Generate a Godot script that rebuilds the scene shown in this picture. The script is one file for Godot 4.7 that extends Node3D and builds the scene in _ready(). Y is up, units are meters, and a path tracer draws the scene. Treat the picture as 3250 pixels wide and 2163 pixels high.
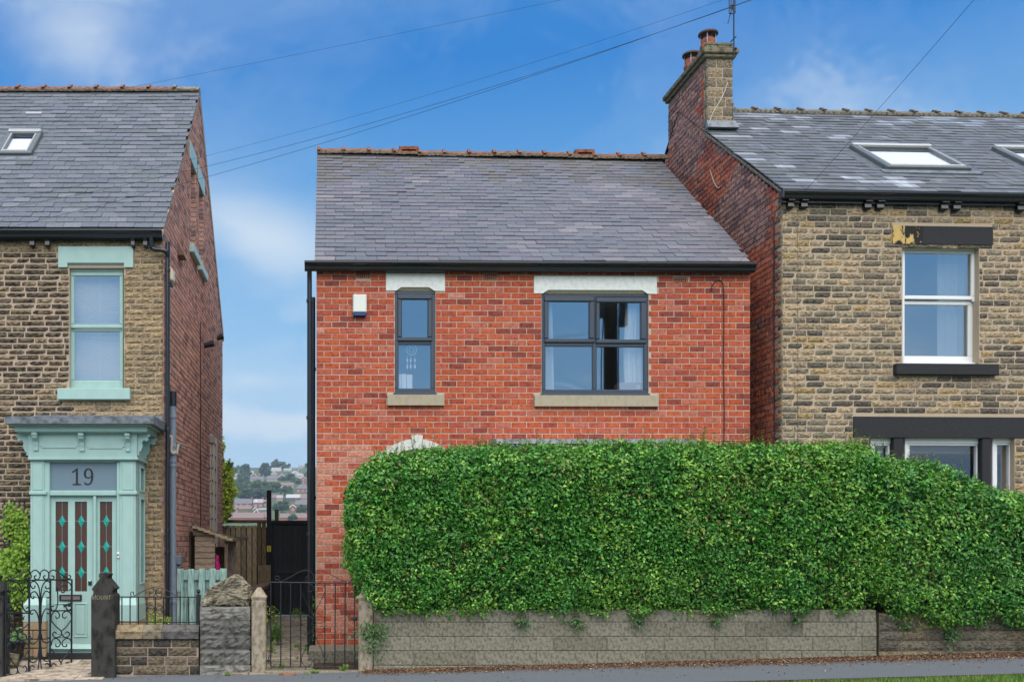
extends Node3D
# Street front: brick house between two stone houses, behind a hedge. Units are metres, y up.
# Photograph pixels (3250 x 2163) are turned into rays by the lens below; distances come from walls and ground.
const F := 3225.0
const CX := 1080.0
const CY := 1735.0
const EYE := 1.6
const WALL := 13.16     # distance of the garden walls
var rng := RandomNumberGenerator.new()
var M := {}
var taken := {}
var wob := FastNoiseLite.new()

class MB:
	var v := PackedVector3Array()
	var n := PackedVector3Array()
	var c := PackedColorArray()
	var ix := PackedInt32Array()
	func quad(a: Vector3, b: Vector3, cc: Vector3, d: Vector3, col := Color.WHITE) -> void:
		var nn := (b - a).cross(cc - a)
		if nn.length_squared() < 1e-16:
			nn = (cc - a).cross(d - a)
		nn = nn.normalized()
		var i := v.size()
		v.append_array([a, b, cc, d]); n.append_array([nn, nn, nn, nn]); c.append_array([col, col, col, col])
		ix.append_array([i, i + 2, i + 1, i, i + 3, i + 2])
	func tri(a: Vector3, b: Vector3, cc: Vector3, col := Color.WHITE) -> void:
		var nn := (b - a).cross(cc - a).normalized()
		var i := v.size()
		v.append_array([a, b, cc]); n.append_array([nn, nn, nn]); c.append_array([col, col, col])
		ix.append_array([i, i + 2, i + 1])
	func quad_out(a: Vector3, b: Vector3, cc: Vector3, d: Vector3, mid: Vector3, col := Color.WHITE) -> void:
		if (b - a).cross(cc - a).dot((a + b + cc + d) * 0.25 - mid) < 0.0:
			quad(d, cc, b, a, col)
		else:
			quad(a, b, cc, d, col)
	func tri_out(a: Vector3, b: Vector3, cc: Vector3, mid: Vector3, col := Color.WHITE) -> void:
		if (b - a).cross(cc - a).dot((a + b + cc) / 3.0 - mid) < 0.0:
			tri(cc, b, a, col)
		else:
			tri(a, b, cc, col)
	func hexa(p: Array, col := Color.WHITE) -> void:   # 8 corners: bottom ring 0-3, top ring 4-7
		var mid := Vector3.ZERO
		for q in p: mid += q
		mid /= 8.0
		quad_out(p[0], p[1], p[2], p[3], mid, col); quad_out(p[4], p[5], p[6], p[7], mid, col)
		for k in 4:
			quad_out(p[k], p[(k + 1) % 4], p[4 + (k + 1) % 4], p[4 + k], mid, col)
	func box(lo: Vector3, hi: Vector3, col := Color.WHITE) -> void:
		hexa([Vector3(lo.x, lo.y, lo.z), Vector3(hi.x, lo.y, lo.z), Vector3(hi.x, lo.y, hi.z), Vector3(lo.x, lo.y, hi.z),
			Vector3(lo.x, hi.y, lo.z), Vector3(hi.x, hi.y, lo.z), Vector3(hi.x, hi.y, hi.z), Vector3(lo.x, hi.y, hi.z)], col)
	func obox(t: Transform3D, s: Vector3, col := Color.WHITE) -> void:
		var p := []
		for y in [-0.5, 0.5]:
			for q in [[-0.5, -0.5], [0.5, -0.5], [0.5, 0.5], [-0.5, 0.5]]:
				p.append(t * Vector3(q[0] * s.x, y * s.y, q[1] * s.z))
		hexa(p, col)
	func cbox(lo: Vector3, hi: Vector3, ch: float, col := Color.WHITE) -> void:   # box with chamfered edges
		var mid := (lo + hi) * 0.5
		var h := (hi - lo) * 0.5
		ch = minf(ch, minf(h.x, minf(h.y, h.z)) * 0.8)
		var P := func(s: Vector3, ax: int) -> Vector3:
			var e := h - Vector3(ch, ch, ch)
			e[ax] = h[ax]
			return mid + e * s
		for ax in 3:
			var b := (ax + 1) % 3
			var d := (ax + 2) % 3
			for s in [-1.0, 1.0]:
				var q := []
				for k in [[-1.0, -1.0], [1.0, -1.0], [1.0, 1.0], [-1.0, 1.0]]:
					var w := Vector3.ZERO
					w[ax] = s; w[b] = k[0]; w[d] = k[1]
					q.append(P.call(w, ax))
				quad_out(q[0], q[1], q[2], q[3], mid, col)
				for s2 in [-1.0, 1.0]:
					var w1 := Vector3.ZERO
					w1[ax] = s; w1[b] = s2; w1[d] = -1.0
					var w2 := w1
					w2[d] = 1.0
					quad_out(P.call(w1, ax), P.call(w2, ax), P.call(w2, b), P.call(w1, b), mid, col)
		for sx in [-1.0, 1.0]:
			for sy in [-1.0, 1.0]:
				for sz in [-1.0, 1.0]:
					var w := Vector3(sx, sy, sz)
					tri_out(P.call(w, 0), P.call(w, 1), P.call(w, 2), mid, col)
	func tube(pts: Array, r: float, seg := 6, col := Color.WHITE, r2 := -1.0, flat := 1.0) -> void:
		if r2 < 0.0: r2 = r
		var m := pts.size()
		var base := v.size()
		var up := Vector3.ZERO
		for i in m:
			var t: Vector3 = (pts[mini(i + 1, m - 1)] - pts[maxi(i - 1, 0)]).normalized()
			if i == 0:
				up = t.cross(Vector3.RIGHT if absf(t.x) < 0.9 else Vector3.UP).normalized()
			up = (up - t * up.dot(t)).normalized()
			var side := t.cross(up).normalized()      # up x side = t
			var rr := lerpf(r, r2, float(i) / maxf(1.0, m - 1))
			for j in seg:
				var a := TAU * j / seg
				var e := up * cos(a) + side * sin(a)
				v.append(pts[i] + (up * cos(a) * flat + side * sin(a)) * rr); n.append(e); c.append(col)
		for i in m - 1:
			for j in seg:
				var a := base + i * seg + j
				var b := base + i * seg + (j + 1) % seg
				var cc := b + seg
				var d := a + seg
				ix.append_array([a, cc, b, a, d, cc])
		for e in 2:
			var i0 := base if e == 0 else base + (m - 1) * seg
			var ctr: Vector3 = pts[0] if e == 0 else pts[m - 1]
			var dir: Vector3 = (pts[0] - pts[1]) if e == 0 else (pts[m - 1] - pts[m - 2])
			for j in seg:
				tri_out(ctr, v[i0 + j], v[i0 + (j + 1) % seg], ctr - dir, col)
	func lathe(prof: Array, at: Vector3, seg := 16, col := Color.WHITE) -> void:    # prof: Vector2(radius, height), upwards
		for i in prof.size() - 1:
			var p: Vector2 = prof[i]
			var q: Vector2 = prof[i + 1]
			var d := q - p
			var sl := Vector2(d.y, -d.x).normalized()
			var base := v.size()
			for j in seg + 1:
				var a := TAU * j / seg
				var e := Vector3(cos(a), 0, -sin(a))
				v.append(at + e * p.x + Vector3.UP * p.y); v.append(at + e * q.x + Vector3.UP * q.y)
				var nn := e * sl.x + Vector3.UP * sl.y
				n.append(nn); n.append(nn); c.append(col); c.append(col)
			for j in seg:
				var a := base + j * 2
				ix.append_array([a, a + 3, a + 2, a, a + 1, a + 3])
	func prism(poly: PackedVector2Array, z0: float, z1: float, col := Color.WHITE) -> void:   # outline in xy, from z0 to z1 (z1 > z0)
		if Geometry2D.is_polygon_clockwise(poly):
			poly.reverse()
		var t := Geometry2D.triangulate_polygon(poly)
		for k in range(0, t.size(), 3):
			var a := poly[t[k]]; var b := poly[t[k + 1]]; var d := poly[t[k + 2]]
			if (b - a).cross(d - a) < 0.0:
				var s := b
				b = d
				d = s
			tri(Vector3(a.x, a.y, z1), Vector3(b.x, b.y, z1), Vector3(d.x, d.y, z1), col)
			tri(Vector3(a.x, a.y, z0), Vector3(d.x, d.y, z0), Vector3(b.x, b.y, z0), col)
		for k in poly.size():
			var a := poly[k]
			var b := poly[(k + 1) % poly.size()]
			quad(Vector3(a.x, a.y, z0), Vector3(b.x, b.y, z0), Vector3(b.x, b.y, z1), Vector3(a.x, a.y, z1), col)
	func moved(t: Transform3D) -> MB:
		v = t * v
		var k := t.basis.inverse().transposed()
		for i in n.size():
			n[i] = (k * n[i]).normalized()
		return self
	func mesh() -> ArrayMesh:
		var a := []
		a.resize(Mesh.ARRAY_MAX)
		a[Mesh.ARRAY_VERTEX] = v; a[Mesh.ARRAY_NORMAL] = n; a[Mesh.ARRAY_COLOR] = c; a[Mesh.ARRAY_INDEX] = ix
		var m := ArrayMesh.new()
		m.add_surface_from_arrays(Mesh.PRIMITIVE_TRIANGLES, a)
		return m

# ---------------------------------------------------------------- pixels to places
func ray(px: float, py: float) -> Vector3:
	return Vector3((px - CX) / F, (CY - py) / F, -1.0)
func P(px: float, py: float, d: float) -> Vector3:
	return Vector3(0, EYE, 0) + ray(px, py) * d
func on_z(fr: Transform3D, px: float, py: float, zl: float) -> Vector3:    # point on the plane z = zl of a turned frame, in that frame
	var iv := fr.affine_inverse()
	var o := iv * Vector3(0, EYE, 0)
	var r := iv.basis * ray(px, py)
	return o + r * ((zl - o.z) / r.z)
func on_x(fr: Transform3D, px: float, py: float, xl: float) -> Vector3:
	var iv := fr.affine_inverse()
	var o := iv * Vector3(0, EYE, 0)
	var r := iv.basis * ray(px, py)
	return o + r * ((xl - o.x) / r.x)
func on_plane(fr: Transform3D, px: float, py: float, pt: Vector3, nn: Vector3) -> Vector3:
	var iv := fr.affine_inverse()
	var o := iv * Vector3(0, EYE, 0)
	var r := iv.basis * ray(px, py)
	return o + r * ((pt - o).dot(nn) / r.dot(nn))
func rect(fr: Transform3D, px0: float, py0: float, px1: float, py1: float, zl: float) -> Rect2:   # pixel box on a wall: x, y from the bottom
	var a := on_z(fr, px0, (py0 + py1) * 0.5, zl)
	var b := on_z(fr, px1, (py0 + py1) * 0.5, zl)
	var t := on_z(fr, (px0 + px1) * 0.5, py0, zl)
	var u := on_z(fr, (px0 + px1) * 0.5, py1, zl)
	return Rect2(a.x, u.y, b.x - a.x, t.y - u.y)

# ---------------------------------------------------------------- nodes
func numbered(called: String) -> String:
	if not taken.has(called):
		taken[called] = 0
		return called
	taken[called] += 1
	return "%s_%03d" % [called, taken[called]]
func tag(o: Node, label: String, category: String, group := "") -> Node:
	o.set_meta("label", label); o.set_meta("category", category)
	if group: o.set_meta("group", group)
	return o
func thing(called: String, label: String, category: String, group := "", at := Transform3D()) -> Node3D:
	var o := Node3D.new()
	o.name = numbered(called)
	add_child(o)
	o.transform = at
	tag(o, label, category, group)
	return o
func obj(called: String, mb: MB, m: Material, parent: Node = null) -> MeshInstance3D:
	var o := MeshInstance3D.new()
	o.mesh = mb.mesh()
	o.material_override = m
	if parent == null:
		o.name = numbered(called)
		add_child(o)
	else:
		o.name = called
		parent.add_child(o, true)
	return o
func inst(called: String, mesh: Mesh, m: Material, t: Transform3D, parent: Node) -> MeshInstance3D:
	var o := MeshInstance3D.new()
	o.mesh = mesh
	o.material_override = m
	o.name = called
	o.transform = t
	parent.add_child(o, true)
	return o
func structure(called: String, mb: MB, m: Material) -> MeshInstance3D:
	var o := obj(called, mb, m)
	o.set_meta("kind", "structure")
	return o
func at(p: Vector3) -> Transform3D:
	return Transform3D(Basis(), p)

# ---------------------------------------------------------------- textures and materials
func ntex(freq: float, oct: int, cols: Array, sd: int, offs := [], size := 512, kind := FastNoiseLite.TYPE_SIMPLEX_SMOOTH) -> NoiseTexture2D:
	var f := FastNoiseLite.new()
	f.noise_type = kind
	f.seed = sd
	f.frequency = freq
	f.fractal_octaves = oct
	f.fractal_gain = 0.55
	var t := NoiseTexture2D.new()
	t.width = size; t.height = size
	t.seamless = true
	t.seamless_blend_skirt = 0.2
	t.noise = f
	if cols.size():
		var g := Gradient.new()
		var cc := PackedColorArray()
		var oo := PackedFloat32Array()
		for i in cols.size():
			cc.append((cols[i] as Color).linear_to_srgb())
			oo.append(offs[i] if offs.size() else float(i) / (cols.size() - 1))
		g.offsets = oo
		g.colors = cc
		t.color_ramp = g
	return t
func grey(a: float) -> Color:
	return Color(a, a, a)
func mat(key: String, col: Color, rough := 0.9, tex: Texture2D = null, scale := Vector3.ONE, bump: Texture2D = null, depth := 0.0, spec := 0.5, metal := 0.0) -> StandardMaterial3D:
	var m := StandardMaterial3D.new()
	m.resource_name = key
	m.albedo_color = col.linear_to_srgb()
	m.roughness = rough
	m.metallic_specular = spec
	m.metallic = metal
	m.vertex_color_use_as_albedo = true
	if tex or bump:
		m.uv1_triplanar = true
		m.uv1_world_triplanar = true
		m.uv1_scale = scale
		m.uv1_triplanar_sharpness = 4.0
	if tex: m.albedo_texture = tex
	if bump:
		m.heightmap_enabled = true
		m.heightmap_texture = bump
		m.heightmap_scale = depth
	M[key] = m
	return m

# ---------------------------------------------------------------- small repeated pieces (bricks, stones, slates ...)
# A variant is a unit piece; a field is a list of [transform, variant, size in view]. The largest stay meshes of their own.
func variant(mb: MB) -> Dictionary:
	return {"v": mb.v, "n": mb.n, "c": mb.c, "ix": mb.ix, "mesh": mb.mesh()}
func brick_variant(col: Color, chx: float, chy: float, chz := 0.12) -> Dictionary:
	var mb := MB.new()
	var j := func() -> float: return rng.randf_range(-0.006, 0.006)
	var q := [Vector3(chx + j.call(), chy + j.call() * 3, 0), Vector3(1 - chx + j.call(), chy + j.call() * 3, 0), Vector3(1 - chx + j.call(), 1 - chy + j.call() * 3, 0), Vector3(chx + j.call(), 1 - chy + j.call() * 3, 0)]
	var o := [Vector3(0, 0, -chz), Vector3(1, 0, -chz), Vector3(1, 1, -chz), Vector3(0, 1, -chz)]
	mb.quad(q[0], q[1], q[2], q[3], col)
	for k in 4:
		var k2 := (k + 1) % 4
		mb.quad(o[k], o[k2], q[k2], q[k], col)
		mb.quad(o[k] + Vector3(0, 0, chz - 1), o[k2] + Vector3(0, 0, chz - 1), o[k2], o[k], col)
	return variant(mb)
func stone_variant(col: Color, rough := 0.55, nx := 6, ny := 3) -> Dictionary:   # rock-faced block: uneven front
	var mb := MB.new()
	var g := []
	for y in ny + 1:
		var row := []
		for x in nx + 1:
			var u := float(x) / nx
			var w := float(y) / ny
			var e := minf(minf(u, 1 - u) * nx, minf(w, 1 - w) * ny)
			var z := -0.45 if e < 0.01 else -rng.randf() * rough * 0.8
			var jj := 0.0 if e < 0.01 else 0.3
			row.append(Vector3(u + rng.randf_range(-jj, jj) / nx, w + rng.randf_range(-jj, jj) / ny, z))
		g.append(row)
	for y in ny:
		for x in nx:
			mb.tri(g[y][x], g[y][x + 1], g[y + 1][x + 1], col)
			mb.tri(g[y][x], g[y + 1][x + 1], g[y + 1][x], col)
	var o := [Vector3(0, 0, -0.45), Vector3(1, 0, -0.45), Vector3(1, 1, -0.45), Vector3(0, 1, -0.45)]
	for k in 4:
		mb.quad(o[k] + Vector3(0, 0, -0.55), o[(k + 1) % 4] + Vector3(0, 0, -0.55), o[(k + 1) % 4], o[k], col)
	return variant(mb)
func slate_variant(col: Color, snip := 0.0) -> Dictionary:     # x along the eaves, y up the slope, z out of the roof; lies on the course below
	var mb := MB.new()
	var t0 := 1.0
	var t1 := 0.15
	var a := rng.randf() * snip
	var b := rng.randf() * snip
	var e := rng.randf_range(-0.03, 0.03)
	var p := [Vector3(0.0 + a * 0.6, 0, t0), Vector3(1 - b * 0.6, e, t0), Vector3(1, 0.22, t0 * 0.85), Vector3(1, 1, t1), Vector3(0, 1, t1), Vector3(0, 0.22, t0 * 0.85)]
	mb.quad(p[0], p[1], p[2], p[5], col)
	mb.quad(p[5], p[2], p[3], p[4], col)
	var dn := Vector3(0, 0, -1.0)
	mb.quad(p[0] + dn, p[1] + dn, p[1], p[0], col)
	mb.quad(p[1] + dn, p[2] + dn, p[2], p[1], col)
	mb.quad(p[2] + dn, p[3] + dn, p[3], p[2], col)
	mb.quad(p[5] + dn, p[0] + dn, p[0], p[5], col)
	mb.quad(p[4] + dn, p[5] + dn, p[5], p[4], col)
	return variant(mb)
func flush(parent: Node3D, called: String, items: Array, vars: Array, m: Material, most := 300) -> void:
	items.sort_custom(func(a, b): return a[2] > b[2])
	var rest := MB.new()
	for k in items.size():
		var it: Array = items[k]
		var va: Dictionary = vars[it[1]]
		if k < most:
			inst(called, va.mesh, m, it[0], parent)
			continue
		var t: Transform3D = it[0]
		var base := rest.v.size()
		rest.v.append_array(t * (va.v as PackedVector3Array))
		var kk := t.basis.inverse().transposed()
		for q in (va.n as PackedVector3Array):
			rest.n.append((kk * q).normalized())
		rest.c.append_array(va.c)
		for i in (va.ix as PackedInt32Array):
			rest.ix.append(i + base)
	if rest.v.size():
		var o := obj(called, rest, m, parent)
		o.set_meta("kind", "stuff")
func view_size(fr: Transform3D, t: Transform3D, seen := 1.0) -> float:
	var w := fr * t
	var ctr := w * Vector3(0.5, 0.5, 0)
	var d2 := (ctr - Vector3(0, EYE, 0)).length_squared()
	var nn := w.basis.x.cross(w.basis.y)
	var px := CX + ctr.x / -ctr.z * F
	var py := CY - (ctr.y - EYE) / -ctr.z * F
	if px < 0 or px > 3250 or py < 0 or py > 2163: seen = 0.0
	return absf(nn.dot((ctr - Vector3(0, EYE, 0)).normalized())) / d2 * seen
# courses of bricks or stones on a wall field: x to the side, y up, z out
func courses(items: Array, house: Transform3D, field: Transform3D, u0: float, u1: float, v0: float, v1: float, ch: float, joint: float, deep: float, holes: Array, lengths: Callable, pick: Callable, fits: Callable, seen: Callable) -> void:
	var k := 0
	var y := v0
	while y < v1 - ch * 0.5:
		var h := ch - joint
		var x: float = u0 - (lengths.call(k, -1) as float)
		var i := 0
		var drift := rng.randf_range(-0.002, 0.002)
		while x < u1:
			var ln: float = lengths.call(k, i)
			var segs := [[maxf(x, u0), minf(x + ln, u1)]]
			x += ln
			i += 1
			for ho in holes:
				var r: Rect2 = ho
				if y + h * 0.6 < r.position.y or y + h * 0.4 > r.end.y: continue
				var out := []
				for s in segs:
					if s[1] <= r.position.x or s[0] >= r.end.x:
						out.append(s)
						continue
					if s[0] < r.position.x: out.append([s[0], r.position.x])
					if s[1] > r.end.x: out.append([r.end.x, s[1]])
				segs = out
			for s in segs:
				var w: float = s[1] - s[0] - joint
				if w < 0.025 or not fits.call(s[0], s[1], y, y + h): continue
				var b := Basis(Vector3.BACK, rng.randf_range(-0.006, 0.006)).scaled_local(Vector3(w, h, deep))
				var t := field * Transform3D(b, Vector3(s[0] + joint * 0.5, y + joint * 0.5 + drift, rng.randf_range(-0.003, 0.002)))
				items.append([t, pick.call(s[0], y), view_size(house, t, seen.call(s[0], y))])
		y += ch
		k += 1
func always(_a, _b, _c, _d) -> bool:
	return true
func panel(mb: MB, x0: float, x1: float, y0: float, y1: float, holes: Array, z: float, thick: float, col := Color.WHITE) -> void:   # a wall with openings
	var xs := [x0, x1]
	var ys := [y0, y1]
	for h in holes:
		xs.append_array([clampf(h.position.x, x0, x1), clampf(h.end.x, x0, x1)]); ys.append_array([clampf(h.position.y, y0, y1), clampf(h.end.y, y0, y1)])
	xs.sort(); ys.sort()
	for i in xs.size() - 1:
		for j in ys.size() - 1:
			if xs[i + 1] - xs[i] < 1e-5 or ys[j + 1] - ys[j] < 1e-5: continue
			var m := Vector2((xs[i] + xs[i + 1]) * 0.5, (ys[j] + ys[j + 1]) * 0.5)
			var open := false
			for h in holes:
				if h.has_point(m): open = true
			if open: continue
			mb.quad(Vector3(xs[i], ys[j], z), Vector3(xs[i + 1], ys[j], z), Vector3(xs[i + 1], ys[j + 1], z), Vector3(xs[i], ys[j + 1], z), col)
			mb.quad(Vector3(xs[i + 1], ys[j], z - thick), Vector3(xs[i], ys[j], z - thick), Vector3(xs[i], ys[j + 1], z - thick), Vector3(xs[i + 1], ys[j + 1], z - thick), col)
	for h in holes:
		var a: Vector2 = h.position
		var b: Vector2 = h.end
		var mid := Vector3((a.x + b.x) * 0.5, (a.y + b.y) * 0.5, z - thick * 0.5)
		var c4 := [Vector2(a.x, a.y), Vector2(b.x, a.y), Vector2(b.x, b.y), Vector2(a.x, b.y)]
		for k in 4:
			var p: Vector2 = c4[k]
			var q: Vector2 = c4[(k + 1) % 4]
			var p3 := [Vector3(p.x, p.y, z), Vector3(q.x, q.y, z), Vector3(q.x, q.y, z - thick), Vector3(p.x, p.y, z - thick)]
			if (p3[1] - p3[0]).cross(p3[2] - p3[0]).dot(mid - p3[0]) < 0: p3.reverse()
			mb.quad(p3[0], p3[1], p3[2], p3[3], col)
func bar_frame(mb: MB, r: Rect2, w: float, z0: float, z1: float, ch := 0.004, col := Color.WHITE) -> void:   # four bars round a rectangle
	var a := r.position
	var b := r.end
	mb.cbox(Vector3(a.x, a.y, z0), Vector3(b.x, a.y + w, z1), ch, col)
	mb.cbox(Vector3(a.x, b.y - w, z0), Vector3(b.x, b.y, z1), ch, col)
	mb.cbox(Vector3(a.x, a.y + w, z0), Vector3(a.x + w, b.y - w, z1), ch, col)
	mb.cbox(Vector3(b.x - w, a.y + w, z0), Vector3(b.x, b.y - w, z1), ch, col)
func frame_to(mb: MB, outer: Rect2, inner: Rect2, z0: float, z1: float, ch := 0.004, col := Color.WHITE) -> void:
	var a := outer.position
	var b := outer.end
	var c := inner.position
	var d := inner.end
	mb.cbox(Vector3(a.x, a.y, z0), Vector3(b.x, c.y, z1), ch, col)
	mb.cbox(Vector3(a.x, d.y, z0), Vector3(b.x, b.y, z1), ch, col)
	mb.cbox(Vector3(a.x, c.y, z0), Vector3(c.x, d.y, z1), ch, col)
	mb.cbox(Vector3(d.x, c.y, z0), Vector3(b.x, d.y, z1), ch, col)
func pane(called: String, r: Rect2, z: float, m: Material, parent: Node) -> void:
	var mb := MB.new()
	mb.quad(Vector3(r.position.x, r.position.y, z), Vector3(r.end.x, r.position.y, z), Vector3(r.end.x, r.end.y, z), Vector3(r.position.x, r.end.y, z))
	obj(called, mb, m, parent)
func smooth_path(pts: Array, each := 4) -> Array:      # Catmull-Rom through the points
	var out := []
	for i in pts.size() - 1:
		var p0: Vector3 = pts[maxi(i - 1, 0)]
		var p1: Vector3 = pts[i]
		var p2: Vector3 = pts[i + 1]
		var p3: Vector3 = pts[mini(i + 2, pts.size() - 1)]
		for k in each:
			out.append(p1.cubic_interpolate(p2, p0, p3, float(k) / each))
	out.append(pts[pts.size() - 1])
	return out
func ground_y(x: float) -> float:       # the street climbs to one side
	return -0.01 + 0.0272 * clampf(x, -14.0, 16.0)
func make_camera_and_light() -> void:
	var cam := Camera3D.new()
	cam.name = "camera"
	cam.projection = Camera3D.PROJECTION_FRUSTUM
	cam.near = 0.1
	cam.far = 5000.0
	cam.size = 2163.0 / F * 0.1
	cam.frustum_offset = Vector2((1625.0 - CX) / F, (CY - 1081.5) / F) * 0.1
	cam.position = Vector3(0, EYE, 0)
	add_child(cam)
	cam.current = true
	var env := Environment.new()
	env.background_mode = Environment.BG_SKY
	env.sky = Sky.new()
	var pan := PanoramaSkyMaterial.new()
	pan.panorama = sky_picture()
	env.sky.sky_material = pan
	env.tonemap_mode = Environment.TONE_MAPPER_LINEAR
	env.tonemap_exposure = 3.6
	env.sdfgi_enabled = true
	env.ssao_enabled = true
	env.ssil_enabled = true
	env.fog_enabled = true
	env.fog_density = 0.00022
	env.fog_light_color = Color(0.80, 0.88, 0.97)
	var we := WorldEnvironment.new()
	we.name = "world_environment"
	we.environment = env
	add_child(we)
	var sun := DirectionalLight3D.new()      # sun through thin cloud: wide and soft
	sun.name = "sun"
	sun.light_energy = 0.5
	sun.light_angular_distance = 90.0
	sun.light_color = Color(1.0, 0.965, 0.91)
	sun.shadow_enabled = true
	add_child(sun)
	sun.look_at_from_position(Vector3(0.5, 9.2, 5.4), Vector3.ZERO)

func sky_picture() -> ImageTexture:      # air and clouds only; linear colours, divided by the exposure
	var w := 2048
	var h := 1024
	var im := Image.create_empty(w, h, false, Image.FORMAT_RGBF)
	var a := FastNoiseLite.new()
	a.noise_type = FastNoiseLite.TYPE_SIMPLEX_SMOOTH
	a.seed = 11
	a.frequency = 0.9
	a.fractal_octaves = 6
	a.fractal_gain = 0.52
	a.domain_warp_enabled = true
	a.domain_warp_amplitude = 0.35
	a.domain_warp_frequency = 0.8
	var b := FastNoiseLite.new()
	b.seed = 29
	b.frequency = 3.2
	b.fractal_octaves = 5
	var stops := [[0.0, Color(0.50, 0.66, 0.82)], [0.05, Color(0.46, 0.66, 0.85)], [0.13, Color(0.36, 0.61, 0.87)], [0.22, Color(0.25, 0.52, 0.84)], [0.32, Color(0.13, 0.39, 0.77)], [0.43, Color(0.034, 0.235, 0.66)], [0.60, Color(0.03, 0.22, 0.61)], [1.0, Color(0.04, 0.20, 0.54)]]
	var low := Color(0.16, 0.17, 0.17) * 0.278
	for y in h:
		var el := PI * (0.5 - (y + 0.5) / h)
		if el <= -0.02:
			for x in w: im.set_pixel(x, y, low)
			continue
		el = maxf(el, 0.0)
		var sy := sin(el)
		var base: Color = stops[stops.size() - 1][1]
		for k in stops.size() - 1:
			if sy <= stops[k + 1][0]:
				base = (stops[k][1] as Color).lerp(stops[k + 1][1], (sy - stops[k][0]) / (stops[k + 1][0] - stops[k][0]))
				break
		for x in w:
			var az := TAU * (x + 0.5) / w
			if az > PI: az -= TAU
			var d := Vector3(sin(az) * cos(el), sy, -cos(az) * cos(el))
			var up := d / (sy + 0.28)
			var n1 := a.get_noise_3d(up.x * 1.1, up.z * 1.1, 4.0)
			var n2 := b.get_noise_3d(d.x * 1.3, d.y * 4.2, d.z * 1.3)
			var veil := clampf((n1 + 0.18) * 1.4, 0.0, 1.0) * 0.25          # thin high cloud
			var puff := smoothstep(0.22, 0.70, n1 + n2 * 0.55) * 0.36        # thicker wisps
			var layer := smoothstep(0.02, 0.34, n2 + n1 * 0.2) * smoothstep(0.36, 0.06, sy) * 0.55   # banks near the horizon
			# the ragged little cloud over the stone house, and the pale bank between the houses
			var c1 := exp(-pow((az + 0.252) / 0.052, 2) - pow((el - 0.452) / 0.030, 2)) * clampf(0.62 + n2 * 1.6, 0.0, 1.0) * 0.62
			var c2 := exp(-pow((az + 0.075) / 0.085, 2) - pow((el - 0.295 + 0.25 * (az + 0.075)) / 0.036, 2)) * clampf(0.8 + n2 * 1.4, 0.0, 1.0) * 0.8
			c2 = maxf(c2, exp(-pow((az + 0.06) / 0.10, 2) - pow((el - 0.158 + 0.06 * (az + 0.06)) / 0.011, 2)) * clampf(0.7 + n2 * 1.5, 0.0, 1.0) * 0.65)
			c2 = maxf(c2, exp(-pow((az + 0.04) / 0.09, 2) - pow((el - 0.122) / 0.009, 2)) * clampf(0.6 + n2 * 1.5, 0.0, 1.0) * 0.5)
			var t := clampf(1.0 - (1.0 - veil) * (1.0 - puff) * (1.0 - layer) * (1.0 - c1) * (1.0 - c2), 0.0, 0.92)
			var cl := Color(0.74, 0.84, 0.93).lerp(Color(0.60, 0.72, 0.86), clampf(n2 * 1.2, 0.0, 1.0))
			im.set_pixel(x, y, base.lerp(cl, t) * 0.278)
	return ImageTexture.create_from_image(im)

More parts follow.
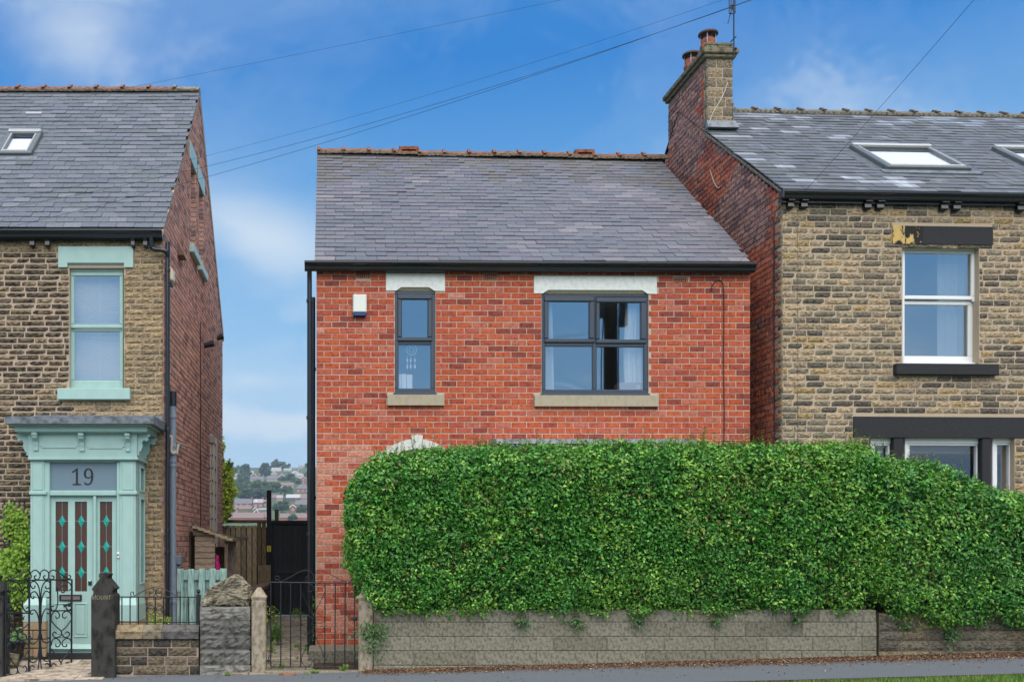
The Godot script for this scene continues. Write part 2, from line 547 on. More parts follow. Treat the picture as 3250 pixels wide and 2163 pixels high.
func make_materials() -> void:
	var grain := ntex(0.045, 5, [grey(0.72), grey(0.9), grey(1.0)], 3, [0.15, 0.5, 0.8])
	var blotch := ntex(0.016, 5, [grey(0.50), grey(0.82), grey(1.0), grey(1.0)], 5, [0.1, 0.36, 0.55, 1.0])
	var bump := ntex(0.05, 5, [], 7)
	var bump2 := ntex(0.02, 5, [], 8)
	var faint := ntex(0.03, 5, [grey(0.86), grey(0.97), grey(1.0)], 6, [0.15, 0.5, 0.8])
	var weather := ntex(0.022, 6, [Color(0.46, 0.45, 0.39), Color(0.72, 0.71, 0.65), Color(0.92, 0.91, 0.87), grey(1.0)], 18, [0.14, 0.38, 0.62, 0.9])
	var soot := ntex(0.014, 5, [Color(0.16, 0.15, 0.15), Color(0.34, 0.33, 0.33), Color(0.80, 0.79, 0.77), grey(1.0)], 9, [0.24, 0.38, 0.55, 0.75])
	var soot2 := ntex(0.02, 5, [Color(0.30, 0.29, 0.29), Color(0.55, 0.54, 0.54), Color(0.86, 0.85, 0.83), grey(1.0)], 10, [0.2, 0.36, 0.5, 0.75])
	var bloom := ntex(0.02, 5, [Color(0.90, 0.36, 0.24), Color(0.92, 0.45, 0.34), Color(0.98, 0.66, 0.56), Color(1.0, 0.86, 0.78)], 12, [0.25, 0.45, 0.62, 0.85])
	var dirt := ntex(0.012, 5, [Color(0.36, 0.35, 0.31), Color(0.66, 0.65, 0.60), Color(0.95, 0.94, 0.92), grey(1.0)], 13, [0.18, 0.38, 0.58, 0.8])
	var slatet := ntex(0.03, 4, [grey(0.68), grey(0.88), grey(1.0)], 14, [0.2, 0.5, 0.8])
	var chalk := ntex(0.011, 5, [grey(0.50), grey(0.56), grey(0.63), Color(1.0, 1.0, 1.0)], 15, [0.3, 0.58, 0.7, 0.9])
	var woodt := ntex(0.02, 4, [Color(0.45, 0.42, 0.38), Color(0.75, 0.73, 0.70), grey(1.0)], 16, [0.2, 0.5, 0.8])
	var specks := ntex(0.08, 3, [grey(0.55), grey(0.92), grey(1.0), Color(1.35, 1.35, 1.3)], 17, [0.2, 0.45, 0.72, 0.9])
	mat("brick", Color.WHITE, 0.92, blotch, Vector3(1.7, 1.7, 1.7), bump, 0.25, 0.3)
	mat("brick_bloom", Color.WHITE, 0.95, bloom, Vector3(2.1, 2.6, 2.1), bump, 0.25, 0.25)
	mat("brick_sooty", Color.WHITE, 0.95, soot2, Vector3(1.1, 0.9, 1.1), bump, 0.25, 0.3)
	mat("stone_sooty", Color.WHITE, 0.95, soot, Vector3(1.5, 3.2, 1.5), bump2, 0.5, 0.3)
	mat("stone", Color.WHITE, 0.95, soot2, Vector3(1.3, 3.0, 1.3), bump2, 0.5, 0.3)
	mat("stone_plain", Color.WHITE, 0.92, grain, Vector3(1.5, 1.5, 1.5), bump2, 0.3, 0.3)
	mat("stone_dirty", Color.WHITE, 0.95, dirt, Vector3(1.1, 1.5, 1.1), bump2, 0.5, 0.3)
	mat("mortar_red", Color(0.60, 0.45, 0.36), 1.0, grain, Vector3(2, 2, 2), bump, 0.3, 0.2)
	mat("mortar_dark", Color(0.40, 0.31, 0.25), 1.0, grain, Vector3(2, 2, 2), bump, 0.3, 0.2)
	mat("mortar_pink", Color(0.52, 0.40, 0.31), 1.0, grain, Vector3(2, 2, 2), bump, 0.3, 0.2)
	mat("mortar_tan", Color(0.54, 0.43, 0.31), 1.0, grain, Vector3(2, 2, 2), bump, 0.3, 0.2)
	mat("mortar_grime", Color(0.20, 0.165, 0.12), 1.0, grain, Vector3(2, 2, 2), bump, 0.3, 0.2)
	mat("slate", Color.WHITE, 0.55, slatet, Vector3(1.3, 0.9, 1.3), bump, 0.15, 0.45)
	mat("slate_chalky", Color.WHITE, 0.5, chalk, Vector3(0.45, 0.32, 0.32), bump, 0.15, 0.5)
	mat("underlay", Color(0.02, 0.02, 0.022), 1.0)
	mat("clay", Color.WHITE, 0.9, dirt, Vector3(1.4, 1.4, 1.4), bump, 0.3, 0.3)
	mat("cement", Color(0.34, 0.31, 0.25), 1.0, dirt, Vector3(2, 2, 2), bump2, 1.0, 0.2)
	mat("gloss_black", Color(0.010, 0.013, 0.018), 0.22, null, Vector3.ONE, null, 0.0, 0.55)
	mat("iron", Color(0.011, 0.013, 0.017), 0.42, null, Vector3.ONE, null, 0.0, 0.5)
	mat("grey_pipe", Color(0.20, 0.25, 0.32), 0.4, grain, Vector3(1, 0.4, 1), null, 0.0, 0.5)
	mat("anthracite", Color(0.036, 0.052, 0.078), 0.38, null, Vector3.ONE, null, 0.0, 0.5)
	mat("white_paint", Color(0.78, 0.81, 0.77), 0.7, faint, Vector3(0.7, 0.7, 0.7), bump, 0.04, 0.3)
	mat("white_gloss", Color(0.82, 0.83, 0.83), 0.3)
	mat("off_white", Color(0.72, 0.74, 0.68), 0.4)
	mat("sill_stone", Color(0.42, 0.365, 0.265), 0.9, faint, Vector3(0.8, 0.4, 0.8), bump, 0.1, 0.3)
	mat("olive_stone", Color(0.26, 0.25, 0.17), 0.9, grain, Vector3(1, 1, 1))
	mat("teal", Color(0.375, 0.565, 0.52), 0.38, ntex(0.02, 4, [grey(0.88), grey(1.0)], 21), Vector3(0.5, 0.25, 0.5), null, 0.0, 0.45)
	mat("teal_wood", Color(0.36, 0.56, 0.53), 0.75, woodt, Vector3(3.0, 0.35, 3.0), bump, 0.2, 0.3)
	mat("lead", Color(0.17, 0.20, 0.24), 0.5, dirt, Vector3(0.8, 1.2, 0.8), bump2, 0.3, 0.5)
	mat("lead_pale", Color(0.33, 0.38, 0.43), 0.45, dirt, Vector3(0.8, 1.2, 0.8), bump2, 0.3, 0.5)
	mat("aluminium", Color(0.42, 0.44, 0.44), 0.4, null, Vector3.ONE, null, 0.0, 0.5, 0.4)
	mat("grey_metal", Color(0.11, 0.125, 0.13), 0.38, null, Vector3.ONE, null, 0.0, 0.5)
	mat("black_paint_stone", Color(0.028, 0.029, 0.032), 0.75, specks, Vector3(1, 1, 1), bump2, 0.3, 0.4)
	mat("worn_black_stone", Color(0.62, 0.42, 0.15), 0.85, ntex(0.012, 6, [Color(0.045, 0.06, 0.17), Color(0.05, 0.07, 0.18), Color(0.8, 0.85, 0.9), grey(1.0)], 33, [0.3, 0.56, 0.61, 0.8]), Vector3(0.9, 0.6, 0.9), bump2, 0.4, 0.3)
	mat("worn_ochre", Color(0.62, 0.42, 0.15), 0.85, ntex(0.012, 6, [Color(0.045, 0.06, 0.17), Color(0.05, 0.07, 0.18), Color(0.8, 0.85, 0.9), grey(1.0)], 35, [0.2, 0.37, 0.42, 0.7]), Vector3(0.9, 0.6, 0.9), bump2, 0.4, 0.3)
	mat("dark_post", Color(0.055, 0.053, 0.050), 0.9, dirt, Vector3(0.9, 0.6, 0.9), bump2, 0.4, 0.3)
	mat("concrete", Color(0.29, 0.275, 0.225), 0.95, weather, Vector3(1.7, 1.2, 1.7), bump, 0.5, 0.25)
	mat("concrete_pale", Color(0.38, 0.325, 0.255), 0.95, weather, Vector3(1.2, 0.6, 1.2), bump, 0.3, 0.25)
	mat("asphalt", Color(0.140, 0.156, 0.172), 0.9, ntex(0.16, 3, [grey(0.55), grey(0.85), grey(1.1)], 22, [0.15, 0.5, 0.85]), Vector3(1.6, 1.6, 1.6), bump, 0.4, 0.35)
	mat("soil", Color(0.075, 0.055, 0.038), 1.0, dirt, Vector3(0.7, 0.7, 0.7), bump2, 1.5, 0.2)
	mat("meadow", Color(0.075, 0.12, 0.045), 1.0, dirt, Vector3(0.02, 0.02, 0.02))
	mat("flag", Color.WHITE, 0.9, dirt, Vector3(0.8, 0.8, 0.8), bump2, 0.3, 0.3)
	mat("wood_grey", Color.WHITE, 0.9, woodt, Vector3(6.0, 0.5, 6.0), bump, 0.3, 0.25)
	mat("wood_flat", Color.WHITE, 0.9, woodt, Vector3(0.6, 6.0, 6.0), bump, 0.3, 0.25)
	mat("wood_black", Color(0.026, 0.030, 0.036), 0.55, woodt, Vector3(6.0, 0.4, 6.0), bump, 0.3, 0.4)
	mat("plain", Color.WHITE, 0.7)
	mat("plain_shiny", Color.WHITE, 0.3)
	mat("rock", Color(0.30, 0.27, 0.20), 0.95, ntex(0.02, 5, [Color(0.16, 0.16, 0.17), Color(0.5, 0.5, 0.5), Color(0.95, 0.93, 0.85), grey(1.0)], 24, [0.2, 0.42, 0.56, 0.8]), Vector3(0.9, 4.5, 0.9), bump2, 1.2, 0.3)
	mat("room_plaster", Color(0.42, 0.41, 0.39), 1.0)
	mat("curtain", Color(0.78, 0.80, 0.79), 0.9)
	mat("cable", Color(0.012, 0.012, 0.013), 0.6)
	# coated glazing: part mirror, part clear
	var clear := Image.create_empty(4, 4, false, Image.FORMAT_RGBA8)
	clear.fill(Color.WHITE)
	var clear_tex := ImageTexture.create_from_image(clear)
	for k in [["glass", Color(0.86, 0.92, 0.97, 0.50)], ["dim_glass", Color(0.9, 0.95, 1.0, 0.16)]]:
		var g := mat(k[0], Color.WHITE, 0.02, null, Vector3.ONE, null, 0.0, 0.5, 1.0)
		g.albedo_color = k[1]
		g.albedo_texture = clear_tex
		g.transparency = BaseMaterial3D.TRANSPARENCY_ALPHA
		g.vertex_color_use_as_albedo = false
	for k in [["leaf", 0.38], ["leaf_matt", 0.7]]:
		var m := mat(k[0], Color.WHITE, k[1], null, Vector3.ONE, null, 0.0, 0.5)
		m.backlight_enabled = true
		m.backlight = Color(0.55, 0.65, 0.30)
	mat("bark", Color(0.14, 0.095, 0.06), 0.95, grain, Vector3(3, 3, 3), bump, 0.4, 0.2)
	mat("litter", Color.WHITE, 0.9)

func terrain_h(x: float, d: float) -> float:
	if d < 13.3: return ground_y(x) - 0.03
	if d < 26.0: return lerpf(ground_y(x) - 0.03, -0.03, smoothstep(13.3, 15.0, d))
	if d < 300.0: return lerpf(-0.03, -26.0, smoothstep(26.0, 300.0, d))
	var hill := 17.2 + 0.122 * (d - 600.0) + 3.0 * wob.get_noise_2d(x * 0.12, d * 0.12)
	var top := 17.2 + 0.122 * 730.0
	hill = minf(hill, top + 4.0 * wob.get_noise_2d(x * 0.2, 3.0))
	return lerpf(-26.0, hill, smoothstep(300.0, 620.0, d))

func make_setting() -> void:
	wob.seed = 4
	wob.frequency = 0.03
	# ground: one sheet, falling behind the houses into the valley and rising to the far hillside
	var g := MB.new()
	var ds := [-120.0, -40.0, -12.0, 0.0, 5.0, 9.0, 11.2, 12.2, 13.2, 13.6, 14.2, 14.9, 16.0, 18.0, 20.0, 23.0, 26.0, 32.0, 45.0, 70.0, 110.0, 160.0, 220.0, 300.0, 380.0, 460.0, 540.0, 600.0]
	var d0 := 620.0
	while d0 < 1500.0:
		ds.append(d0)
		d0 += 30.0
	ds.append_array([1700.0, 2200.0])
	for i in ds.size() - 1:
		for k in 40:
			var q := []
			for w in [[i, k], [i + 1, k], [i + 1, k + 1], [i, k + 1]]:
				var dd: float = ds[w[0]]
				var sp := 22.0 + absf(dd) * 0.75
				var xx: float = lerpf(-sp, sp, float(w[1]) / 40.0)
				q.append(Vector3(xx, terrain_h(xx, dd), -dd))
			g.quad(q[3], q[2], q[1], q[0])
	structure("ground", g, M.meadow)
	# footway, verge, kerb and road run across the picture and climb gently
	var strips := [["footway", -WALL - 0.02, -11.25, 0.004, M.asphalt], ["verge", -11.25, -6.0, 0.006, M.soil], ["road", -5.85, 3.2, -0.10, M.asphalt]]
	for s in strips:
		var mb := MB.new()
		for k in 30:
			var xa := -14.0 + k
			var xb := xa + 1.0
			var za: float = s[1]
			var zb: float = s[2]
			var ex: float = s[3]
			mb.quad(Vector3(xa, ground_y(xa) + ex, zb), Vector3(xb, ground_y(xb) + ex, zb), Vector3(xb, ground_y(xb) + ex, za), Vector3(xa, ground_y(xa) + ex, za))
			mb.quad(Vector3(xa, ground_y(xa) + ex - 0.2, zb), Vector3(xb, ground_y(xb) + ex - 0.2, zb), Vector3(xb, ground_y(xb) + ex, zb), Vector3(xa, ground_y(xa) + ex, zb))
		structure(s[0], mb, s[4])
	var kerb := MB.new()
	for k in 30:
		var xa := -14.0 + k
		kerb.hexa([Vector3(xa, ground_y(xa) - 0.3, -6.0), Vector3(xa + 0.992, ground_y(xa + 1) - 0.3, -6.0), Vector3(xa + 0.992, ground_y(xa + 1) - 0.3, -5.86), Vector3(xa, ground_y(xa) - 0.3, -5.86),
			Vector3(xa, ground_y(xa) + 0.02, -6.0), Vector3(xa + 0.992, ground_y(xa + 1) + 0.02, -6.0), Vector3(xa + 0.992, ground_y(xa + 1) + 0.02, -5.87), Vector3(xa, ground_y(xa) + 0.02, -5.87)])
	structure("kerb", kerb, M.concrete)
	# grass on the verge, its edge just reaching into the picture
	var blade := MB.new()
	blade.tri(Vector3(-0.004, 0, 0), Vector3(0.004, 0, 0), Vector3(0.006, 1, 0.25))
	blade.tri(Vector3(0.004, 0, 0), Vector3(0.010, 0, 0.004), Vector3(0.006, 1, 0.25))
	var mm := MultiMesh.new()
	mm.transform_format = MultiMesh.TRANSFORM_3D
	mm.use_colors = true
	mm.mesh = blade.mesh()
	mm.instance_count = 26000
	for i in 26000:
		var x := rng.randf_range(-1.0, 9.5)
		var edge := -10.80 - 0.05 * (wob.get_noise_2d(x * 60.0, 0.0) + 0.5 * wob.get_noise_2d(x * 200.0, 9.0)) - 0.03 * x
		var z := edge + absf(rng.randfn(0.0, 0.7)) if rng.randf() < 0.7 else rng.randf_range(edge, -7.0)
		var hh := rng.randf_range(0.025, 0.065)
		var t := Transform3D(Basis(Vector3.UP, rng.randf() * TAU).scaled_local(Vector3(1, hh, hh)), Vector3(x, ground_y(x) + 0.004, z))
		mm.set_instance_transform(i, t)
		mm.set_instance_color(i, Color(0.07, 0.17, 0.02).lerp(Color(0.22, 0.36, 0.06), rng.randf()))
	var gr := MultiMeshInstance3D.new()
	gr.name = "grass"
	gr.multimesh = mm
	gr.material_override = M.leaf_matt
	add_child(gr)
	gr.set_meta("kind", "stuff")
	tag(gr, "short green grass along the verge beside the footway", "grass")
	# garden earth
	var so := MB.new()
	for k in 24:
		var xa := -6.0 + k * 0.75
		for z in [[-WALL - 0.15, -15.3, 0.0]]:
			so.quad(Vector3(xa, ground_y(xa) + 0.0, z[0]), Vector3(xa + 0.75, ground_y(xa + 0.75) + 0.0, z[0]), Vector3(xa + 0.75, ground_y(xa + 0.75) + 0.0, z[1]), Vector3(xa, ground_y(xa) + 0.0, z[1]))
	structure("garden_soil", so, M.soil)
	# flagged path to the teal porch
	var pa := Node3D.new()
	pa.name = "porch_path"
	add_child(pa)
	pa.set_meta("kind", "structure")
	var py := func(z: float) -> float: return lerpf(-0.085, 0.03, clampf((-z - 13.0) / 1.25, 0.0, 1.0))
	var zr := [-12.98, -13.26, -13.55, -13.9, -14.26]
	for i in zr.size() - 1:
		var x := -5.2 + 0.13 * i * (1 if i % 2 else -1)
		while x < -3.05:
			var ln := rng.randf_range(0.5, 0.72)
			var x2 := minf(x + ln, -3.04)
			var mb := MB.new()
			var tone := rng.randf_range(0.9, 1.1)
			var cl := Color(0.50 * tone, 0.42 * tone, 0.345 * tone)
			var a: float = py.call(zr[i]) + rng.randf_range(-0.002, 0.002)
			var b: float = py.call(zr[i + 1]) + rng.randf_range(-0.002, 0.002)
			mb.hexa([Vector3(x + 0.004, a - 0.06, zr[i] - 0.004), Vector3(x2 - 0.004, a - 0.06, zr[i] - 0.004), Vector3(x2 - 0.004, b - 0.06, zr[i + 1] + 0.004), Vector3(x + 0.004, b - 0.06, zr[i + 1] + 0.004),
				Vector3(x + 0.004, a, zr[i] - 0.004), Vector3(x2 - 0.004, a, zr[i] - 0.004), Vector3(x2 - 0.004, b, zr[i + 1] + 0.004), Vector3(x + 0.004, b, zr[i + 1] + 0.004)], cl)
			obj("flagstone", mb, M.flag, pa)
			x = x2
	# stone path through the passage between the houses
	var pb := Node3D.new()
	pb.name = "passage_path"
	add_child(pb)
	pb.set_meta("kind", "structure")
	var z := -13.0
	while z > -23.4:
		var dz := rng.randf_range(0.24, 0.36) * (1.0 if z > -17.0 else 1.3)
		var yy := lerpf(-0.015, 0.02, clampf((-z - 13.0) / 1.5, 0.0, 1.0))
		var x := -1.52 - rng.randf() * 0.3
		while x < -0.36:
			var x2 := minf(x + rng.randf_range(0.45, 0.8), -0.36)
			if x2 > -1.5:
				var mb := MB.new()
				var tone := rng.randf_range(0.75, 1.1)
				var e := rng.randf_range(-0.005, 0.005)
				mb.cbox(Vector3(maxf(x, -1.52) + 0.006, yy - 0.08, z - dz + 0.007), Vector3(x2 - 0.006, yy + e, z - 0.007), 0.006, Color(0.30 * tone, 0.265 * tone, 0.205 * tone))
				obj("flagstone", mb, M.flag, pb)
			x = x2
		z -= dz
	var th := MB.new()
	th.cbox(Vector3(-0.98, -0.2, -13.24), Vector3(0.24, 0.005, -13.02), 0.01, Color(0.95, 0.9, 0.85))
	tag(obj("threshold_slab", th, M.concrete), "worn concrete threshold slab under the plain barred gate", "threshold")
	var tc := MB.new()
	tc.box(Vector3(-0.78, -0.08, -12.90), Vector3(-0.56, 0.0, -12.84), Color(0.36, 0.17, 0.11))
	tag(obj("drain_cover", tc, M.clay), "narrow terracotta strip let into the footway by the barred gate", "drain cover")
func along_x(mb: MB, prof: Array, x0: float, x1: float, col := Color.WHITE) -> void:    # profile of Vector2(z, y) carried along x
	var t := MB.new()
	t.prism(PackedVector2Array(prof), -x1, -x0, col)
	t.moved(Transform3D(Basis(Vector3(0, 0, 1), Vector3(0, 1, 0), Vector3(-1, 0, 0)), Vector3.ZERO))
	var b := mb.v.size()
	mb.v.append_array(t.v); mb.n.append_array(t.n); mb.c.append_array(t.c)
	for i in t.ix: mb.ix.append(i + b)
func ogee(z: float, y: float, h: float, d: float) -> Array:      # gutter profile hung on a wall face at z, top at y
	return [Vector2(z, y), Vector2(z, y - h), Vector2(z + d * 0.45, y - h), Vector2(z + d * 0.62, y - h * 0.86), Vector2(z + d * 0.66, y - h * 0.6), Vector2(z + d * 0.82, y - h * 0.42), Vector2(z + d * 0.95, y - h * 0.34), Vector2(z + d, y - h * 0.2), Vector2(z + d, y), Vector2(z + d - 0.008, y), Vector2(z + d - 0.008, y - 0.02), Vector2(z + 0.01, y - 0.02), Vector2(z + 0.01, y)]
func hash2(a: float, b: float) -> float:
	return fposmod(sin(a * 12.9898 + b * 78.233) * 43758.5453, 1.0)
func mini_grille(parent: Node3D, r: Rect2, z: float, cols: int, rows: int) -> void:      # perforated terracotta air brick
	var mb := MB.new()
	var holes := []
	for i in cols:
		for j in rows:
			var w := r.size.x / cols
			var h := r.size.y / rows
			holes.append(Rect2(r.position.x + (i + 0.25) * w, r.position.y + (j + 0.22) * h, w * 0.5, h * 0.52))
	panel(mb, r.position.x, r.end.x, r.position.y, r.end.y, holes, z, 0.03, Color(0.30, 0.105, 0.065))
	obj("air_brick", mb, M.clay, parent)
func pipe_run(called: String, pts: Array, r: float, m: Material, parent: Node, collars: Array, cr := 1.25) -> void:
	var mb := MB.new()
	mb.tube(pts, r, 14)
	var o := obj(called, mb, m, parent)
	for c in collars:
		var k := MB.new()
		k.lathe([Vector2(r, 0), Vector2(r * cr, 0.004), Vector2(r * cr, 0.045), Vector2(r * 1.05, 0.052)], c, 14)
		obj("collar", k, m, o)
func ridge_mesh(ln: float, half: float, drop: float, col: Color, rounded := false) -> ArrayMesh:
	var mb := MB.new()
	var th := 0.022
	var prof := [Vector2(-half, -drop), Vector2(-0.012, 0.0), Vector2(0.012, 0.0), Vector2(half, -drop), Vector2(half - th, -drop - th * 0.4), Vector2(0, -th * 1.3), Vector2(-half + th, -drop - th * 0.4)]
	along_x(mb, prof, 0.0, ln - 0.006, col)
	var k := 1.22
	var pc := []
	for p in prof: pc.append(Vector2(p.x * k, (p.y + 0.02) * 1.15 + 0.016))
	along_x(mb, pc, -0.002, 0.055, col)
	return mb.mesh()
func roof_slope(house: Node3D, fr: Transform3D, x0: float, x1: float, e: Vector2, r: Vector2, rows: int, sw: float, vars: Array, m: Material, pick: Callable, drop: float, holes: Array, seed0: int, snag := 0.004) -> Node3D:
	# e and r: (z, y) of the eaves and of the ridge
	var roof := Node3D.new()
	roof.name = "roof"
	house.add_child(roof)
	var up := Vector3(0, r.y - e.y, r.x - e.x)
	var ln := up.length()
	up /= ln
	var field := Transform3D(Basis(Vector3.RIGHT, up, Vector3.RIGHT.cross(up)), Vector3(x0, e.y, e.x))
	var W := x1 - x0
	var bend := func(u: float, s: float) -> float: return -drop * (u / W) * (s / ln) + 0.012 * wob.get_noise_2d(u * 22.0 + seed0, s * 22.0)
	var un := MB.new()
	for i in 6:
		for j in 4:
			var q := []
			for w in [[i, j], [i + 1, j], [i + 1, j + 1], [i, j + 1]]:
				var u: float = W * w[0] / 6.0
				var s: float = ln * w[1] / 4.0
				q.append(field * Vector3(clampf(u, 0.01, W - 0.01), s, -drop * (u / W) * (s / ln) - 0.028))
			un.quad(q[0], q[1], q[2], q[3])
	obj("underlay", un, M.underlay, roof)
	var items := []
	var ex := ln / rows
	for k in rows:
		var u := -sw * (0.5 if k % 2 else 0.0)
		while u < W:
			var w := sw * rng.randf_range(0.97, 1.03)
			var a := maxf(u, 0.0)
			var b := minf(u + w, W)
			u += w
			if b - a < 0.05: continue
			var s := k * ex + rng.randf_range(-snag, snag)
			var open := false
			for h in holes:
				if Rect2(h).has_point(Vector2((a + b) * 0.5, s + ex * 0.5)): open = true
			if open: continue
			var ba := Basis(Vector3.BACK, rng.randf_range(-0.008, 0.008)).scaled_local(Vector3(b - a - 0.005, ex * 1.16, 0.014 * rng.randf_range(0.75, 1.3)))
			var t := field * Transform3D(ba, Vector3(a, s, bend.call(a, s)))
			items.append([t, pick.call(a, s), view_size(fr, t)])
	flush(roof, "slate", items, vars, m)
	return roof
func sash_glass(win: Node3D, r: Rect2, z: float, m: Material) -> void:
	pane("pane", r, z, m, win)

func make_brick_house() -> void:
	var fr := Transform3D(Basis(Vector3.UP, deg_to_rad(0.8)), Vector3((1003.0 - CX) / F * 14.9, 0, -14.9))
	var house := thing("brick_house", "red brick house with slate roof and dark grey windows, between two stone houses", "house", "", fr)
	var W: float = on_z(fr, 2382, 1300, 0).x
	var top: float = on_z(fr, 1003, 862, 0).y
	var deep := 8.0
	var w1 := rect(fr, 1253, 923, 1382, 1252, 0)
	var w2 := rect(fr, 1719, 933, 2059, 1255, 0)
	var l1 := rect(fr, 1225, 867, 1412, 923, 0)
	var l2 := rect(fr, 1695, 876, 2085, 932, 0)
	var s1 := rect(fr, 1229, 1252, 1409, 1287, 0)
	var s2 := rect(fr, 1695, 1254, 2087, 1290, 0)
	var vents := [rect(fr, 1130, 869, 1176, 883, 0), rect(fr, 1534, 866, 1578, 889, 0), rect(fr, 2137, 880, 2183, 895, 0), rect(fr, 1102, 2011, 1135, 2024, 0)]
	var ac: Vector3 = on_z(fr, 1322, 1538, 0)
	var ar := 0.672
	var door := Rect2(ac.x - ar + 0.13, -0.1, (ar - 0.13) * 2, ac.y + 0.1)
	var bay := rect(fr, 1590, 1408, 2195, 2000, 0)
	# walls: mortar bed with openings, gables, back
	var wall := Node3D.new()
	wall.name = "wall"
	house.add_child(wall)
	var mb := MB.new()
	panel(mb, 0.004, W - 0.004, -0.3, top + 0.1, [w1.grow_individual(0, 0, 0, 0.056), w2.grow_individual(0, 0, 0, 0.056), door, bay], -0.007, 0.26)
	var re := top
	var rt := re + 3.12
	for x in [[0.004, 0.25], [W - 0.25, W - 0.004]]:
		var t := MB.new()
		t.prism(PackedVector2Array([Vector2(-deep, -0.3), Vector2(-0.262, -0.3), Vector2(-0.262, re), Vector2(-deep * 0.5, rt - 0.15), Vector2(-deep, re)]), -x[1], -x[0])
		t.moved(Transform3D(Basis(Vector3(0, 0, 1), Vector3(0, 1, 0), Vector3(-1, 0, 0)), Vector3.ZERO))
		var b := mb.v.size()
		mb.v.append_array(t.v); mb.n.append_array(t.n); mb.c.append_array(t.c)
		for i in t.ix: mb.ix.append(i + b)
	mb.box(Vector3(0.25, -0.3, -deep), Vector3(W - 0.25, re, -deep + 0.25))
	var room := MB.new()
	room.box(Vector3(0.26, 2.6, -3.6), Vector3(W - 0.26, 2.7, -0.272))
	room.box(Vector3(0.26, 5.2, -3.6), Vector3(W - 0.26, 5.3, -0.272))
	room.box(Vector3(0.26, 2.7, -3.6), Vector3(W - 0.26, 5.2, -3.5))
	room.box(Vector3(2.6, 2.7, -3.5), Vector3(2.7, 5.2, -0.272))
	for x in [0.26, W - 0.28]: room.box(Vector3(x, 2.7, -3.5), Vector3(x + 0.02, 5.2, -0.272))
	obj("rooms", room, M.room_plaster, house)
	obj("mortar", mb, M.mortar_red, wall)
	var reds := [Color(0.50, 0.110, 0.054), Color(0.46, 0.095, 0.048), Color(0.52, 0.118, 0.058), Color(0.44, 0.10, 0.06), Color(0.54, 0.130, 0.062), Color(0.38, 0.080, 0.048), Color(0.48, 0.120, 0.075), Color(0.48, 0.102, 0.050), Color(0.28, 0.068, 0.048), Color(0.50, 0.155, 0.10), Color(0.45, 0.10, 0.058), Color(0.51, 0.110, 0.052)]
	var vars := []
	for c in reds: vars.append(brick_variant(c, 0.012, 0.04))
	var bvars := []
	for k in 6:
		var f := rng.randf_range(0.85, 1.0)
		bvars.append(brick_variant(Color(0.60, 0.46, 0.40) * f, 0.012, 0.04))
	var holes := [w1, w2, l1, l2, s1, s2, door, bay] + vents
	var bond := func(k: int, i: int) -> float:
		if i < 0: return 0.115 if k % 2 else 0.0
		return 0.2295
	var bloom := func(x: float, y: float) -> bool:
		var p := 0.012
		if y < 3.05: p = 0.22 if x > 0.8 else 0.6
		if y < 1.35 and x < 0.9: p = 0.45
		return hash2(floorf(x * 31.0), floorf(y * 57.0)) < p
	var in_arch := func(x0: float, x1: float, y0: float, y1: float) -> bool:
		var m := Vector2((x0 + x1) * 0.5, (y0 + y1) * 0.5)
		return m.distance_to(Vector2(ac.x, ac.y)) > ar - 0.03 or m.y < ac.y - 0.05
	var seen := func(x: float, y: float) -> float: return 0.0 if y < 3.05 and x > 0.7 else 1.0
	var field := Transform3D()
	var y0 := 0.163
	var it := []
	courses(it, fr, field, 0.0, W, y0, top + 0.02, 0.0862, 0.013, 0.04, holes, bond, func(x, y): return int(hash2(x * 3.3 + 1.7, y * 7.1) * 11.99), func(a, b, c, d): return not bloom.call(a, c) and in_arch.call(a, b, c, d), seen)
	flush(wall, "brick", it, vars, M.brick, 240)
	var ib := []
	courses(ib, fr, field, 0.0, W, y0, top + 0.02, 0.0862, 0.013, 0.04, holes, bond, func(x, y): return int(hash2(x * 5.3, y * 9.1) * 5.99), func(a, b, c, d): return bloom.call(a, c) and in_arch.call(a, b, c, d), seen)
	flush(wall, "brick", ib, bvars, M.brick_bloom, 60)
	# brick reveals at the windows are hidden by the frames; sills and lintels
	for k in 2:
		var l: Rect2 = [l1, l2][k]
		var s: Rect2 = [s1, s2][k]
		var w: Rect2 = [w1, w2][k]
		var lb := MB.new()
		var n0 := w.position.x + 0.02
		var n1 := w.end.x - 0.02
		lb.prism(PackedVector2Array([Vector2(l.position.x, l.position.y + 0.004), Vector2(n0, l.position.y + 0.004), Vector2(n0 + 0.075, l.position.y + 0.055), Vector2(n1 - 0.075, l.position.y + 0.055), Vector2(n1, l.position.y + 0.004), Vector2(l.end.x, l.position.y), Vector2(l.end.x - 0.004, l.end.y - 0.003), Vector2(l.position.x + 0.003, l.end.y)]), -0.10, 0.008)
		obj("lintel", lb, M.white_paint, house)
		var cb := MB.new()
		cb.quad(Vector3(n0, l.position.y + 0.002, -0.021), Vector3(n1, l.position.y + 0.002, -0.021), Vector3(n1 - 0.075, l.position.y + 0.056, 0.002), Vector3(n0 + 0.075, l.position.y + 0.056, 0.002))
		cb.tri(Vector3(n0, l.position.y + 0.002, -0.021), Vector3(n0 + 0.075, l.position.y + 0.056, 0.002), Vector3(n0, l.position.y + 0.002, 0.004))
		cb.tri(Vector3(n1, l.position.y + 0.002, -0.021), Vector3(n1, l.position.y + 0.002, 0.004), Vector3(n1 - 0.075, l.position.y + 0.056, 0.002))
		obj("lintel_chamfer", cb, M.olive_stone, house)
		var sb := MB.new()
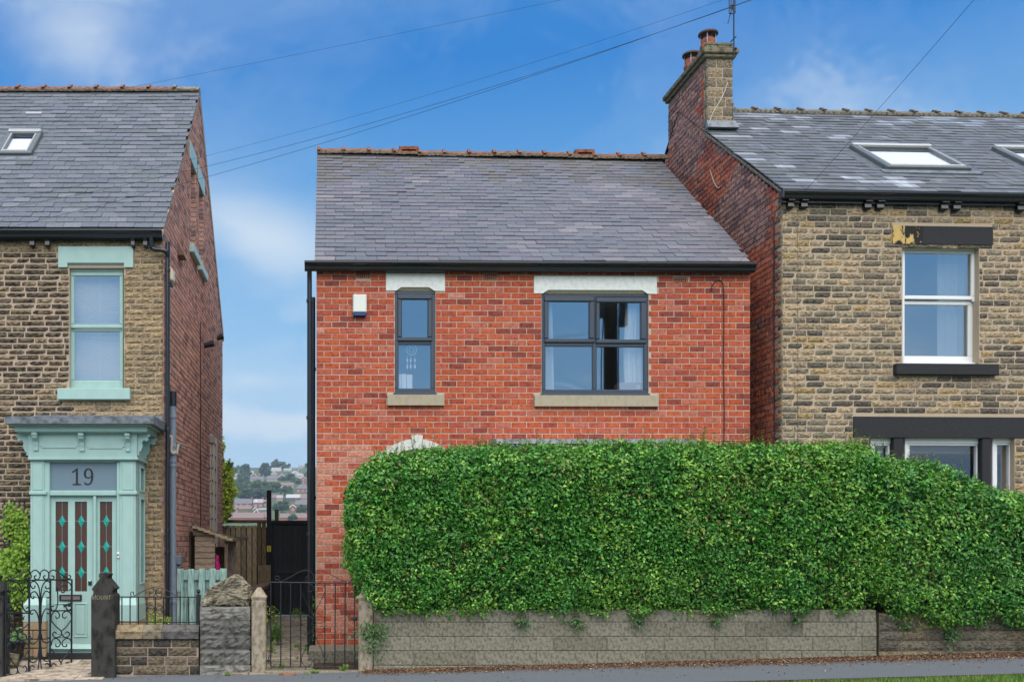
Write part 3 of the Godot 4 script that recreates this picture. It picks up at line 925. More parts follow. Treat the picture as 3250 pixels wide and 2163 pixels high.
		sb.hexa([Vector3(s.position.x, s.position.y, -0.15), Vector3(s.end.x, s.position.y, -0.15), Vector3(s.end.x, s.position.y, 0.055), Vector3(s.position.x, s.position.y, 0.055), Vector3(s.position.x, s.end.y + 0.01, -0.15), Vector3(s.end.x, s.end.y + 0.01, -0.15), Vector3(s.end.x, s.end.y - 0.006, 0.055), Vector3(s.position.x, s.end.y - 0.006, 0.055)])
		obj("sill", sb, M.sill_stone, house)
	for k in 4: mini_grille(house, vents[k], -0.002, 7, 3 if k == 1 else 2)
	# windows
	var zf := -0.02
	var narrow := Node3D.new()
	narrow.name = "window"
	house.add_child(narrow, true)
	var a := MB.new()
	var low := rect(fr, 1265, 1092, 1367, 1232, zf)
	var mid := rect(fr, 1261, 932, 1371.5, 1083, zf)
	frame_to(a, w1, Rect2(low.position, Vector2(low.size.x, mid.end.y - low.position.y - 0.002)), -0.09, zf, 0.006)
	a.cbox(Vector3(low.position.x, low.end.y, -0.09), Vector3(low.end.x, mid.position.y + 0.004, zf - 0.004), 0.005)
	a.cbox(Vector3(w1.position.x - 0.02, w1.position.y - 0.005, -0.06), Vector3(w1.end.x + 0.015, w1.position.y + 0.03, 0.02), 0.006)
	obj("frame", a, M.anthracite, narrow)
	var up1 := rect(fr, 1275.5, 949, 1357, 1069, 0.0)
	var sa := MB.new()
	frame_to(sa, mid, up1, -0.06, 0.006, 0.012)
	obj("sash", sa, M.anthracite, narrow)
	sash_glass(narrow, up1, -0.03, M.glass)
	sash_glass(narrow, low, -0.05, M.glass)
	var wide := Node3D.new()
	wide.name = "window"
	house.add_child(wide, true)
	var ul := rect(fr, 1726, 940, 1886.5, 1087.5, zf)
	var ur := rect(fr, 1890.5, 943, 2052, 1090, zf)
	var ll := rect(fr, 1731.5, 1098, 1881, 1235.5, zf)
	var lr := rect(fr, 1894.5, 1100, 2044, 1237.5, zf)
	var b2 := MB.new()
	frame_to(b2, w2, Rect2(ll.position, Vector2(lr.end.x - ll.position.x, ul.end.y - ll.position.y - 0.004)), -0.09, zf, 0.006)
	b2.cbox(Vector3(ll.end.x, ll.position.y, -0.09), Vector3(lr.position.x, ul.end.y, zf - 0.003), 0.005)
	b2.cbox(Vector3(ll.position.x, ll.end.y, -0.09), Vector3(ll.end.x, ul.position.y + 0.004, zf - 0.004), 0.005)
	b2.cbox(Vector3(lr.position.x, lr.end.y, -0.09), Vector3(lr.end.x, ur.position.y + 0.004, zf - 0.004), 0.005)
	b2.cbox(Vector3(w2.position.x - 0.015, w2.position.y - 0.008, -0.06), Vector3(w2.end.x + 0.015, w2.position.y + 0.03, 0.02), 0.006)
	obj("frame", b2, M.anthracite, wide)
	for p in [[ul, rect(fr, 1741.5, 956, 1870, 1074, 0.0)], [ur, rect(fr, 1904, 959, 2033.5, 1076.5, 0.0)]]:
		var sb := MB.new()
		frame_to(sb, p[0], p[1], -0.06, 0.006, 0.012)
		obj("sash", sb, M.anthracite, wide)
		sash_glass(wide, p[1], -0.03, M.glass)
	sash_glass(wide, ll, -0.05, M.glass)
	sash_glass(wide, lr, -0.05, M.glass)
	# roof
	var ez := 0.10
	var ey: float = on_z(fr, 1700, 829, ez).y
	var rz := -deep * 0.5
	var ry: float = on_z(fr, 1017, 484, rz).y
	var tones := [Color(0.148, 0.154, 0.184), Color(0.133, 0.140, 0.170), Color(0.160, 0.166, 0.194), Color(0.148, 0.144, 0.178), Color(0.126, 0.136, 0.162), Color(0.168, 0.162, 0.190), Color(0.140, 0.148, 0.166), Color(0.152, 0.151, 0.176), Color(0.128, 0.124, 0.126), Color(0.145, 0.138, 0.135), Color(0.195, 0.185, 0.212), Color(0.225, 0.215, 0.235)]
	var sv := []
	for c in tones: sv.append(slate_variant(c, 0.05))
	var pick := func(u: float, s: float) -> int:
		var h := rng.randf()
		if s > 3.6 + 1.2 * wob.get_noise_2d(u * 15.0, 5.0) and h < 0.7: return 8 + int(h * 2.8)
		if wob.get_noise_2d(u * 30.0 + 60.0, s * 18.0) > 0.22 and h < 0.5: return 10 + int(h < 0.14)
		return int(rng.randf() * 7.99)
	var x1: float = on_z(fr, 2390, 835, ez).x
	var roof := roof_slope(house, fr, -0.02, x1, Vector2(ez, ey), Vector2(rz, ry), 31, 0.305, sv, M.slate, pick, 0.09, [], 100)
	var rear := MB.new()
	rear.quad(Vector3(x1, re - 0.1, -deep - 0.2), Vector3(-0.02, re - 0.1, -deep - 0.2), Vector3(-0.02, ry - 0.01, rz - 0.01), Vector3(x1, ry - 0.11, rz - 0.01))
	obj("rear_slope", rear, M.underlay, roof)
	var rm := ridge_mesh(0.466, 0.15, 0.11, Color(0.24, 0.135, 0.105))
	var rm2 := ridge_mesh(0.466, 0.15, 0.11, Color(0.27, 0.12, 0.085))
	var cem := MB.new()
	var nrt := int(ceil((x1 + 0.02) / 0.466))
	for k in nrt:
		var x := -0.02 + k * 0.466
		var yy := ry + 0.075 - 0.075 * (x / x1) + 0.012 * sin(x * 2.1)
		inst("ridge_tile", rm if k % 3 else rm2, M.clay, Transform3D(Basis(Vector3.BACK, rng.randf_range(-0.018, 0.012)), Vector3(x, yy, rz)), roof)
		for j in 6:
			var xx := x + j * 0.078
			cem.obox(Transform3D(Basis(Vector3.BACK, rng.randf_range(-0.2, 0.2)), Vector3(xx + 0.04, yy - 0.115, rz + 0.135)), Vector3(0.085, 0.03 + rng.randf() * 0.025, 0.03), Color(0.7, 0.62, 0.55))
	obj("ridge_bedding", cem, M.cement, roof)
	for px in [1297.0, 1855.0]:
		var vx: float = on_z(fr, px, 480, rz + 0.06).x
		var vy := ry + 0.075 - 0.075 * (vx / x1)
		var vm := MB.new()
		panel(vm, vx - 0.18, vx + 0.18, vy - 0.10, vy + 0.035, [Rect2(vx - 0.13, vy - 0.055, 0.26, 0.035)], rz + 0.10, 0.05, Color(0.30, 0.115, 0.08))
		vm.box(Vector3(vx - 0.18, vy - 0.1, rz - 0.1), Vector3(vx + 0.18, vy + 0.03, rz + 0.045), Color(0.20, 0.08, 0.06))
		vm.quad(Vector3(vx - 0.18, vy + 0.035, rz + 0.1), Vector3(vx + 0.18, vy + 0.035, rz + 0.1), Vector3(vx + 0.18, vy + 0.03, rz - 0.1), Vector3(vx - 0.18, vy + 0.03, rz - 0.1), Color(0.28, 0.12, 0.09))
		obj("ridge_vent", vm, M.clay, roof)
	# fascia and gutter
	var gx0: float = on_z(fr, 966, 840, 0.16).x
	var gx1: float = on_z(fr, 2401, 845, 0.16).x
	var gt: float = on_z(fr, 1700, 829, 0.18).y
	var fa := MB.new()
	fa.cbox(Vector3(0.0, top - 0.0, -0.02), Vector3(on_z(fr, 2390, 845, 0.05).x, gt - 0.01, 0.05), 0.006)
	obj("fascia", fa, M.gloss_black, house)
	var gu := MB.new()
	along_x(gu, ogee(0.052, gt, 0.125, 0.14), gx0, gx1)
	obj("gutter", gu, M.gloss_black, house)
	# downpipe at the corner and the cables behind it
	var dp: Vector3 = on_z(fr, 982, 1300, 0.02)
	var bot := 0.02
	var cl := []
	for py in [960, 1330, 1700]: cl.append(Vector3(dp.x, on_z(fr, 982, py, 0.02).y, 0.02))
	pipe_run("downpipe", [Vector3(dp.x, gt - 0.11, 0.08), Vector3(dp.x, gt - 0.16, 0.07), Vector3(dp.x, gt - 0.3, 0.02), Vector3(dp.x, bot, 0.02)], 0.036, M.gloss_black, house, cl, 1.3)
	pipe_run("soil_pipe", [Vector3(-0.052, top - 0.35, -0.12), Vector3(-0.052, bot, -0.12)], 0.04, M.gloss_black, house, [Vector3(-0.052, 4.2, -0.12), Vector3(-0.052, 2.3, -0.12)])
	# step along the front
	var st := MB.new()
	st.cbox(Vector3(-0.10, -0.2, 0.003), Vector3(2.4, 0.163, 0.72), 0.012, Color(0.75, 0.75, 0.75))
	obj("front_step", st, M.concrete, house)
	# arched doorway: white stone ring with a keystone, dark slab inside for the recess
	for k in 13:
		var a0 := PI * k / 13.0
		var a1 := PI * (k + 1) / 13.0 - 0.012
		var vm := MB.new()
		var pl := PackedVector2Array()
		var r0 := ar - 0.15
		var r1 := ar
		if k == 6: r1 = ar + 0.055
		for t in [a0, (a0 + a1) / 2, a1]: pl.append(Vector2(ac.x + cos(t) * r1, ac.y + sin(t) * r1))
		for t in [a1, (a0 + a1) / 2, a0]: pl.append(Vector2(ac.x + cos(t) * r0, ac.y + sin(t) * r0))
		vm.prism(pl, -0.2, 0.035 if k != 6 else 0.06, Color(0.86, 0.84, 0.8))
		obj("keystone" if k == 6 else "voussoir", vm, M.white_paint, house)
	var dm := MB.new()
	dm.box(Vector3(ac.x - ar, -0.1, -0.3), Vector3(ac.x + ar, ac.y + ar, -0.22), Color(0.02, 0.025, 0.03))
	obj("door", dm, M.plain, house)  # near-black slab: the shade of the recess is put into its colour
	# bay window, mostly behind the hedge
	var bw := Node3D.new()
	bw.name = "bay_window"
	house.add_child(bw)
	var rb := rect(fr, 1573, 1386, 2212, 1408, 0.5)
	var br := MB.new()
	br.hexa([Vector3(rb.position.x, rb.end.y - 0.12, 0.003), Vector3(rb.end.x, rb.end.y - 0.12, 0.003), Vector3(rb.end.x - 0.02, rb.position.y, 0.52), Vector3(rb.position.x + 0.02, rb.position.y, 0.52),
		Vector3(rb.position.x, rb.end.y + 0.02, 0.003), Vector3(rb.end.x, rb.end.y + 0.02, 0.003), Vector3(rb.end.x, rb.end.y - 0.03, 0.52), Vector3(rb.position.x, rb.end.y - 0.03, 0.52)])
	obj("bay_roof", br, M.lead_pale, bw)
	var bf := MB.new()
	bf.cbox(Vector3(rb.position.x + 0.05, rb.position.y - 0.10, 0.003), Vector3(rb.end.x - 0.05, rb.position.y - 0.002, 0.49), 0.01)
	obj("bay_fascia", bf, M.anthracite, bw)
	var bb := MB.new()
	var bx0 := rb.position.x + 0.09
	var bx1 := rb.end.x - 0.09
	bb.box(Vector3(bx0, 0.1, 0.003), Vector3(bx1, 0.95, 0.42))
	obj("bay_base", bb, M.mortar_red, bw)
	var bfr := MB.new()
	frame_to(bfr, Rect2(bx0, 0.95, bx1 - bx0, rb.position.y - 0.1 - 0.95), Rect2(bx0 + 0.08, 1.03, bx1 - bx0 - 0.16, rb.position.y - 0.26 - 0.95), 0.34, 0.42)
	obj("frame", bfr, M.anthracite, bw)
	pane("pane", Rect2(bx0 + 0.08, 1.03, bx1 - bx0 - 0.16, rb.position.y - 0.26 - 0.95), 0.38, M.glass, bw)
	var bs := MB.new()
	for x in [bx0, bx1 - 0.03]: bs.box(Vector3(x, 0.95, 0.003), Vector3(x + 0.03, rb.position.y - 0.1, 0.335))
	obj("bay_side", bs, M.anthracite, bw)
	# things fixed to the front or standing in its windows
	var al := thing("alarm_box", "white alarm box with blue base on the red brick front", "alarm box", "", fr)
	var ab := rect(fr, 1119.5, 934, 1163.5, 992, 0.05)
	var am := MB.new()
	am.cbox(Vector3(ab.position.x, ab.position.y, 0.003), Vector3(ab.end.x, ab.end.y, 0.07), 0.012)
	am.cbox(Vector3(ab.position.x + 0.012, ab.position.y + 0.01, 0.06), Vector3(ab.end.x - 0.012, ab.end.y - 0.008, 0.078), 0.006)
	obj("cover", am, M.off_white, al)
	var an := MB.new()
	an.cbox(Vector3(ab.position.x + 0.004, ab.position.y - 0.05, 0.003), Vector3(ab.end.x - 0.004, ab.position.y - 0.001, 0.066), 0.012, Color(0.006, 0.05, 0.20))
	obj("strobe", an, M.plain_shiny, al)
	var zb := -0.16
	for c in [[1986, 2040, 955, 1210, "gathered white curtain hanging at the edge of the wide upper window, beside a cardboard box", 0.0], [1728, 1752, 955, 1238, "narrow drawn-back white curtain hanging in the wide upper window, away from the box", 0.0]]:
		var cr := rect(fr, c[0], c[2], c[1], c[3], zb)
		var cm := MB.new()
		var nn := 28
		for k in nn:
			var f0 := float(k) / nn
			var f1 := float(k + 1) / nn
			var zz := func(f: float) -> float: return zb + 0.022 * sin(f * 31.0) + 0.008 * sin(f * 71.0)
			var nar := 0.12 if c[0] > 1800 else -0.1
			for s in 6:
				var g0 := s / 6.0
				var g1 := (s + 1) / 6.0
				var q := []
				for w in [[f0, g0], [f1, g0], [f1, g1], [f0, g1]]:
					var sq: float = 1.0 + 0.25 * sin(w[1] * PI) * (1.0 - w[1])
					var xx: float = cr.end.x - (cr.size.x * (1.0 - w[0])) * sq if nar > 0 else cr.position.x + cr.size.x * w[0] * (1.35 - 0.35 * w[1])
					q.append(Vector3(xx, lerpf(cr.position.y - 0.2, cr.end.y + 0.12, w[1]), zz.call(w[0])))
				cm.quad(q[0], q[1], q[2], q[3])
		var co := obj("curtain", cm, M.curtain)
		co.transform = fr
		tag(co, c[4], "curtain", "")
	var bxr := rect(fr, 1966, 1213, 2042, 1240, -0.12)
	var cb2 := thing("cardboard_box", "cardboard box with white sticker in the wide upper window", "box", "", fr)
	var cbm := MB.new()
	cbm.cbox(Vector3(bxr.position.x, bxr.position.y - 0.15, -0.42), Vector3(bxr.end.x, bxr.end.y, -0.11), 0.004, Color(0.45, 0.31, 0.25))
	obj("carton", cbm, M.plain, cb2)
	var stk := rect(fr, 2021, 1222, 2031, 1233, -0.108)
	var stm := MB.new()
	stm.box(Vector3(stk.position.x, stk.position.y, -0.109), Vector3(stk.end.x, stk.end.y, -0.1075), Color(0.85, 0.88, 0.9))
	for k in 3: stm.box(Vector3(stk.position.x + 0.008, stk.position.y + 0.012 + k * 0.011, -0.107), Vector3(stk.end.x - 0.01, stk.position.y + 0.018 + k * 0.011, -0.1068), Color(0.08, 0.12, 0.2))
	obj("sticker", stm, M.plain, cb2)
	var hb := rect(fr, 1752, 1212, 1850, 1240, -0.5)
	var hm := MB.new()
	var hp := PackedVector2Array()
	hp.append(Vector2(hb.position.x, hb.position.y - 0.2))
	for k in 9: hp.append(Vector2(lerpf(hb.position.x, hb.end.x, k / 8.0), lerpf(hb.end.y, hb.position.y + 0.02, pow(k / 8.0, 2.2))))
	hp.append(Vector2(hb.end.x, hb.position.y - 0.2))
	hm.prism(hp, -0.6, -0.45, Color(0.20, 0.20, 0.22))  # padded headboard standing in for a dark curved shape in the glass
	var hp2 := PackedVector2Array()
	for q in hp: hp2.append(Vector2(lerpf(hb.position.x, q.x, 0.8), q.y - 0.045))
	hm.prism(hp2, -0.5, -0.44, Color(0.05, 0.025, 0.022))
	tag(obj("window_headboard", hm, M.plain), "dark brown and grey chair back seen low in the wide upper window", "headboard")
	get_node("window_headboard").transform = fr
	# books and the dream catcher in the narrow window
	var bk := [[1265, 1273, 1187], [1274, 1289, 1186], [1290.5, 1308.5, 1188]]
	for k in 3:
		var r := rect(fr, bk[k][0], bk[k][2], bk[k][1], 1234, -0.09)
		var bo := MB.new()
		bo.cbox(Vector3(r.position.x, r.position.y - 0.03, -0.27), Vector3(r.end.x, r.end.y, -0.09), 0.004, Color(0.80, 0.82, 0.82))
		bo.box(Vector3(r.position.x + r.size.x * 0.4, r.position.y, -0.0905), Vector3(r.position.x + r.size.x * 0.44, r.end.y - 0.01, -0.0885), Color(0.55, 0.6, 0.62))
		var o := obj("book", bo, M.plain)
		o.transform = fr
		tag(o, ["thin white book at the outer end of the row in the narrow window", "white book between two others in the narrow window", "widest white book of the row in the narrow window"][k], "book", "books on the narrow window's ledge")
	var dc := thing("dream_catcher", "white ring dream catcher with hanging feathers in the narrow window", "dream catcher", "", fr)
	var dcc: Vector3 = on_z(fr, 1306, 1110, -0.10)
	for rr in [0.074, 0.037]:
		var rm3 := MB.new()
		var pts := []
		for k in 25: pts.append(dcc + Vector3(cos(TAU * k / 24.0), sin(TAU * k / 24.0), 0) * rr)
		rm3.tube(pts, 0.005 if rr > 0.05 else 0.0035, 5, Color(0.8, 0.82, 0.82))
		obj("ring", rm3, M.plain, dc)
	for k in 3:
		var fm := MB.new()
		var x: float = dcc.x + [-0.062, -0.012, 0.05][k]
		var y := dcc.y - 0.075
		fm.tube([Vector3(x, y, dcc.z), Vector3(x - 0.004, y - 0.16, dcc.z)], 0.0025, 4, Color(0.7, 0.74, 0.76))
		for j in 2:
			var fy: float = y - [0.03, 0.12][j]
			fm.quad(Vector3(x, fy, dcc.z), Vector3(x - 0.016, fy - 0.05, dcc.z + 0.006), Vector3(x, fy - 0.09, dcc.z), Vector3(x + 0.014, fy - 0.05, dcc.z - 0.006), Color(0.8, 0.82, 0.83))
		obj("feather", fm, M.plain, dc)
	# cable down the front
	var cp := []
	for q in [[2257, 924], [2262, 905], [2272, 892], [2284, 889], [2293, 897], [2297, 920], [2298, 1000], [2297, 1150], [2299, 1300], [2298, 1420]]:
		cp.append(on_z(fr, q[0], q[1], 0.012))
	var cbl := MB.new()
	cbl.tube(smooth_path(cp, 4), 0.007, 6)
	var co2 := obj("telephone_cable", cbl, M.cable)
	co2.transform = fr
	tag(co2, "black cable looping then dropping down the red brick front", "cable")
func skylight(house: Node3D, fr: Transform3D, pt: Vector3, nn: Vector3, up: Vector3, tl: Vector2, trr: Vector2, br: Vector2, bl: Vector2) -> Rect2:
	# roof window: pixel corners put on the roof plane; returns its place along and up the slope from pt
	var q := []
	for p in [tl, trr, br, bl]: q.append(on_plane(fr, p.x, p.y, pt + nn * 0.06, nn) - pt)
	var u0: float = (q[0].x + q[3].x) * 0.5
	var u1: float = (q[1].x + q[2].x) * 0.5
	var s0: float = ((q[2] as Vector3).dot(up) + (q[3] as Vector3).dot(up)) * 0.5
	var s1: float = ((q[0] as Vector3).dot(up) + (q[1] as Vector3).dot(up)) * 0.5
	var win := Node3D.new()
	win.name = "roof_window"
	house.add_child(win, true)
	win.transform = Transform3D(Basis(Vector3.RIGHT, up, nn), pt)
	var fm := MB.new()
	frame_to(fm, Rect2(u0, s0, u1 - u0, s1 - s0), Rect2(u0 + 0.11, s0 + 0.10, u1 - u0 - 0.22, s1 - s0 - 0.22), -0.03, 0.075, 0.012)
	obj("frame", fm, M.grey_metal, win)
	var hd := MB.new()
	hd.cbox(Vector3(u0 + 0.01, s1 - 0.10, 0.05), Vector3(u1 - 0.01, s1 - 0.01, 0.105), 0.015)
	hd.cbox(Vector3(u0 + 0.075, s0 + 0.04, 0.06), Vector3(u0 + 0.10, s1 - 0.15, 0.085), 0.006)
	hd.cbox(Vector3(u1 - 0.10, s0 + 0.04, 0.06), Vector3(u1 - 0.075, s1 - 0.15, 0.085), 0.006)
	hd.cbox(Vector3(u0 + 0.09, s0 + 0.07, 0.06), Vector3(u1 - 0.09, s0 + 0.105, 0.085), 0.008)
	obj("cladding", hd, M.aluminium, win)
	var fl := MB.new()
	fl.box(Vector3(u0 - 0.10, s0 - 0.16, 0.004), Vector3(u1 + 0.10, s0 + 0.0, 0.022))
	fl.box(Vector3(u0 - 0.20, s0 - 0.02, 0.001), Vector3(u0 - 0.002, s1 + 0.14, 0.009), Color(0.6, 0.6, 0.62))
	fl.box(Vector3(u1 + 0.002, s0 - 0.02, 0.001), Vector3(u1 + 0.20, s1 + 0.14, 0.009), Color(0.6, 0.6, 0.62))
	fl.box(Vector3(u0, s1 - 0.02, 0.001), Vector3(u1, s1 + 0.14, 0.009), Color(0.6, 0.6, 0.62))
	obj("flashing", fl, M.lead, win)
	var bl2 := MB.new()
	bl2.box(Vector3(u0 + 0.10, s0 + 0.09, 0.0), Vector3(u1 - 0.10, s1 - 0.22, 0.012))
	obj("blind", bl2, M.white_gloss, win)
	var lin := MB.new()
	lin.box(Vector3(u0 + 0.05, s0 + 0.05, -0.06), Vector3(u1 - 0.05, s1 - 0.1, -0.045), Color(0.3, 0.4, 0.42))
	obj("lining", lin, M.plain, win)
	pane("pane", Rect2(u0 + 0.11, s0 + 0.10, u1 - u0 - 0.22, s1 - s0 - 0.22), 0.05, M.dim_glass, win)
	return Rect2(u0 - 0.02, s0 - 0.0, u1 - u0 + 0.04, s1 - s0 + 0.02)
func corbel(px0: float, px1: float, py0: float, py1: float, fr: Transform3D, house: Node3D) -> void:
	var r := rect(fr, px0, py0, px1, py1, 0.08)
	var mb := MB.new()
	var h := r.size.y
	along_x(mb, [Vector2(0.0, r.end.y), Vector2(0.0, r.position.y), Vector2(0.05, r.position.y), Vector2(0.075, r.position.y + h * 0.12), Vector2(0.07, r.position.y + h * 0.42), Vector2(0.11, r.position.y + h * 0.62), Vector2(0.10, r.end.y)], r.position.x + 0.01, r.end.x - 0.01)
	mb.cbox(Vector3(r.position.x, r.end.y - h * 0.2, 0.001), Vector3(r.end.x, r.end.y + 0.01, 0.115), 0.008)
	obj("eaves_bracket", mb, M.gloss_black, house)
func gable(house: Node3D, fr: Transform3D, xg: float, side: float, z0: float, z1: float, yb: float, ye: float, yr: float, holes: Array, vars: Array, m: Material, pick: Callable, seen: Callable, extra: Callable) -> Node3D:
	# brick gable end in the plane x = xg, facing side; field x runs along the wall, y up
	var wall := Node3D.new()
	wall.name = "gable_wall"
	house.add_child(wall)
	var ln := z0 - z1
	var field := Transform3D(Basis(Vector3(0, 0, -1), Vector3.UP, Vector3(1, 0, 0)), Vector3(xg, 0, z0)) if side > 0 else Transform3D(Basis(Vector3(0, 0, 1), Vector3.UP, Vector3(-1, 0, 0)), Vector3(xg, 0, z1))
	var line := func(u: float) -> float: return lerpf(ye, yr, 1.0 - absf(u / ln * 2.0 - 1.0))
	var mb := MB.new()
	# mortar bed cut into strips so that openings stay open
	var us := [0.0, ln * 0.5, ln]
	for h in holes: us.append_array([h.position.x, h.end.x])
	us.sort()
	for i in us.size() - 1:
		var a: float = us[i]
		var b: float = us[i + 1]
		if b - a < 0.001: continue
		var mids := [[yb, 999.0]]
		for h in holes:
			if (a + b) * 0.5 > h.position.x and (a + b) * 0.5 < h.end.x: mids = [[yb, h.position.y], [h.end.y, 999.0]]
		for q in mids:
			var ta: float = minf(q[1], line.call(a))
			var tb: float = minf(q[1], line.call(b))
			mb.quad(field * Vector3(a, q[0], -0.012), field * Vector3(b, q[0], -0.012), field * Vector3(b, tb, -0.012), field * Vector3(a, ta, -0.012))
			mb.quad(field * Vector3(b, q[0], -0.25), field * Vector3(a, q[0], -0.25), field * Vector3(a, ta, -0.25), field * Vector3(b, tb, -0.25))
	for h in holes:
		for e in [[h.position.x, h.position.y, h.position.x, h.end.y], [h.end.x, h.position.y, h.end.x, h.end.y], [h.position.x, h.position.y, h.end.x, h.position.y], [h.position.x, h.end.y, h.end.x, h.end.y]]:
			var q := [field * Vector3(e[0], e[1], -0.012), field * Vector3(e[2], e[3], -0.012), field * Vector3(e[2], e[3], -0.25), field * Vector3(e[0], e[1], -0.25)]
			var ctr := field * Vector3(h.get_center().x, h.get_center().y, -0.12)
			if (q[1] - q[0]).cross(q[2] - q[0]).dot(ctr - q[0]) < 0: q.reverse()
			mb.quad(q[0], q[1], q[2], q[3])
	obj("mortar", mb, M.mortar_dark, wall)
	var bond := func(k: int, i: int) -> float:      # English garden wall: every fourth course of headers
		if k % 4 == 3: return 0.058 if i < 0 else 0.117
		if i < 0: return 0.115 if k % 2 else 0.0
		return 0.2295
	var items := []
	courses(items, fr, field, 0.0, ln, yb, yr, 0.0852, 0.0105, 0.04, holes, bond, pick, func(a, b, c, d): return d < (line.call((a + b) * 0.5) as float) + 0.035 and extra.call(a, c), seen)
	flush(wall, "brick", items, vars, m)
	return wall

func make_left_house() -> void:
	var dist := 14.93
	var fr := Transform3D(Basis(), Vector3((519.0 - CX) / F * dist, 0, -dist))       # origin at the corner by the passage; the front runs to -x
	var house := thing("stone_house_with_porch", "soot-stained stone house with teal porch, sash window and dark red brick gable", "house", "", fr)
	var x0 := -4.6
	var top: float = on_z(fr, 300, 752, 0).y
	var win := rect(fr, 218, 848, 391, 1233, 0)
	var lin := rect(fr, 184, 782, 422, 848, 0)
	var sil := rect(fr, 184, 1233, 414, 1269, 0)
	var por := rect(fr, 96, 1340, 452, 2100, 0)
	var wall := Node3D.new()
	wall.name = "front_wall"
	house.add_child(wall)
	var mb := MB.new()
	panel(mb, x0, -0.004, -0.3, top + 0.1, [win, Rect2(por.position.x + 0.1, -0.1, por.size.x - 0.2, 2.5)], -0.026, 0.3)
	obj("mortar", mb, M.mortar_pink, wall)
	var tan := [Color(0.40, 0.30, 0.175), Color(0.36, 0.275, 0.165), Color(0.44, 0.33, 0.19), Color(0.33, 0.26, 0.165)]
	var drk := [Color(0.24, 0.19, 0.125), Color(0.17, 0.14, 0.10), Color(0.30, 0.235, 0.145), Color(0.20, 0.165, 0.115), Color(0.14, 0.12, 0.09)]
	var tv := []
	var dv := []
	for k in 12: tv.append(stone_variant(tan[k % 4] * rng.randf_range(0.9, 1.1), 0.5))
	for k in 15: dv.append(stone_variant(drk[k % 5] * rng.randf_range(0.85, 1.1), 0.5))
	var lens := {}
	var bond := func(k: int, i: int) -> float:
		if i < 0: return hash2(k * 1.7, 3.0) * 0.2
		return 0.19 + 0.17 * hash2(k * 3.1 + 0.5, i * 1.3)
	var seen := func(x: float, y: float) -> float: return 0.0 if y < 0.6 or Rect2(por.position.x - 0.1, -1, por.size.x + 0.2, 4.2).has_point(Vector2(x + 0.1, y)) else 1.0
	var clean := func(x: float, y: float) -> bool: return x > win.end.x - 0.1 or y < sil.position.y + 0.02 and x > sil.position.x or y > lin.end.y - 0.08
	var items := []
	var it2 := []
	var holes := [win, lin, sil, Rect2(por.position.x + 0.12, -0.3, por.size.x - 0.24, por.end.y + 0.12)]
	courses(items, fr, Transform3D(), x0, -0.01, -0.1, top, 0.0838, 0.019, 0.055, holes, bond, func(x, y): return int(hash2(x * 3.3, y * 4.7) * 14.99), func(a, b, c, d): return not clean.call(a, c), seen)
	flush(wall, "stone", items, dv, M.stone_sooty, 170)
	courses(it2, fr, Transform3D(), x0, -0.01, -0.1, top, 0.0838, 0.014, 0.045, holes, bond, func(x, y): return int(hash2(x * 3.3, y * 4.7) * 11.99), func(a, b, c, d): return clean.call(a, c), seen)
	flush(wall, "stone", it2, tv, M.stone, 130)
	# gable of dark brick, with two narrow attic windows
	var half := 3.73
	var ez := 0.12
	var ey: float = on_z(fr, 519, 722, ez).y
	var ry: float = on_z(fr, 626, 275, -half).y
	var op := []
	for d in [[17.63, 18.22, 5.23, 6.70], [18.66, 19.26, 5.20, 6.66]]:
		op.append(Rect2(d[0] - dist, d[2] + EYE, d[1] - d[0], d[3] - d[2]))
	var purp := [Color(0.52, 0.285, 0.225), Color(0.45, 0.255, 0.21), Color(0.57, 0.325, 0.255), Color(0.38, 0.235, 0.205), Color(0.55, 0.30, 0.235), Color(0.61, 0.36, 0.29), Color(0.26, 0.165, 0.15), Color(0.47, 0.30, 0.265)]
	var pv := []
	for c in purp: pv.append(brick_variant(c, 0.012, 0.04))
	var gholes := op.duplicate()
	for o in op:
		gholes.append(Rect2(o.position.x - 0.12, o.end.y, o.size.x + 0.22, 0.33))
		gholes.append(Rect2(o.position.x - 0.14, o.position.y - 0.15, o.size.x + 0.26, 0.15))
	var bed := ey - 0.1
	var gw := gable(house, fr, 0.0, 1.0, -0.02, -half * 2.0, -0.1, bed, ry - 0.13, op, pv, M.brick, func(x, y): return int(hash2(x * 2.9, y * 5.3) * 7.99), func(u, v): return 0.0 if v < 1.2 else 1.0,
		func(u, v): return not gholes.any(func(h): return (h as Rect2).has_point(Vector2(u + 0.06, v + 0.04))))
	for o in op:
		var gf := Transform3D(Basis(Vector3(0, 0, -1), Vector3.UP, Vector3(1, 0, 0)), Vector3.ZERO)
		var lm := MB.new()
		lm.cbox(Vector3(o.position.x - 0.12, o.end.y + 0.004, -0.2), Vector3(o.end.x + 0.12, o.end.y + 0.32, 0.012), 0.006)
		lm.moved(gf)
		obj("lintel", lm, M.teal, house)
		var sm := MB.new()
		sm.cbox(Vector3(o.position.x - 0.14, o.position.y - 0.15, -0.2), Vector3(o.end.x + 0.14, o.position.y - 0.003, 0.075), 0.008)
		sm.moved(gf)
		obj("sill", sm, M.teal, house)
		var wn := Node3D.new()
		wn.name = "window"
		house.add_child(wn, true)
		var fm := MB.new()
		bar_frame(fm, o, 0.05, -0.17, -0.12)
		fm.moved(gf)
		obj("frame", fm, M.white_gloss, wn)
		var pm := MB.new()
		pm.quad(Vector3(o.position.x, o.position.y, -0.15), Vector3(o.end.x, o.position.y, -0.15), Vector3(o.end.x, o.end.y, -0.15), Vector3(o.position.x, o.end.y, -0.15))
		pm.moved(gf)
		obj("pane", pm, M.glass, wn)
		# brick reveals
		var rv := MB.new()
		var yy: float = o.position.y
		var k := 0
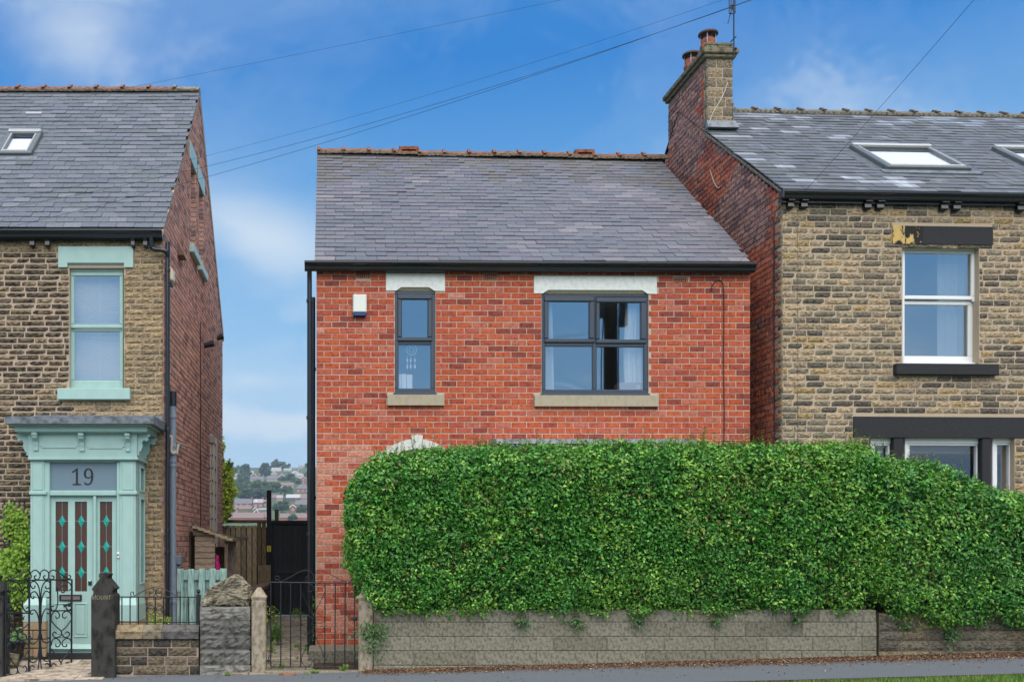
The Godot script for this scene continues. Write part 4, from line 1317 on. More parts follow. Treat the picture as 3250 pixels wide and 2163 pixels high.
		while yy < o.end.y - 0.03:
			var c: Color = purp[(k * 5 + 2) % 8]
			rv.cbox(Vector3(o.end.x - 0.004, yy + 0.004, -0.115), Vector3(o.end.x + 0.05, minf(yy + 0.080, o.end.y), -0.002), 0.004, c)
			rv.cbox(Vector3(o.position.x - 0.05, yy + 0.004, -0.115), Vector3(o.position.x + 0.004, minf(yy + 0.080, o.end.y), -0.002), 0.004, c)
			yy += 0.0852
			k += 1
		rv.moved(gf)
		var ro := obj("reveal_bricks", rv, M.brick, gw)
	var vg := MB.new()      # mortar fillet under the verge, rear wall and rear slope
	for s in [[ez, ey - 0.065, -half, ry - 0.135], [-half, ry - 0.135, -half * 2.0 - 0.1, ey - 0.065]]:
		vg.hexa([Vector3(-0.05, s[1] - 0.045, s[0]), Vector3(0.012, s[1] - 0.045, s[0]), Vector3(0.012, s[3] - 0.045, s[2]), Vector3(-0.05, s[3] - 0.045, s[2]), Vector3(-0.05, s[1] + 0.03, s[0]), Vector3(0.02, s[1] + 0.03, s[0]), Vector3(0.02, s[3] + 0.03, s[2]), Vector3(-0.05, s[3] + 0.03, s[2])], Color(1.3, 1.2, 1.15))
	obj("verge_mortar", vg, M.mortar_pink, house)
	var bk := MB.new()
	bk.box(Vector3(x0, -0.3, -half * 2), Vector3(-0.26, ey, -half * 2 + 0.2))
	bk.box(Vector3(x0, -0.3, -half * 2 + 0.2), Vector3(x0 + 0.2, ey + 1.0, -0.32))
	bk.box(Vector3(x0 + 0.2, 2.55, -half * 2 + 0.2), Vector3(-0.26, 2.65, -0.32))
	bk.box(Vector3(x0 + 0.2, 2.65, -2.6), Vector3(-0.26, ey, -2.5))
	obj("rear_wall", bk, M.mortar_dark, house)
	# roof
	var tones := [Color(0.132, 0.152, 0.180), Color(0.120, 0.140, 0.166), Color(0.146, 0.164, 0.192), Color(0.126, 0.145, 0.178), Color(0.140, 0.152, 0.186), Color(0.112, 0.132, 0.152), Color(0.155, 0.170, 0.200), Color(0.122, 0.148, 0.162), Color(0.175, 0.190, 0.22)]
	var sv := []
	for c in tones: sv.append(slate_variant(c, 0.05))
	var up := Vector3(0, ry - 0.07 - ey, -half - ez).normalized()
	var nn := Vector3.RIGHT.cross(up)
	var sk := skylight(house, fr, Vector3(x0, ey, ez), nn, up, Vector2(18, 414), Vector2(128, 415), Vector2(104, 488), Vector2(-6, 484))
	var lastw := 0.02
	var roof := roof_slope(house, fr, x0, 0.03, Vector2(ez, ey), Vector2(-half, ry - 0.07), 33, 0.262, sv, M.slate, func(u, s): return int(rng.randf() * 8.6), -0.01, [sk], 300, 0.005)
	var rear := MB.new()
	rear.quad(Vector3(0.02, ey - 0.05, -half * 2 - 0.1), Vector3(x0, ey - 0.05, -half * 2 - 0.1), Vector3(x0, ry - 0.08, -half - 0.01), Vector3(0.02, ry - 0.08, -half - 0.01))
	obj("rear_slope", rear, M.underlay, roof)
	var tl: Vector3 = on_plane(fr, 106, 358, Vector3(x0, ey, ez) + nn * 0.02, nn)
	var tg := MB.new()
	tg.obox(Transform3D(Basis(Vector3.RIGHT, up, nn), tl), Vector3(0.28, 0.085, 0.012))
	obj("metal_slate", tg, M.aluminium, roof)
	var rm := ridge_mesh(0.48, 0.14, 0.10, Color(0.26, 0.13, 0.10))
	var rg := ridge_mesh(0.48, 0.14, 0.10, Color(0.24, 0.235, 0.215))
	var cem := MB.new()
	for k in 10:
		var x := 0.02 - (k + 1) * 0.48
		inst("ridge_tile", rg if k == 0 else rm, M.clay, Transform3D(Basis(Vector3.BACK, rng.randf_range(-0.01, 0.01)), Vector3(x, ry + 0.0, -half)), roof)
		for j in 6: cem.obox(Transform3D(Basis(Vector3.BACK, rng.randf_range(-0.15, 0.15)), Vector3(x + j * 0.08 + 0.04, ry - 0.118, -half + 0.125)), Vector3(0.085, 0.025 + rng.randf() * 0.02, 0.03), Color(0.6, 0.55, 0.5))
	obj("ridge_bedding", cem, M.cement, roof)
	# gutter, brackets, pipes
	var gt: float = on_z(fr, 300, 724, 0.2).y
	var gu := MB.new()
	along_x(gu, ogee(0.06, gt, 0.115, 0.13), x0, 0.0)
	obj("gutter", gu, M.gloss_black, house)
	var fa := MB.new()
	fa.cbox(Vector3(x0, gt - 0.13, -0.01), Vector3(-0.012, gt - 0.01, 0.058), 0.004)
	obj("fascia", fa, M.gloss_black, house)
	for b in [[90, 109], [139, 157], [412, 428], [451, 468]]: corbel(b[0], b[1], 741, 781, fr, house)
	var g0: Vector3 = on_z(fr, 480, 750, 0.12)
	var p1: Vector3 = on_z(fr, 480, 783, 0.10)
	var p2: Vector3 = on_z(fr, 524, 797, 0.06)
	var p3: Vector3 = on_z(fr, 531, 822, 0.02)
	var px: float = p3.x
	var cl := []
	for py in [862, 1370, 1690, 1760]: cl.append(Vector3(px, on_z(fr, 531, py, 0.02).y, 0.02))
	pipe_run("downpipe", smooth_path([g0, p1, p1.lerp(p2, 0.25) + Vector3(0, -0.02, 0), p2, p3, Vector3(px, p3.y - 0.2, 0.02), Vector3(px, 0.0, 0.02)], 4), 0.033, M.gloss_black, house, cl, 1.22)
	var qx := 0.075
	var qz := -0.35
	var q0: Vector3 = on_x(fr, 548, 1290, qx)
	qz = q0.z
	var q1: Vector3 = on_z(fr, 548, 1268, qz)
	pipe_run("soil_pipe", [Vector3(qx, q1.y, qz), Vector3(qx, 0.0, qz)], 0.048, M.grey_pipe, house, [Vector3(qx, q1.y - 0.28, qz), Vector3(qx, q1.y - 0.72, qz), Vector3(qx, q1.y - 0.95, qz), Vector3(qx, q1.y - 1.02, qz), Vector3(qx, 0.75, qz)], 1.2)
	var cowl := MB.new()
	cowl.lathe([Vector2(0.046, -0.1), Vector2(0.058, -0.09), Vector2(0.056, 0.12), Vector2(0.05, 0.125), Vector2(0.0, 0.125)], Vector3(qx, q1.y, qz), 14)
	obj("pipe_cowl", cowl, M.gloss_black, house)
	var ws := MB.new()
	var w0: Vector3 = on_z(fr, 540, 1388, qz + 0.07)
	ws.tube(smooth_path([w0 + Vector3(-0.02, 0.0, 0), w0 + Vector3(0.012, 0.02, 0), w0 + Vector3(0.02, -0.05, 0), w0 + Vector3(0.015, -0.2, 0), w0 + Vector3(0.05, -0.24, 0), w0 + Vector3(0.07, -0.2, -0.02)], 4), 0.02, 8, Color(0.42, 0.36, 0.30))
	var w2: Vector3 = on_z(fr, 565, 1398, qz - 0.2)
	ws.tube([w2 + Vector3(-0.1, 0, 0.1), w2 + Vector3(0.0, 0.004, -0.9)], 0.017, 8, Color(0.42, 0.36, 0.30))
	ws.tube([on_z(fr, 566, 1408, qz - 0.02), on_z(fr, 560, 1440, qz + 0.0)], 0.02, 8, Color(0.40, 0.37, 0.31))
	obj("waste_pipe", ws, M.plain, house)
	# small fittings on the gable
	var eb := MB.new()
	var e0: Vector3 = on_x(fr, 566, 1779, 0.06)
	eb.cbox(Vector3(0.003, e0.y - 0.06, e0.z - 0.16), Vector3(0.10, e0.y + 0.08, e0.z + 0.06), 0.01)
	eb.cbox(Vector3(0.01, e0.y - 0.13, e0.z - 0.1), Vector3(0.08, e0.y - 0.06, e0.z + 0.02), 0.01)
	tag(obj("junction_box", eb, M.grey_pipe), "small grey junction box low on the dark brick gable", "junction box")
	get_node("junction_box").transform = fr
	var vt := MB.new()
	var v0: Vector3 = on_x(fr, 566, 805, 0.0)
	vt.hexa([Vector3(0.0, v0.y - 0.05, v0.z - 0.2), Vector3(0.10, v0.y - 0.05, v0.z - 0.2), Vector3(0.10, v0.y - 0.05, v0.z + 0.12), Vector3(0.0, v0.y - 0.05, v0.z + 0.12), Vector3(0.0, v0.y + 0.14, v0.z - 0.2), Vector3(0.012, v0.y + 0.14, v0.z - 0.2), Vector3(0.012, v0.y + 0.14, v0.z + 0.12), Vector3(0.0, v0.y + 0.14, v0.z + 0.12)], Color(0.16, 0.09, 0.07))
	obj("vent_hood", vt, M.plain, house)
	for f in [[656, 1092, 0.16], [696, 1069, 0.10]]:
		var fm := MB.new()
		var f0: Vector3 = on_x(fr, f[0], f[1], 0.05)
		fm.tube([Vector3(0.0, f0.y - 0.03, f0.z), Vector3(f[2], f0.y + 0.01, f0.z)], 0.05, 10)
		fm.tube([Vector3(f[2] * 0.6, f0.y + 0.0, f0.z), Vector3(f[2] + 0.03, f0.y + 0.02, f0.z)], 0.062, 10)
		obj("flue", fm, M.iron, house)
	var cm := MB.new()
	var c0: Vector3 = on_x(fr, 636, 1020, 0.012)
	var cp := []
	for k in 9: cp.append(Vector3(0.012, lerpf(c0.y, 1.2, k / 8.0), c0.z + 0.02 * sin(k * 1.9)))
	cm.tube(smooth_path(cp, 3), 0.008, 5)
	tag(obj("gable_cable", cm, M.cable), "black cable running down the dark brick gable", "cable")
	get_node("gable_cable").transform = fr
	var al := thing("alarm_box", "yellow and black alarm box on the gable behind the downpipe", "alarm box", "", fr)
	var a0: Vector3 = on_x(fr, 543, 878, 0.05)
	var am := MB.new()
	am.cbox(Vector3(0.003, a0.y - 0.09, a0.z - 0.12), Vector3(0.075, a0.y + 0.13, a0.z + 0.12), 0.03, Color(0.72, 0.42, 0.08))
	am.cbox(Vector3(0.03, a0.y - 0.08, a0.z - 0.11), Vector3(0.085, a0.y + 0.11, a0.z + 0.105), 0.02, Color(0.75, 0.66, 0.5))
	obj("cover", am, M.plain_shiny, al)
	var a2 := MB.new()
	a2.cbox(Vector3(0.003, a0.y - 0.135, a0.z - 0.11), Vector3(0.07, a0.y - 0.091, a0.z + 0.11), 0.012, Color(0.02, 0.03, 0.04))
	obj("strobe", a2, M.plain_shiny, al)
	# sash window with teal frame and a white blind
	var lm := MB.new()
	var n0: float = on_z(fr, 213, 840, 0).x
	var n1: float = on_z(fr, 393, 840, 0).x
	var nh: float = on_z(fr, 300, 834, 0).y
	lm.prism(PackedVector2Array([Vector2(lin.position.x, lin.position.y), Vector2(n0, lin.position.y), Vector2(n0, nh), Vector2(n1, nh), Vector2(n1, lin.position.y), Vector2(lin.end.x, lin.position.y), Vector2(lin.end.x, lin.end.y), Vector2(lin.position.x, lin.end.y)]), -0.2, 0.012)
	obj("lintel", lm, M.teal, house)
	var lc := MB.new()
	lc.hexa([Vector3(n0, lin.position.y - 0.03, -0.12), Vector3(n1, lin.position.y - 0.03, -0.12), Vector3(n1, nh - 0.002, 0.006), Vector3(n0, nh - 0.002, 0.006), Vector3(n0, nh, -0.12), Vector3(n1, nh, -0.12), Vector3(n1, nh + 0.002, 0.005), Vector3(n0, nh + 0.002, 0.005)], Color(0.82, 0.86, 0.86))
	obj("lintel_chamfer", lc, M.teal, house)
	var sm := MB.new()
	sm.cbox(Vector3(sil.position.x, sil.position.y, -0.2), Vector3(sil.end.x, sil.end.y, 0.07), 0.008)
	obj("sill", sm, M.teal, house)
	var wn := Node3D.new()
	wn.name = "sash_window"
	house.add_child(wn)
	var zf := -0.09
	var ou := rect(fr, 219, 852, 390, 1232, zf)
	var u_o := rect(fr, 222, 862, 389, 1041, zf)
	var u_g := rect(fr, 234, 875, 378, 1028, zf)
	var l_o := rect(fr, 222, 1043, 389, 1230, zf - 0.03)
	var l_g := rect(fr, 234.5, 1051, 378, 1206, zf - 0.03)
	var fm := MB.new()
	frame_to(fm, ou, Rect2(u_o.position.x + 0.006, l_o.position.y, u_o.size.x - 0.012, u_o.end.y - l_o.position.y), zf - 0.09, zf + 0.004, 0.005)
	obj("frame", fm, M.teal, wn)
	for s in [[u_o, u_g, zf - 0.035, zf], [l_o, l_g, zf - 0.075, zf - 0.037]]:
		var sb := MB.new()
		frame_to(sb, s[0], s[1], s[2], s[3], 0.01)
		obj("sash", sb, M.teal, wn)
		pane("pane", s[1], s[2] + 0.012, M.glass, wn)
	var bd := thing("window_blind", "white slatted blind closed behind the teal sash window", "blind", "", fr)
	var slat := MB.new()
	slat.obox(Transform3D(Basis(Vector3.RIGHT, 0.9), Vector3.ZERO), Vector3(u_g.size.x + 0.06, 0.003, 0.040), Color(0.80, 0.82, 0.82))
	var slm := slat.mesh()
	var sy := l_g.position.y - 0.02
	while sy < u_g.end.y + 0.03:
		inst("slat", slm, M.plain, at(Vector3(u_g.get_center().x, sy, zf - 0.15)), bd)
		sy += 0.031
	var cd := MB.new()
	cd.tube([Vector3(u_g.get_center().x + 0.02, l_g.position.y, zf - 0.125), Vector3(u_g.get_center().x + 0.02, u_g.end.y, zf - 0.125)], 0.004, 5, Color(0.9, 0.9, 0.9))
	obj("cord", cd, M.plain, bd)
	make_porch(fr, house)

func make_porch(fr: Transform3D, house: Node3D) -> void:
	# projecting timber porch; z is measured from the house front
	var po := Node3D.new()
	po.name = "porch"
	house.add_child(po)
	var zp := 0.66
	var B := func(x0: float, y0: float, x1: float, y1: float, z0: float, z1: float, ch: float, called: String, m: Material) -> MeshInstance3D:
		var r := rect(fr, x0, y0, x1, y1, z1)
		var mb := MB.new()
		mb.cbox(Vector3(r.position.x, r.position.y, z0), Vector3(r.end.x, r.end.y, z1), ch)
		return obj(called, mb, m, po)
	# lead roof slab, back upstand, cornice steps, frieze
	var r := rect(fr, 14, 1320, 486, 1344, 0.93)
	var sl := MB.new()
	sl.hexa([Vector3(r.position.x, r.position.y, 0.003), Vector3(r.end.x, r.position.y, 0.003), Vector3(r.end.x, r.position.y, 0.93), Vector3(r.position.x, r.position.y, 0.93),
		Vector3(r.position.x, r.end.y + 0.03, 0.003), Vector3(r.end.x, r.end.y + 0.03, 0.003), Vector3(r.end.x, r.end.y, 0.93), Vector3(r.position.x, r.end.y, 0.93)])
	sl.cbox(Vector3(r.position.x + 0.15, r.end.y + 0.02, 0.003), Vector3(r.end.x - 0.03, r.end.y + 0.13, 0.03), 0.005)
	obj("lead_roof", sl, M.lead, po)
	for c in [[28, 1344, 475, 1351, 0.85], [44, 1351, 466, 1370, 0.80], [66, 1370, 448, 1375, 0.72]]:
		B.call(c[0], c[1], c[2], c[3], 0.003, c[4], 0.012, "cornice", M.teal)
	B.call(88, 1374, 434, 1453, 0.003, zp + 0.03, 0.006, "frieze", M.teal)
	B.call(87, 1451, 437, 1459, 0.003, zp + 0.055, 0.008, "moulding", M.teal)
	for p in [[126, 1392, 247, 1421], [274, 1394, 395, 1423]]:
		var q := rect(fr, p[0], p[1], p[2], p[3], zp + 0.03)
		var mb := MB.new()
		var a := q.position
		var b := q.end
		var k := 0.03
		mb.prism(PackedVector2Array([Vector2(a.x + k, a.y), Vector2(b.x - k, a.y), Vector2(b.x - k, a.y + k * 0.6), Vector2(b.x, a.y + k), Vector2(b.x, b.y - k), Vector2(b.x - k, b.y - k * 0.6), Vector2(b.x - k, b.y), Vector2(a.x + k, b.y), Vector2(a.x + k, b.y - k * 0.6), Vector2(a.x, b.y - k), Vector2(a.x, a.y + k), Vector2(a.x + k, a.y + k * 0.6)]), zp + 0.02, zp + 0.042)
		obj("frieze_panel", mb, M.teal, po)
	for p in [[103, 118, 1372, 1428], [250, 265, 1374, 1430], [397.5, 411.5, 1375, 1431]]:
		var q := rect(fr, p[0], p[2], p[1], p[3], zp + 0.08)
		var mb := MB.new()
		var h := q.size.y
		along_x(mb, [Vector2(zp + 0.028, q.end.y), Vector2(zp + 0.028, q.position.y), Vector2(zp + 0.055, q.position.y), Vector2(zp + 0.055, q.position.y + h * 0.12), Vector2(zp + 0.045, q.position.y + h * 0.16), Vector2(zp + 0.06, q.position.y + h * 0.5), Vector2(zp + 0.12, q.position.y + h * 0.7), Vector2(zp + 0.13, q.end.y)], q.position.x, q.end.x)
		mb.cbox(Vector3(q.position.x - 0.006, q.end.y - h * 0.18, zp + 0.03), Vector3(q.end.x + 0.006, q.end.y, zp + 0.14), 0.006)
		obj("bracket", mb, M.teal, po)
	# fretwork brackets at the sides
	for sd in [-1.0, 1.0]:
		var ex: float = rect(fr, 88, 1400, 434, 1420, zp).end.x if sd > 0 else rect(fr, 88, 1400, 434, 1420, zp).position.x
		for zz in [0.08, zp - 0.05]:
			var y1: float = on_z(fr, 440, 1376, zp).y
			var mb := MB.new()
			var pl := PackedVector2Array([Vector2(0, 0), Vector2(0.20, 0), Vector2(0.20, -0.035), Vector2(0.165, -0.05), Vector2(0.175, -0.085), Vector2(0.14, -0.105), Vector2(0.10, -0.085), Vector2(0.075, -0.12), Vector2(0.085, -0.18), Vector2(0.055, -0.24), Vector2(0.03, -0.25), Vector2(0.03, -0.30), Vector2(0, -0.30)])
			for i in pl.size(): pl[i] = Vector2(ex + sd * pl[i].x * 0.9, y1 + pl[i].y)
			mb.prism(pl, zz, zz + 0.04)
			obj("side_bracket", mb, M.teal, po)
	# pilasters, door frame and transom
	B.call(95, 1459, 140, 1925, 0.003, zp, 0.006, "pilaster", M.teal)
	B.call(379, 1459, 430, 1925, zp - 0.2, zp, 0.006, "pilaster", M.teal)
	B.call(100, 1468, 136, 1556, zp - 0.05, zp + 0.012, 0.012, "pilaster_panel", M.teal)
	B.call(385, 1468, 425, 1556, zp - 0.05, zp + 0.012, 0.012, "pilaster_panel", M.teal)
	B.call(100, 1574, 136, 1895, zp - 0.05, zp + 0.012, 0.012, "pilaster_panel", M.teal)
	B.call(385, 1574, 425, 1895, zp - 0.05, zp + 0.012, 0.012, "pilaster_panel", M.teal)
	B.call(90, 1558, 146, 1569, zp - 0.1, zp + 0.035, 0.008, "capital", M.teal)
	B.call(375, 1558, 434, 1569, zp - 0.1, zp + 0.035, 0.008, "capital", M.teal)
	var fz := zp - 0.02
	var dro := rect(fr, 152, 1458, 372, 2070, fz)
	var tr := rect(fr, 157, 1466, 369, 1556, fz)
	var lo := rect(fr, 156, 1573, 369, 2069, fz)
	var fm := MB.new()
	frame_to(fm, Rect2(rect(fr, 138, 1459, 381, 2070, fz).position, rect(fr, 138, 1459, 381, 2070, fz).size), Rect2(tr.position.x, lo.position.y, tr.size.x, tr.end.y - lo.position.y), fz - 0.1, fz + 0.006, 0.01)
	fm.cbox(Vector3(tr.position.x, lo.end.y, fz - 0.1), Vector3(tr.end.x, tr.position.y, fz + 0.02), 0.012)
	var mu := rect(fr, 294.5, 1573, 304.5, 2069, fz)
	fm.cbox(Vector3(mu.position.x, mu.position.y, fz - 0.09), Vector3(mu.end.x, mu.end.y, fz + 0.012), 0.01)
	obj("door_frame", fm, M.teal, po)
	var tp := MB.new()
	tp.box(Vector3(tr.position.x, tr.position.y, fz - 0.05), Vector3(tr.end.x, tr.end.y, fz - 0.035), Color(0.155, 0.225, 0.275))
	var tpo := obj("number_panel", tp, M.plain_shiny, po)
	var tm := TextMesh.new()
	tm.text = "19"
	var ft := SystemFont.new()
	ft.font_names = PackedStringArray(["Droid Serif"])
	tm.font = ft
	tm.font_size = 64
	tm.pixel_size = 0.01
	tm.depth = 0.004
	tm.horizontal_alignment = HORIZONTAL_ALIGNMENT_CENTER
	var ab := tm.get_aabb()
	var nr := rect(fr, 225.5, 1485, 293.5, 1538, fz)
	var no := MeshInstance3D.new()
	no.name = "number"
	no.mesh = tm
	no.material_override = M.cable
	var k3 := Vector3(nr.size.x / ab.size.x, nr.size.y / ab.size.y, 1.0)
	no.transform = Transform3D(Basis.from_scale(k3), Vector3(nr.get_center().x - ab.get_center().x * k3.x, nr.get_center().y - ab.get_center().y * k3.y, fz - 0.032))
	tpo.add_child(no)
	# door leaf and side leaf: stained glass strips, raised panels, weather board
	var dz := fz - 0.045
	for leaf in [[156.5, 294, [[175, 215], [236.5, 275]], [[170, 214], [232, 277]], "door"], [305, 369, [[316, 355]], [[312, 362]], "side_leaf"]]:
		var o := rect(fr, leaf[0], 1574, leaf[1], 2067, dz)
		var lb := MB.new()
		var hs := []
		for g in leaf[2]: hs.append(rect(fr, g[0], 1591, g[1], 1876, dz))
		panel(lb, o.position.x, o.end.x, o.position.y, o.end.y, hs, dz, 0.04)
		for p in leaf[3]:
			var q := rect(fr, p[0], 1912, p[1], 2021, dz)
			bar_frame(lb, q, 0.022, dz - 0.005, dz + 0.014, 0.006)
			lb.cbox(Vector3(q.position.x + 0.04, q.position.y + 0.04, dz - 0.005), Vector3(q.end.x - 0.04, q.end.y - 0.04, dz + 0.010), 0.009)
		var wb := rect(fr, leaf[0], 2043, leaf[1], 2057, dz)
		lb.hexa([Vector3(wb.position.x, wb.position.y, dz), Vector3(wb.end.x, wb.position.y, dz), Vector3(wb.end.x, wb.position.y, dz + 0.06), Vector3(wb.position.x, wb.position.y, dz + 0.06), Vector3(wb.position.x, wb.end.y, dz), Vector3(wb.end.x, wb.end.y, dz), Vector3(wb.end.x, wb.end.y - 0.025, dz + 0.02), Vector3(wb.position.x, wb.end.y - 0.025, dz + 0.02)])
		var lf := obj(leaf[4], lb, M.teal, po)
		for h in hs:
			var gm := MB.new()
			gm.box(Vector3(h.position.x - 0.005, h.position.y - 0.005, dz - 0.03), Vector3(h.end.x + 0.005, h.end.y + 0.005, dz - 0.022), Color(0.072, 0.036, 0.024))
			var gp := obj("glass_strip", gm, M.plain_shiny, lf)
			bar_frame(gm, h, 0.006, dz - 0.02, dz + 0.002)
			var cxp: float = h.get_center().x
			var lead := MB.new()
			lead.tube([Vector3(cxp, h.position.y, dz - 0.02), Vector3(cxp, h.end.y, dz - 0.02)], 0.0035, 4, Color(0.30, 0.31, 0.31))
			var dmd := MB.new()
			for py in [1653, 1734, 1816]:
				var y: float = on_z(fr, 250, py, dz).y
				lead.tube([Vector3(h.position.x, y, dz - 0.02), Vector3(h.end.x, y, dz - 0.02)], 0.003, 4, Color(0.30, 0.31, 0.31))
				for s in [[1, 1], [-1, 1], [-1, -1], [1, -1]]:
					dmd.tri_out(Vector3(cxp, y, dz - 0.012), Vector3(cxp + 0.047 * s[0], y, dz - 0.019), Vector3(cxp, y + 0.09 * s[1], dz - 0.019), Vector3(cxp, y, dz - 0.2), Color(0.02, 0.36, 0.30) if s[0] * s[1] > 0 else Color(0.012, 0.27, 0.235))
			obj("glazing_lead", lead, M.plain, lf)
			obj("diamond", dmd, M.plain_shiny, lf)
		if leaf[4] == "door":
			var lr := rect(fr, 187.5, 1886, 259, 1906, dz)
			var lm := MB.new()
			frame_to(lm, lr, Rect2(lr.position.x + 0.025, lr.position.y + 0.02, lr.size.x - 0.05, lr.size.y - 0.035), dz - 0.005, dz + 0.02, 0.005, Color(0.02, 0.02, 0.022))
			lm.box(Vector3(lr.position.x + 0.02, lr.position.y + 0.015, dz), Vector3(lr.end.x - 0.02, lr.end.y - 0.01, dz + 0.009), Color(0.20, 0.17, 0.17))
			obj("letter_box", lm, M.plain_shiny, lf)
			var kr := rect(fr, 279.5, 1841, 290.5, 1857, dz)
			var km := MB.new()
			km.cbox(Vector3(kr.position.x, kr.position.y, dz), Vector3(kr.end.x, kr.end.y, dz + 0.02), 0.015, Color(0.02, 0.02, 0.02))
			km.lathe([Vector2(0.016, 0), Vector2(0.016, 0.012), Vector2(0.0, 0.013)], Vector3(kr.get_center().x, kr.end.y - 0.012, dz + 0.02), 10, Color(0.7, 0.7, 0.7))
			obj("lock", km, M.plain_shiny, lf)
	var dk := MB.new()
	dk.box(Vector3(dro.position.x, lo.position.y, dz - 0.12), Vector3(dro.end.x, lo.end.y, dz - 0.09), Color(0.3, 0.3, 0.3))
	obj("inner_lining", dk, M.plain, po)
	var ts := MB.new()
	var t0 := rect(fr, 132, 2070, 420, 2088, zp)
	ts.cbox(Vector3(t0.position.x, t0.position.y - 0.05, 0.1), Vector3(t0.end.x, t0.end.y, zp + 0.06), 0.008)
	obj("threshold", ts, M.black_paint_stone, po)
	# plinth blocks with sloping tops, sandstone below
	for p in [[71, 145, -1.0], [370, 432, 1.0]]:
		var q := rect(fr, p[0], 1920, p[1], 1972, zp + 0.1)
		var tpq: float = on_z(fr, 100, 1897, zp).y
		var mb := MB.new()
		var za := 0.1
		mb.box(Vector3(q.position.x, q.position.y, za), Vector3(q.end.x, q.end.y, zp + 0.1))
		mb.hexa([Vector3(q.position.x, q.end.y + 0.001, za), Vector3(q.end.x, q.end.y + 0.001, za), Vector3(q.end.x, q.end.y + 0.001, zp + 0.1), Vector3(q.position.x, q.end.y + 0.001, zp + 0.1),
			Vector3(q.position.x + 0.05, tpq, za), Vector3(q.end.x - 0.03, tpq, za), Vector3(q.end.x - 0.03, tpq, zp), Vector3(q.position.x + 0.05, tpq, zp)])
		obj("plinth", mb, M.teal, po)
		var yb := q.position.y
		for k in 4:
			var hh := 0.125
			var cuts := [q.position.x, q.end.x] if k % 2 == 0 else [q.position.x, lerpf(q.position.x, q.end.x, 0.42), q.end.x]
			for j in cuts.size() - 1:
				var bb := MB.new()
				bb.cbox(Vector3(cuts[j] + 0.003, yb - hh + 0.008, za), Vector3(cuts[j + 1] - 0.003, yb - 0.002, zp + 0.095 + rng.randf_range(-0.006, 0.004)), 0.008, Color(0.42, 0.30, 0.185) * rng.randf_range(0.85, 1.1))
				obj("plinth_stone", bb, M.stone_plain, po)
			yb -= hh
	# side wall of the porch with a narrow window
	var sx: float = rect(fr, 87, 1459, 431, 1900, zp).end.x
	var sideb := MB.new()
	var y0: float = on_z(fr, 440, 1925, zp).y
	var y1: float = on_z(fr, 440, 1455, zp).y
	var w_up: Rect2
	var ym: float = on_z(fr, 440, 1566, zp).y
	var hs2 := [Rect2(0.10, ym + 0.06, zp - 0.36, y1 - ym - 0.16), Rect2(0.10, y0 + 0.32, zp - 0.36, ym - y0 - 0.38)]
	panel(sideb, 0.003, zp - 0.205, y0, y1, hs2, 0.0, 0.05)
	for h in hs2: bar_frame(sideb, Rect2(h.position - Vector2(0.02, 0.02), h.size + Vector2(0.04, 0.04)), 0.03, -0.01, 0.014, 0.006)
	sideb.moved(Transform3D(Basis(Vector3(0, 0, -1), Vector3.UP, Vector3(1, 0, 0)), Vector3(sx - 0.003, 0, zp - 0.2)))
	obj("side_wall", sideb, M.teal, po)
	for h in hs2:
		var pm := MB.new()
		var t := Transform3D(Basis(Vector3(0, 0, -1), Vector3.UP, Vector3(1, 0, 0)), Vector3(sx - 0.003, 0, zp - 0.2))
		pm.quad(t * Vector3(h.position.x, h.position.y, -0.02), t * Vector3(h.end.x, h.position.y, -0.02), t * Vector3(h.end.x, h.end.y, -0.02), t * Vector3(h.position.x, h.end.y, -0.02))
		obj("side_pane", pm, M.glass, po)
	var bell := thing("door_bell", "small white door bell with black button on the porch frame", "door bell", "", fr)
	var br := rect(fr, 370, 1751, 378, 1771, zp)
	var bm := MB.new()
	bm.cbox(Vector3(br.position.x, br.position.y, fz + 0.006), Vector3(br.end.x, br.end.y, fz + 0.03), 0.01, Color(0.85, 0.87, 0.87))
	obj("case", bm, M.plain_shiny, bell)
	var bt := MB.new()
	bt.cbox(Vector3(br.get_center().x - 0.011, br.get_center().y - 0.008, fz + 0.03), Vector3(br.get_center().x + 0.011, br.get_center().y + 0.014, fz + 0.036), 0.003, Color(0.02, 0.02, 0.02))
	obj("button", bt, M.plain_shiny, bell)
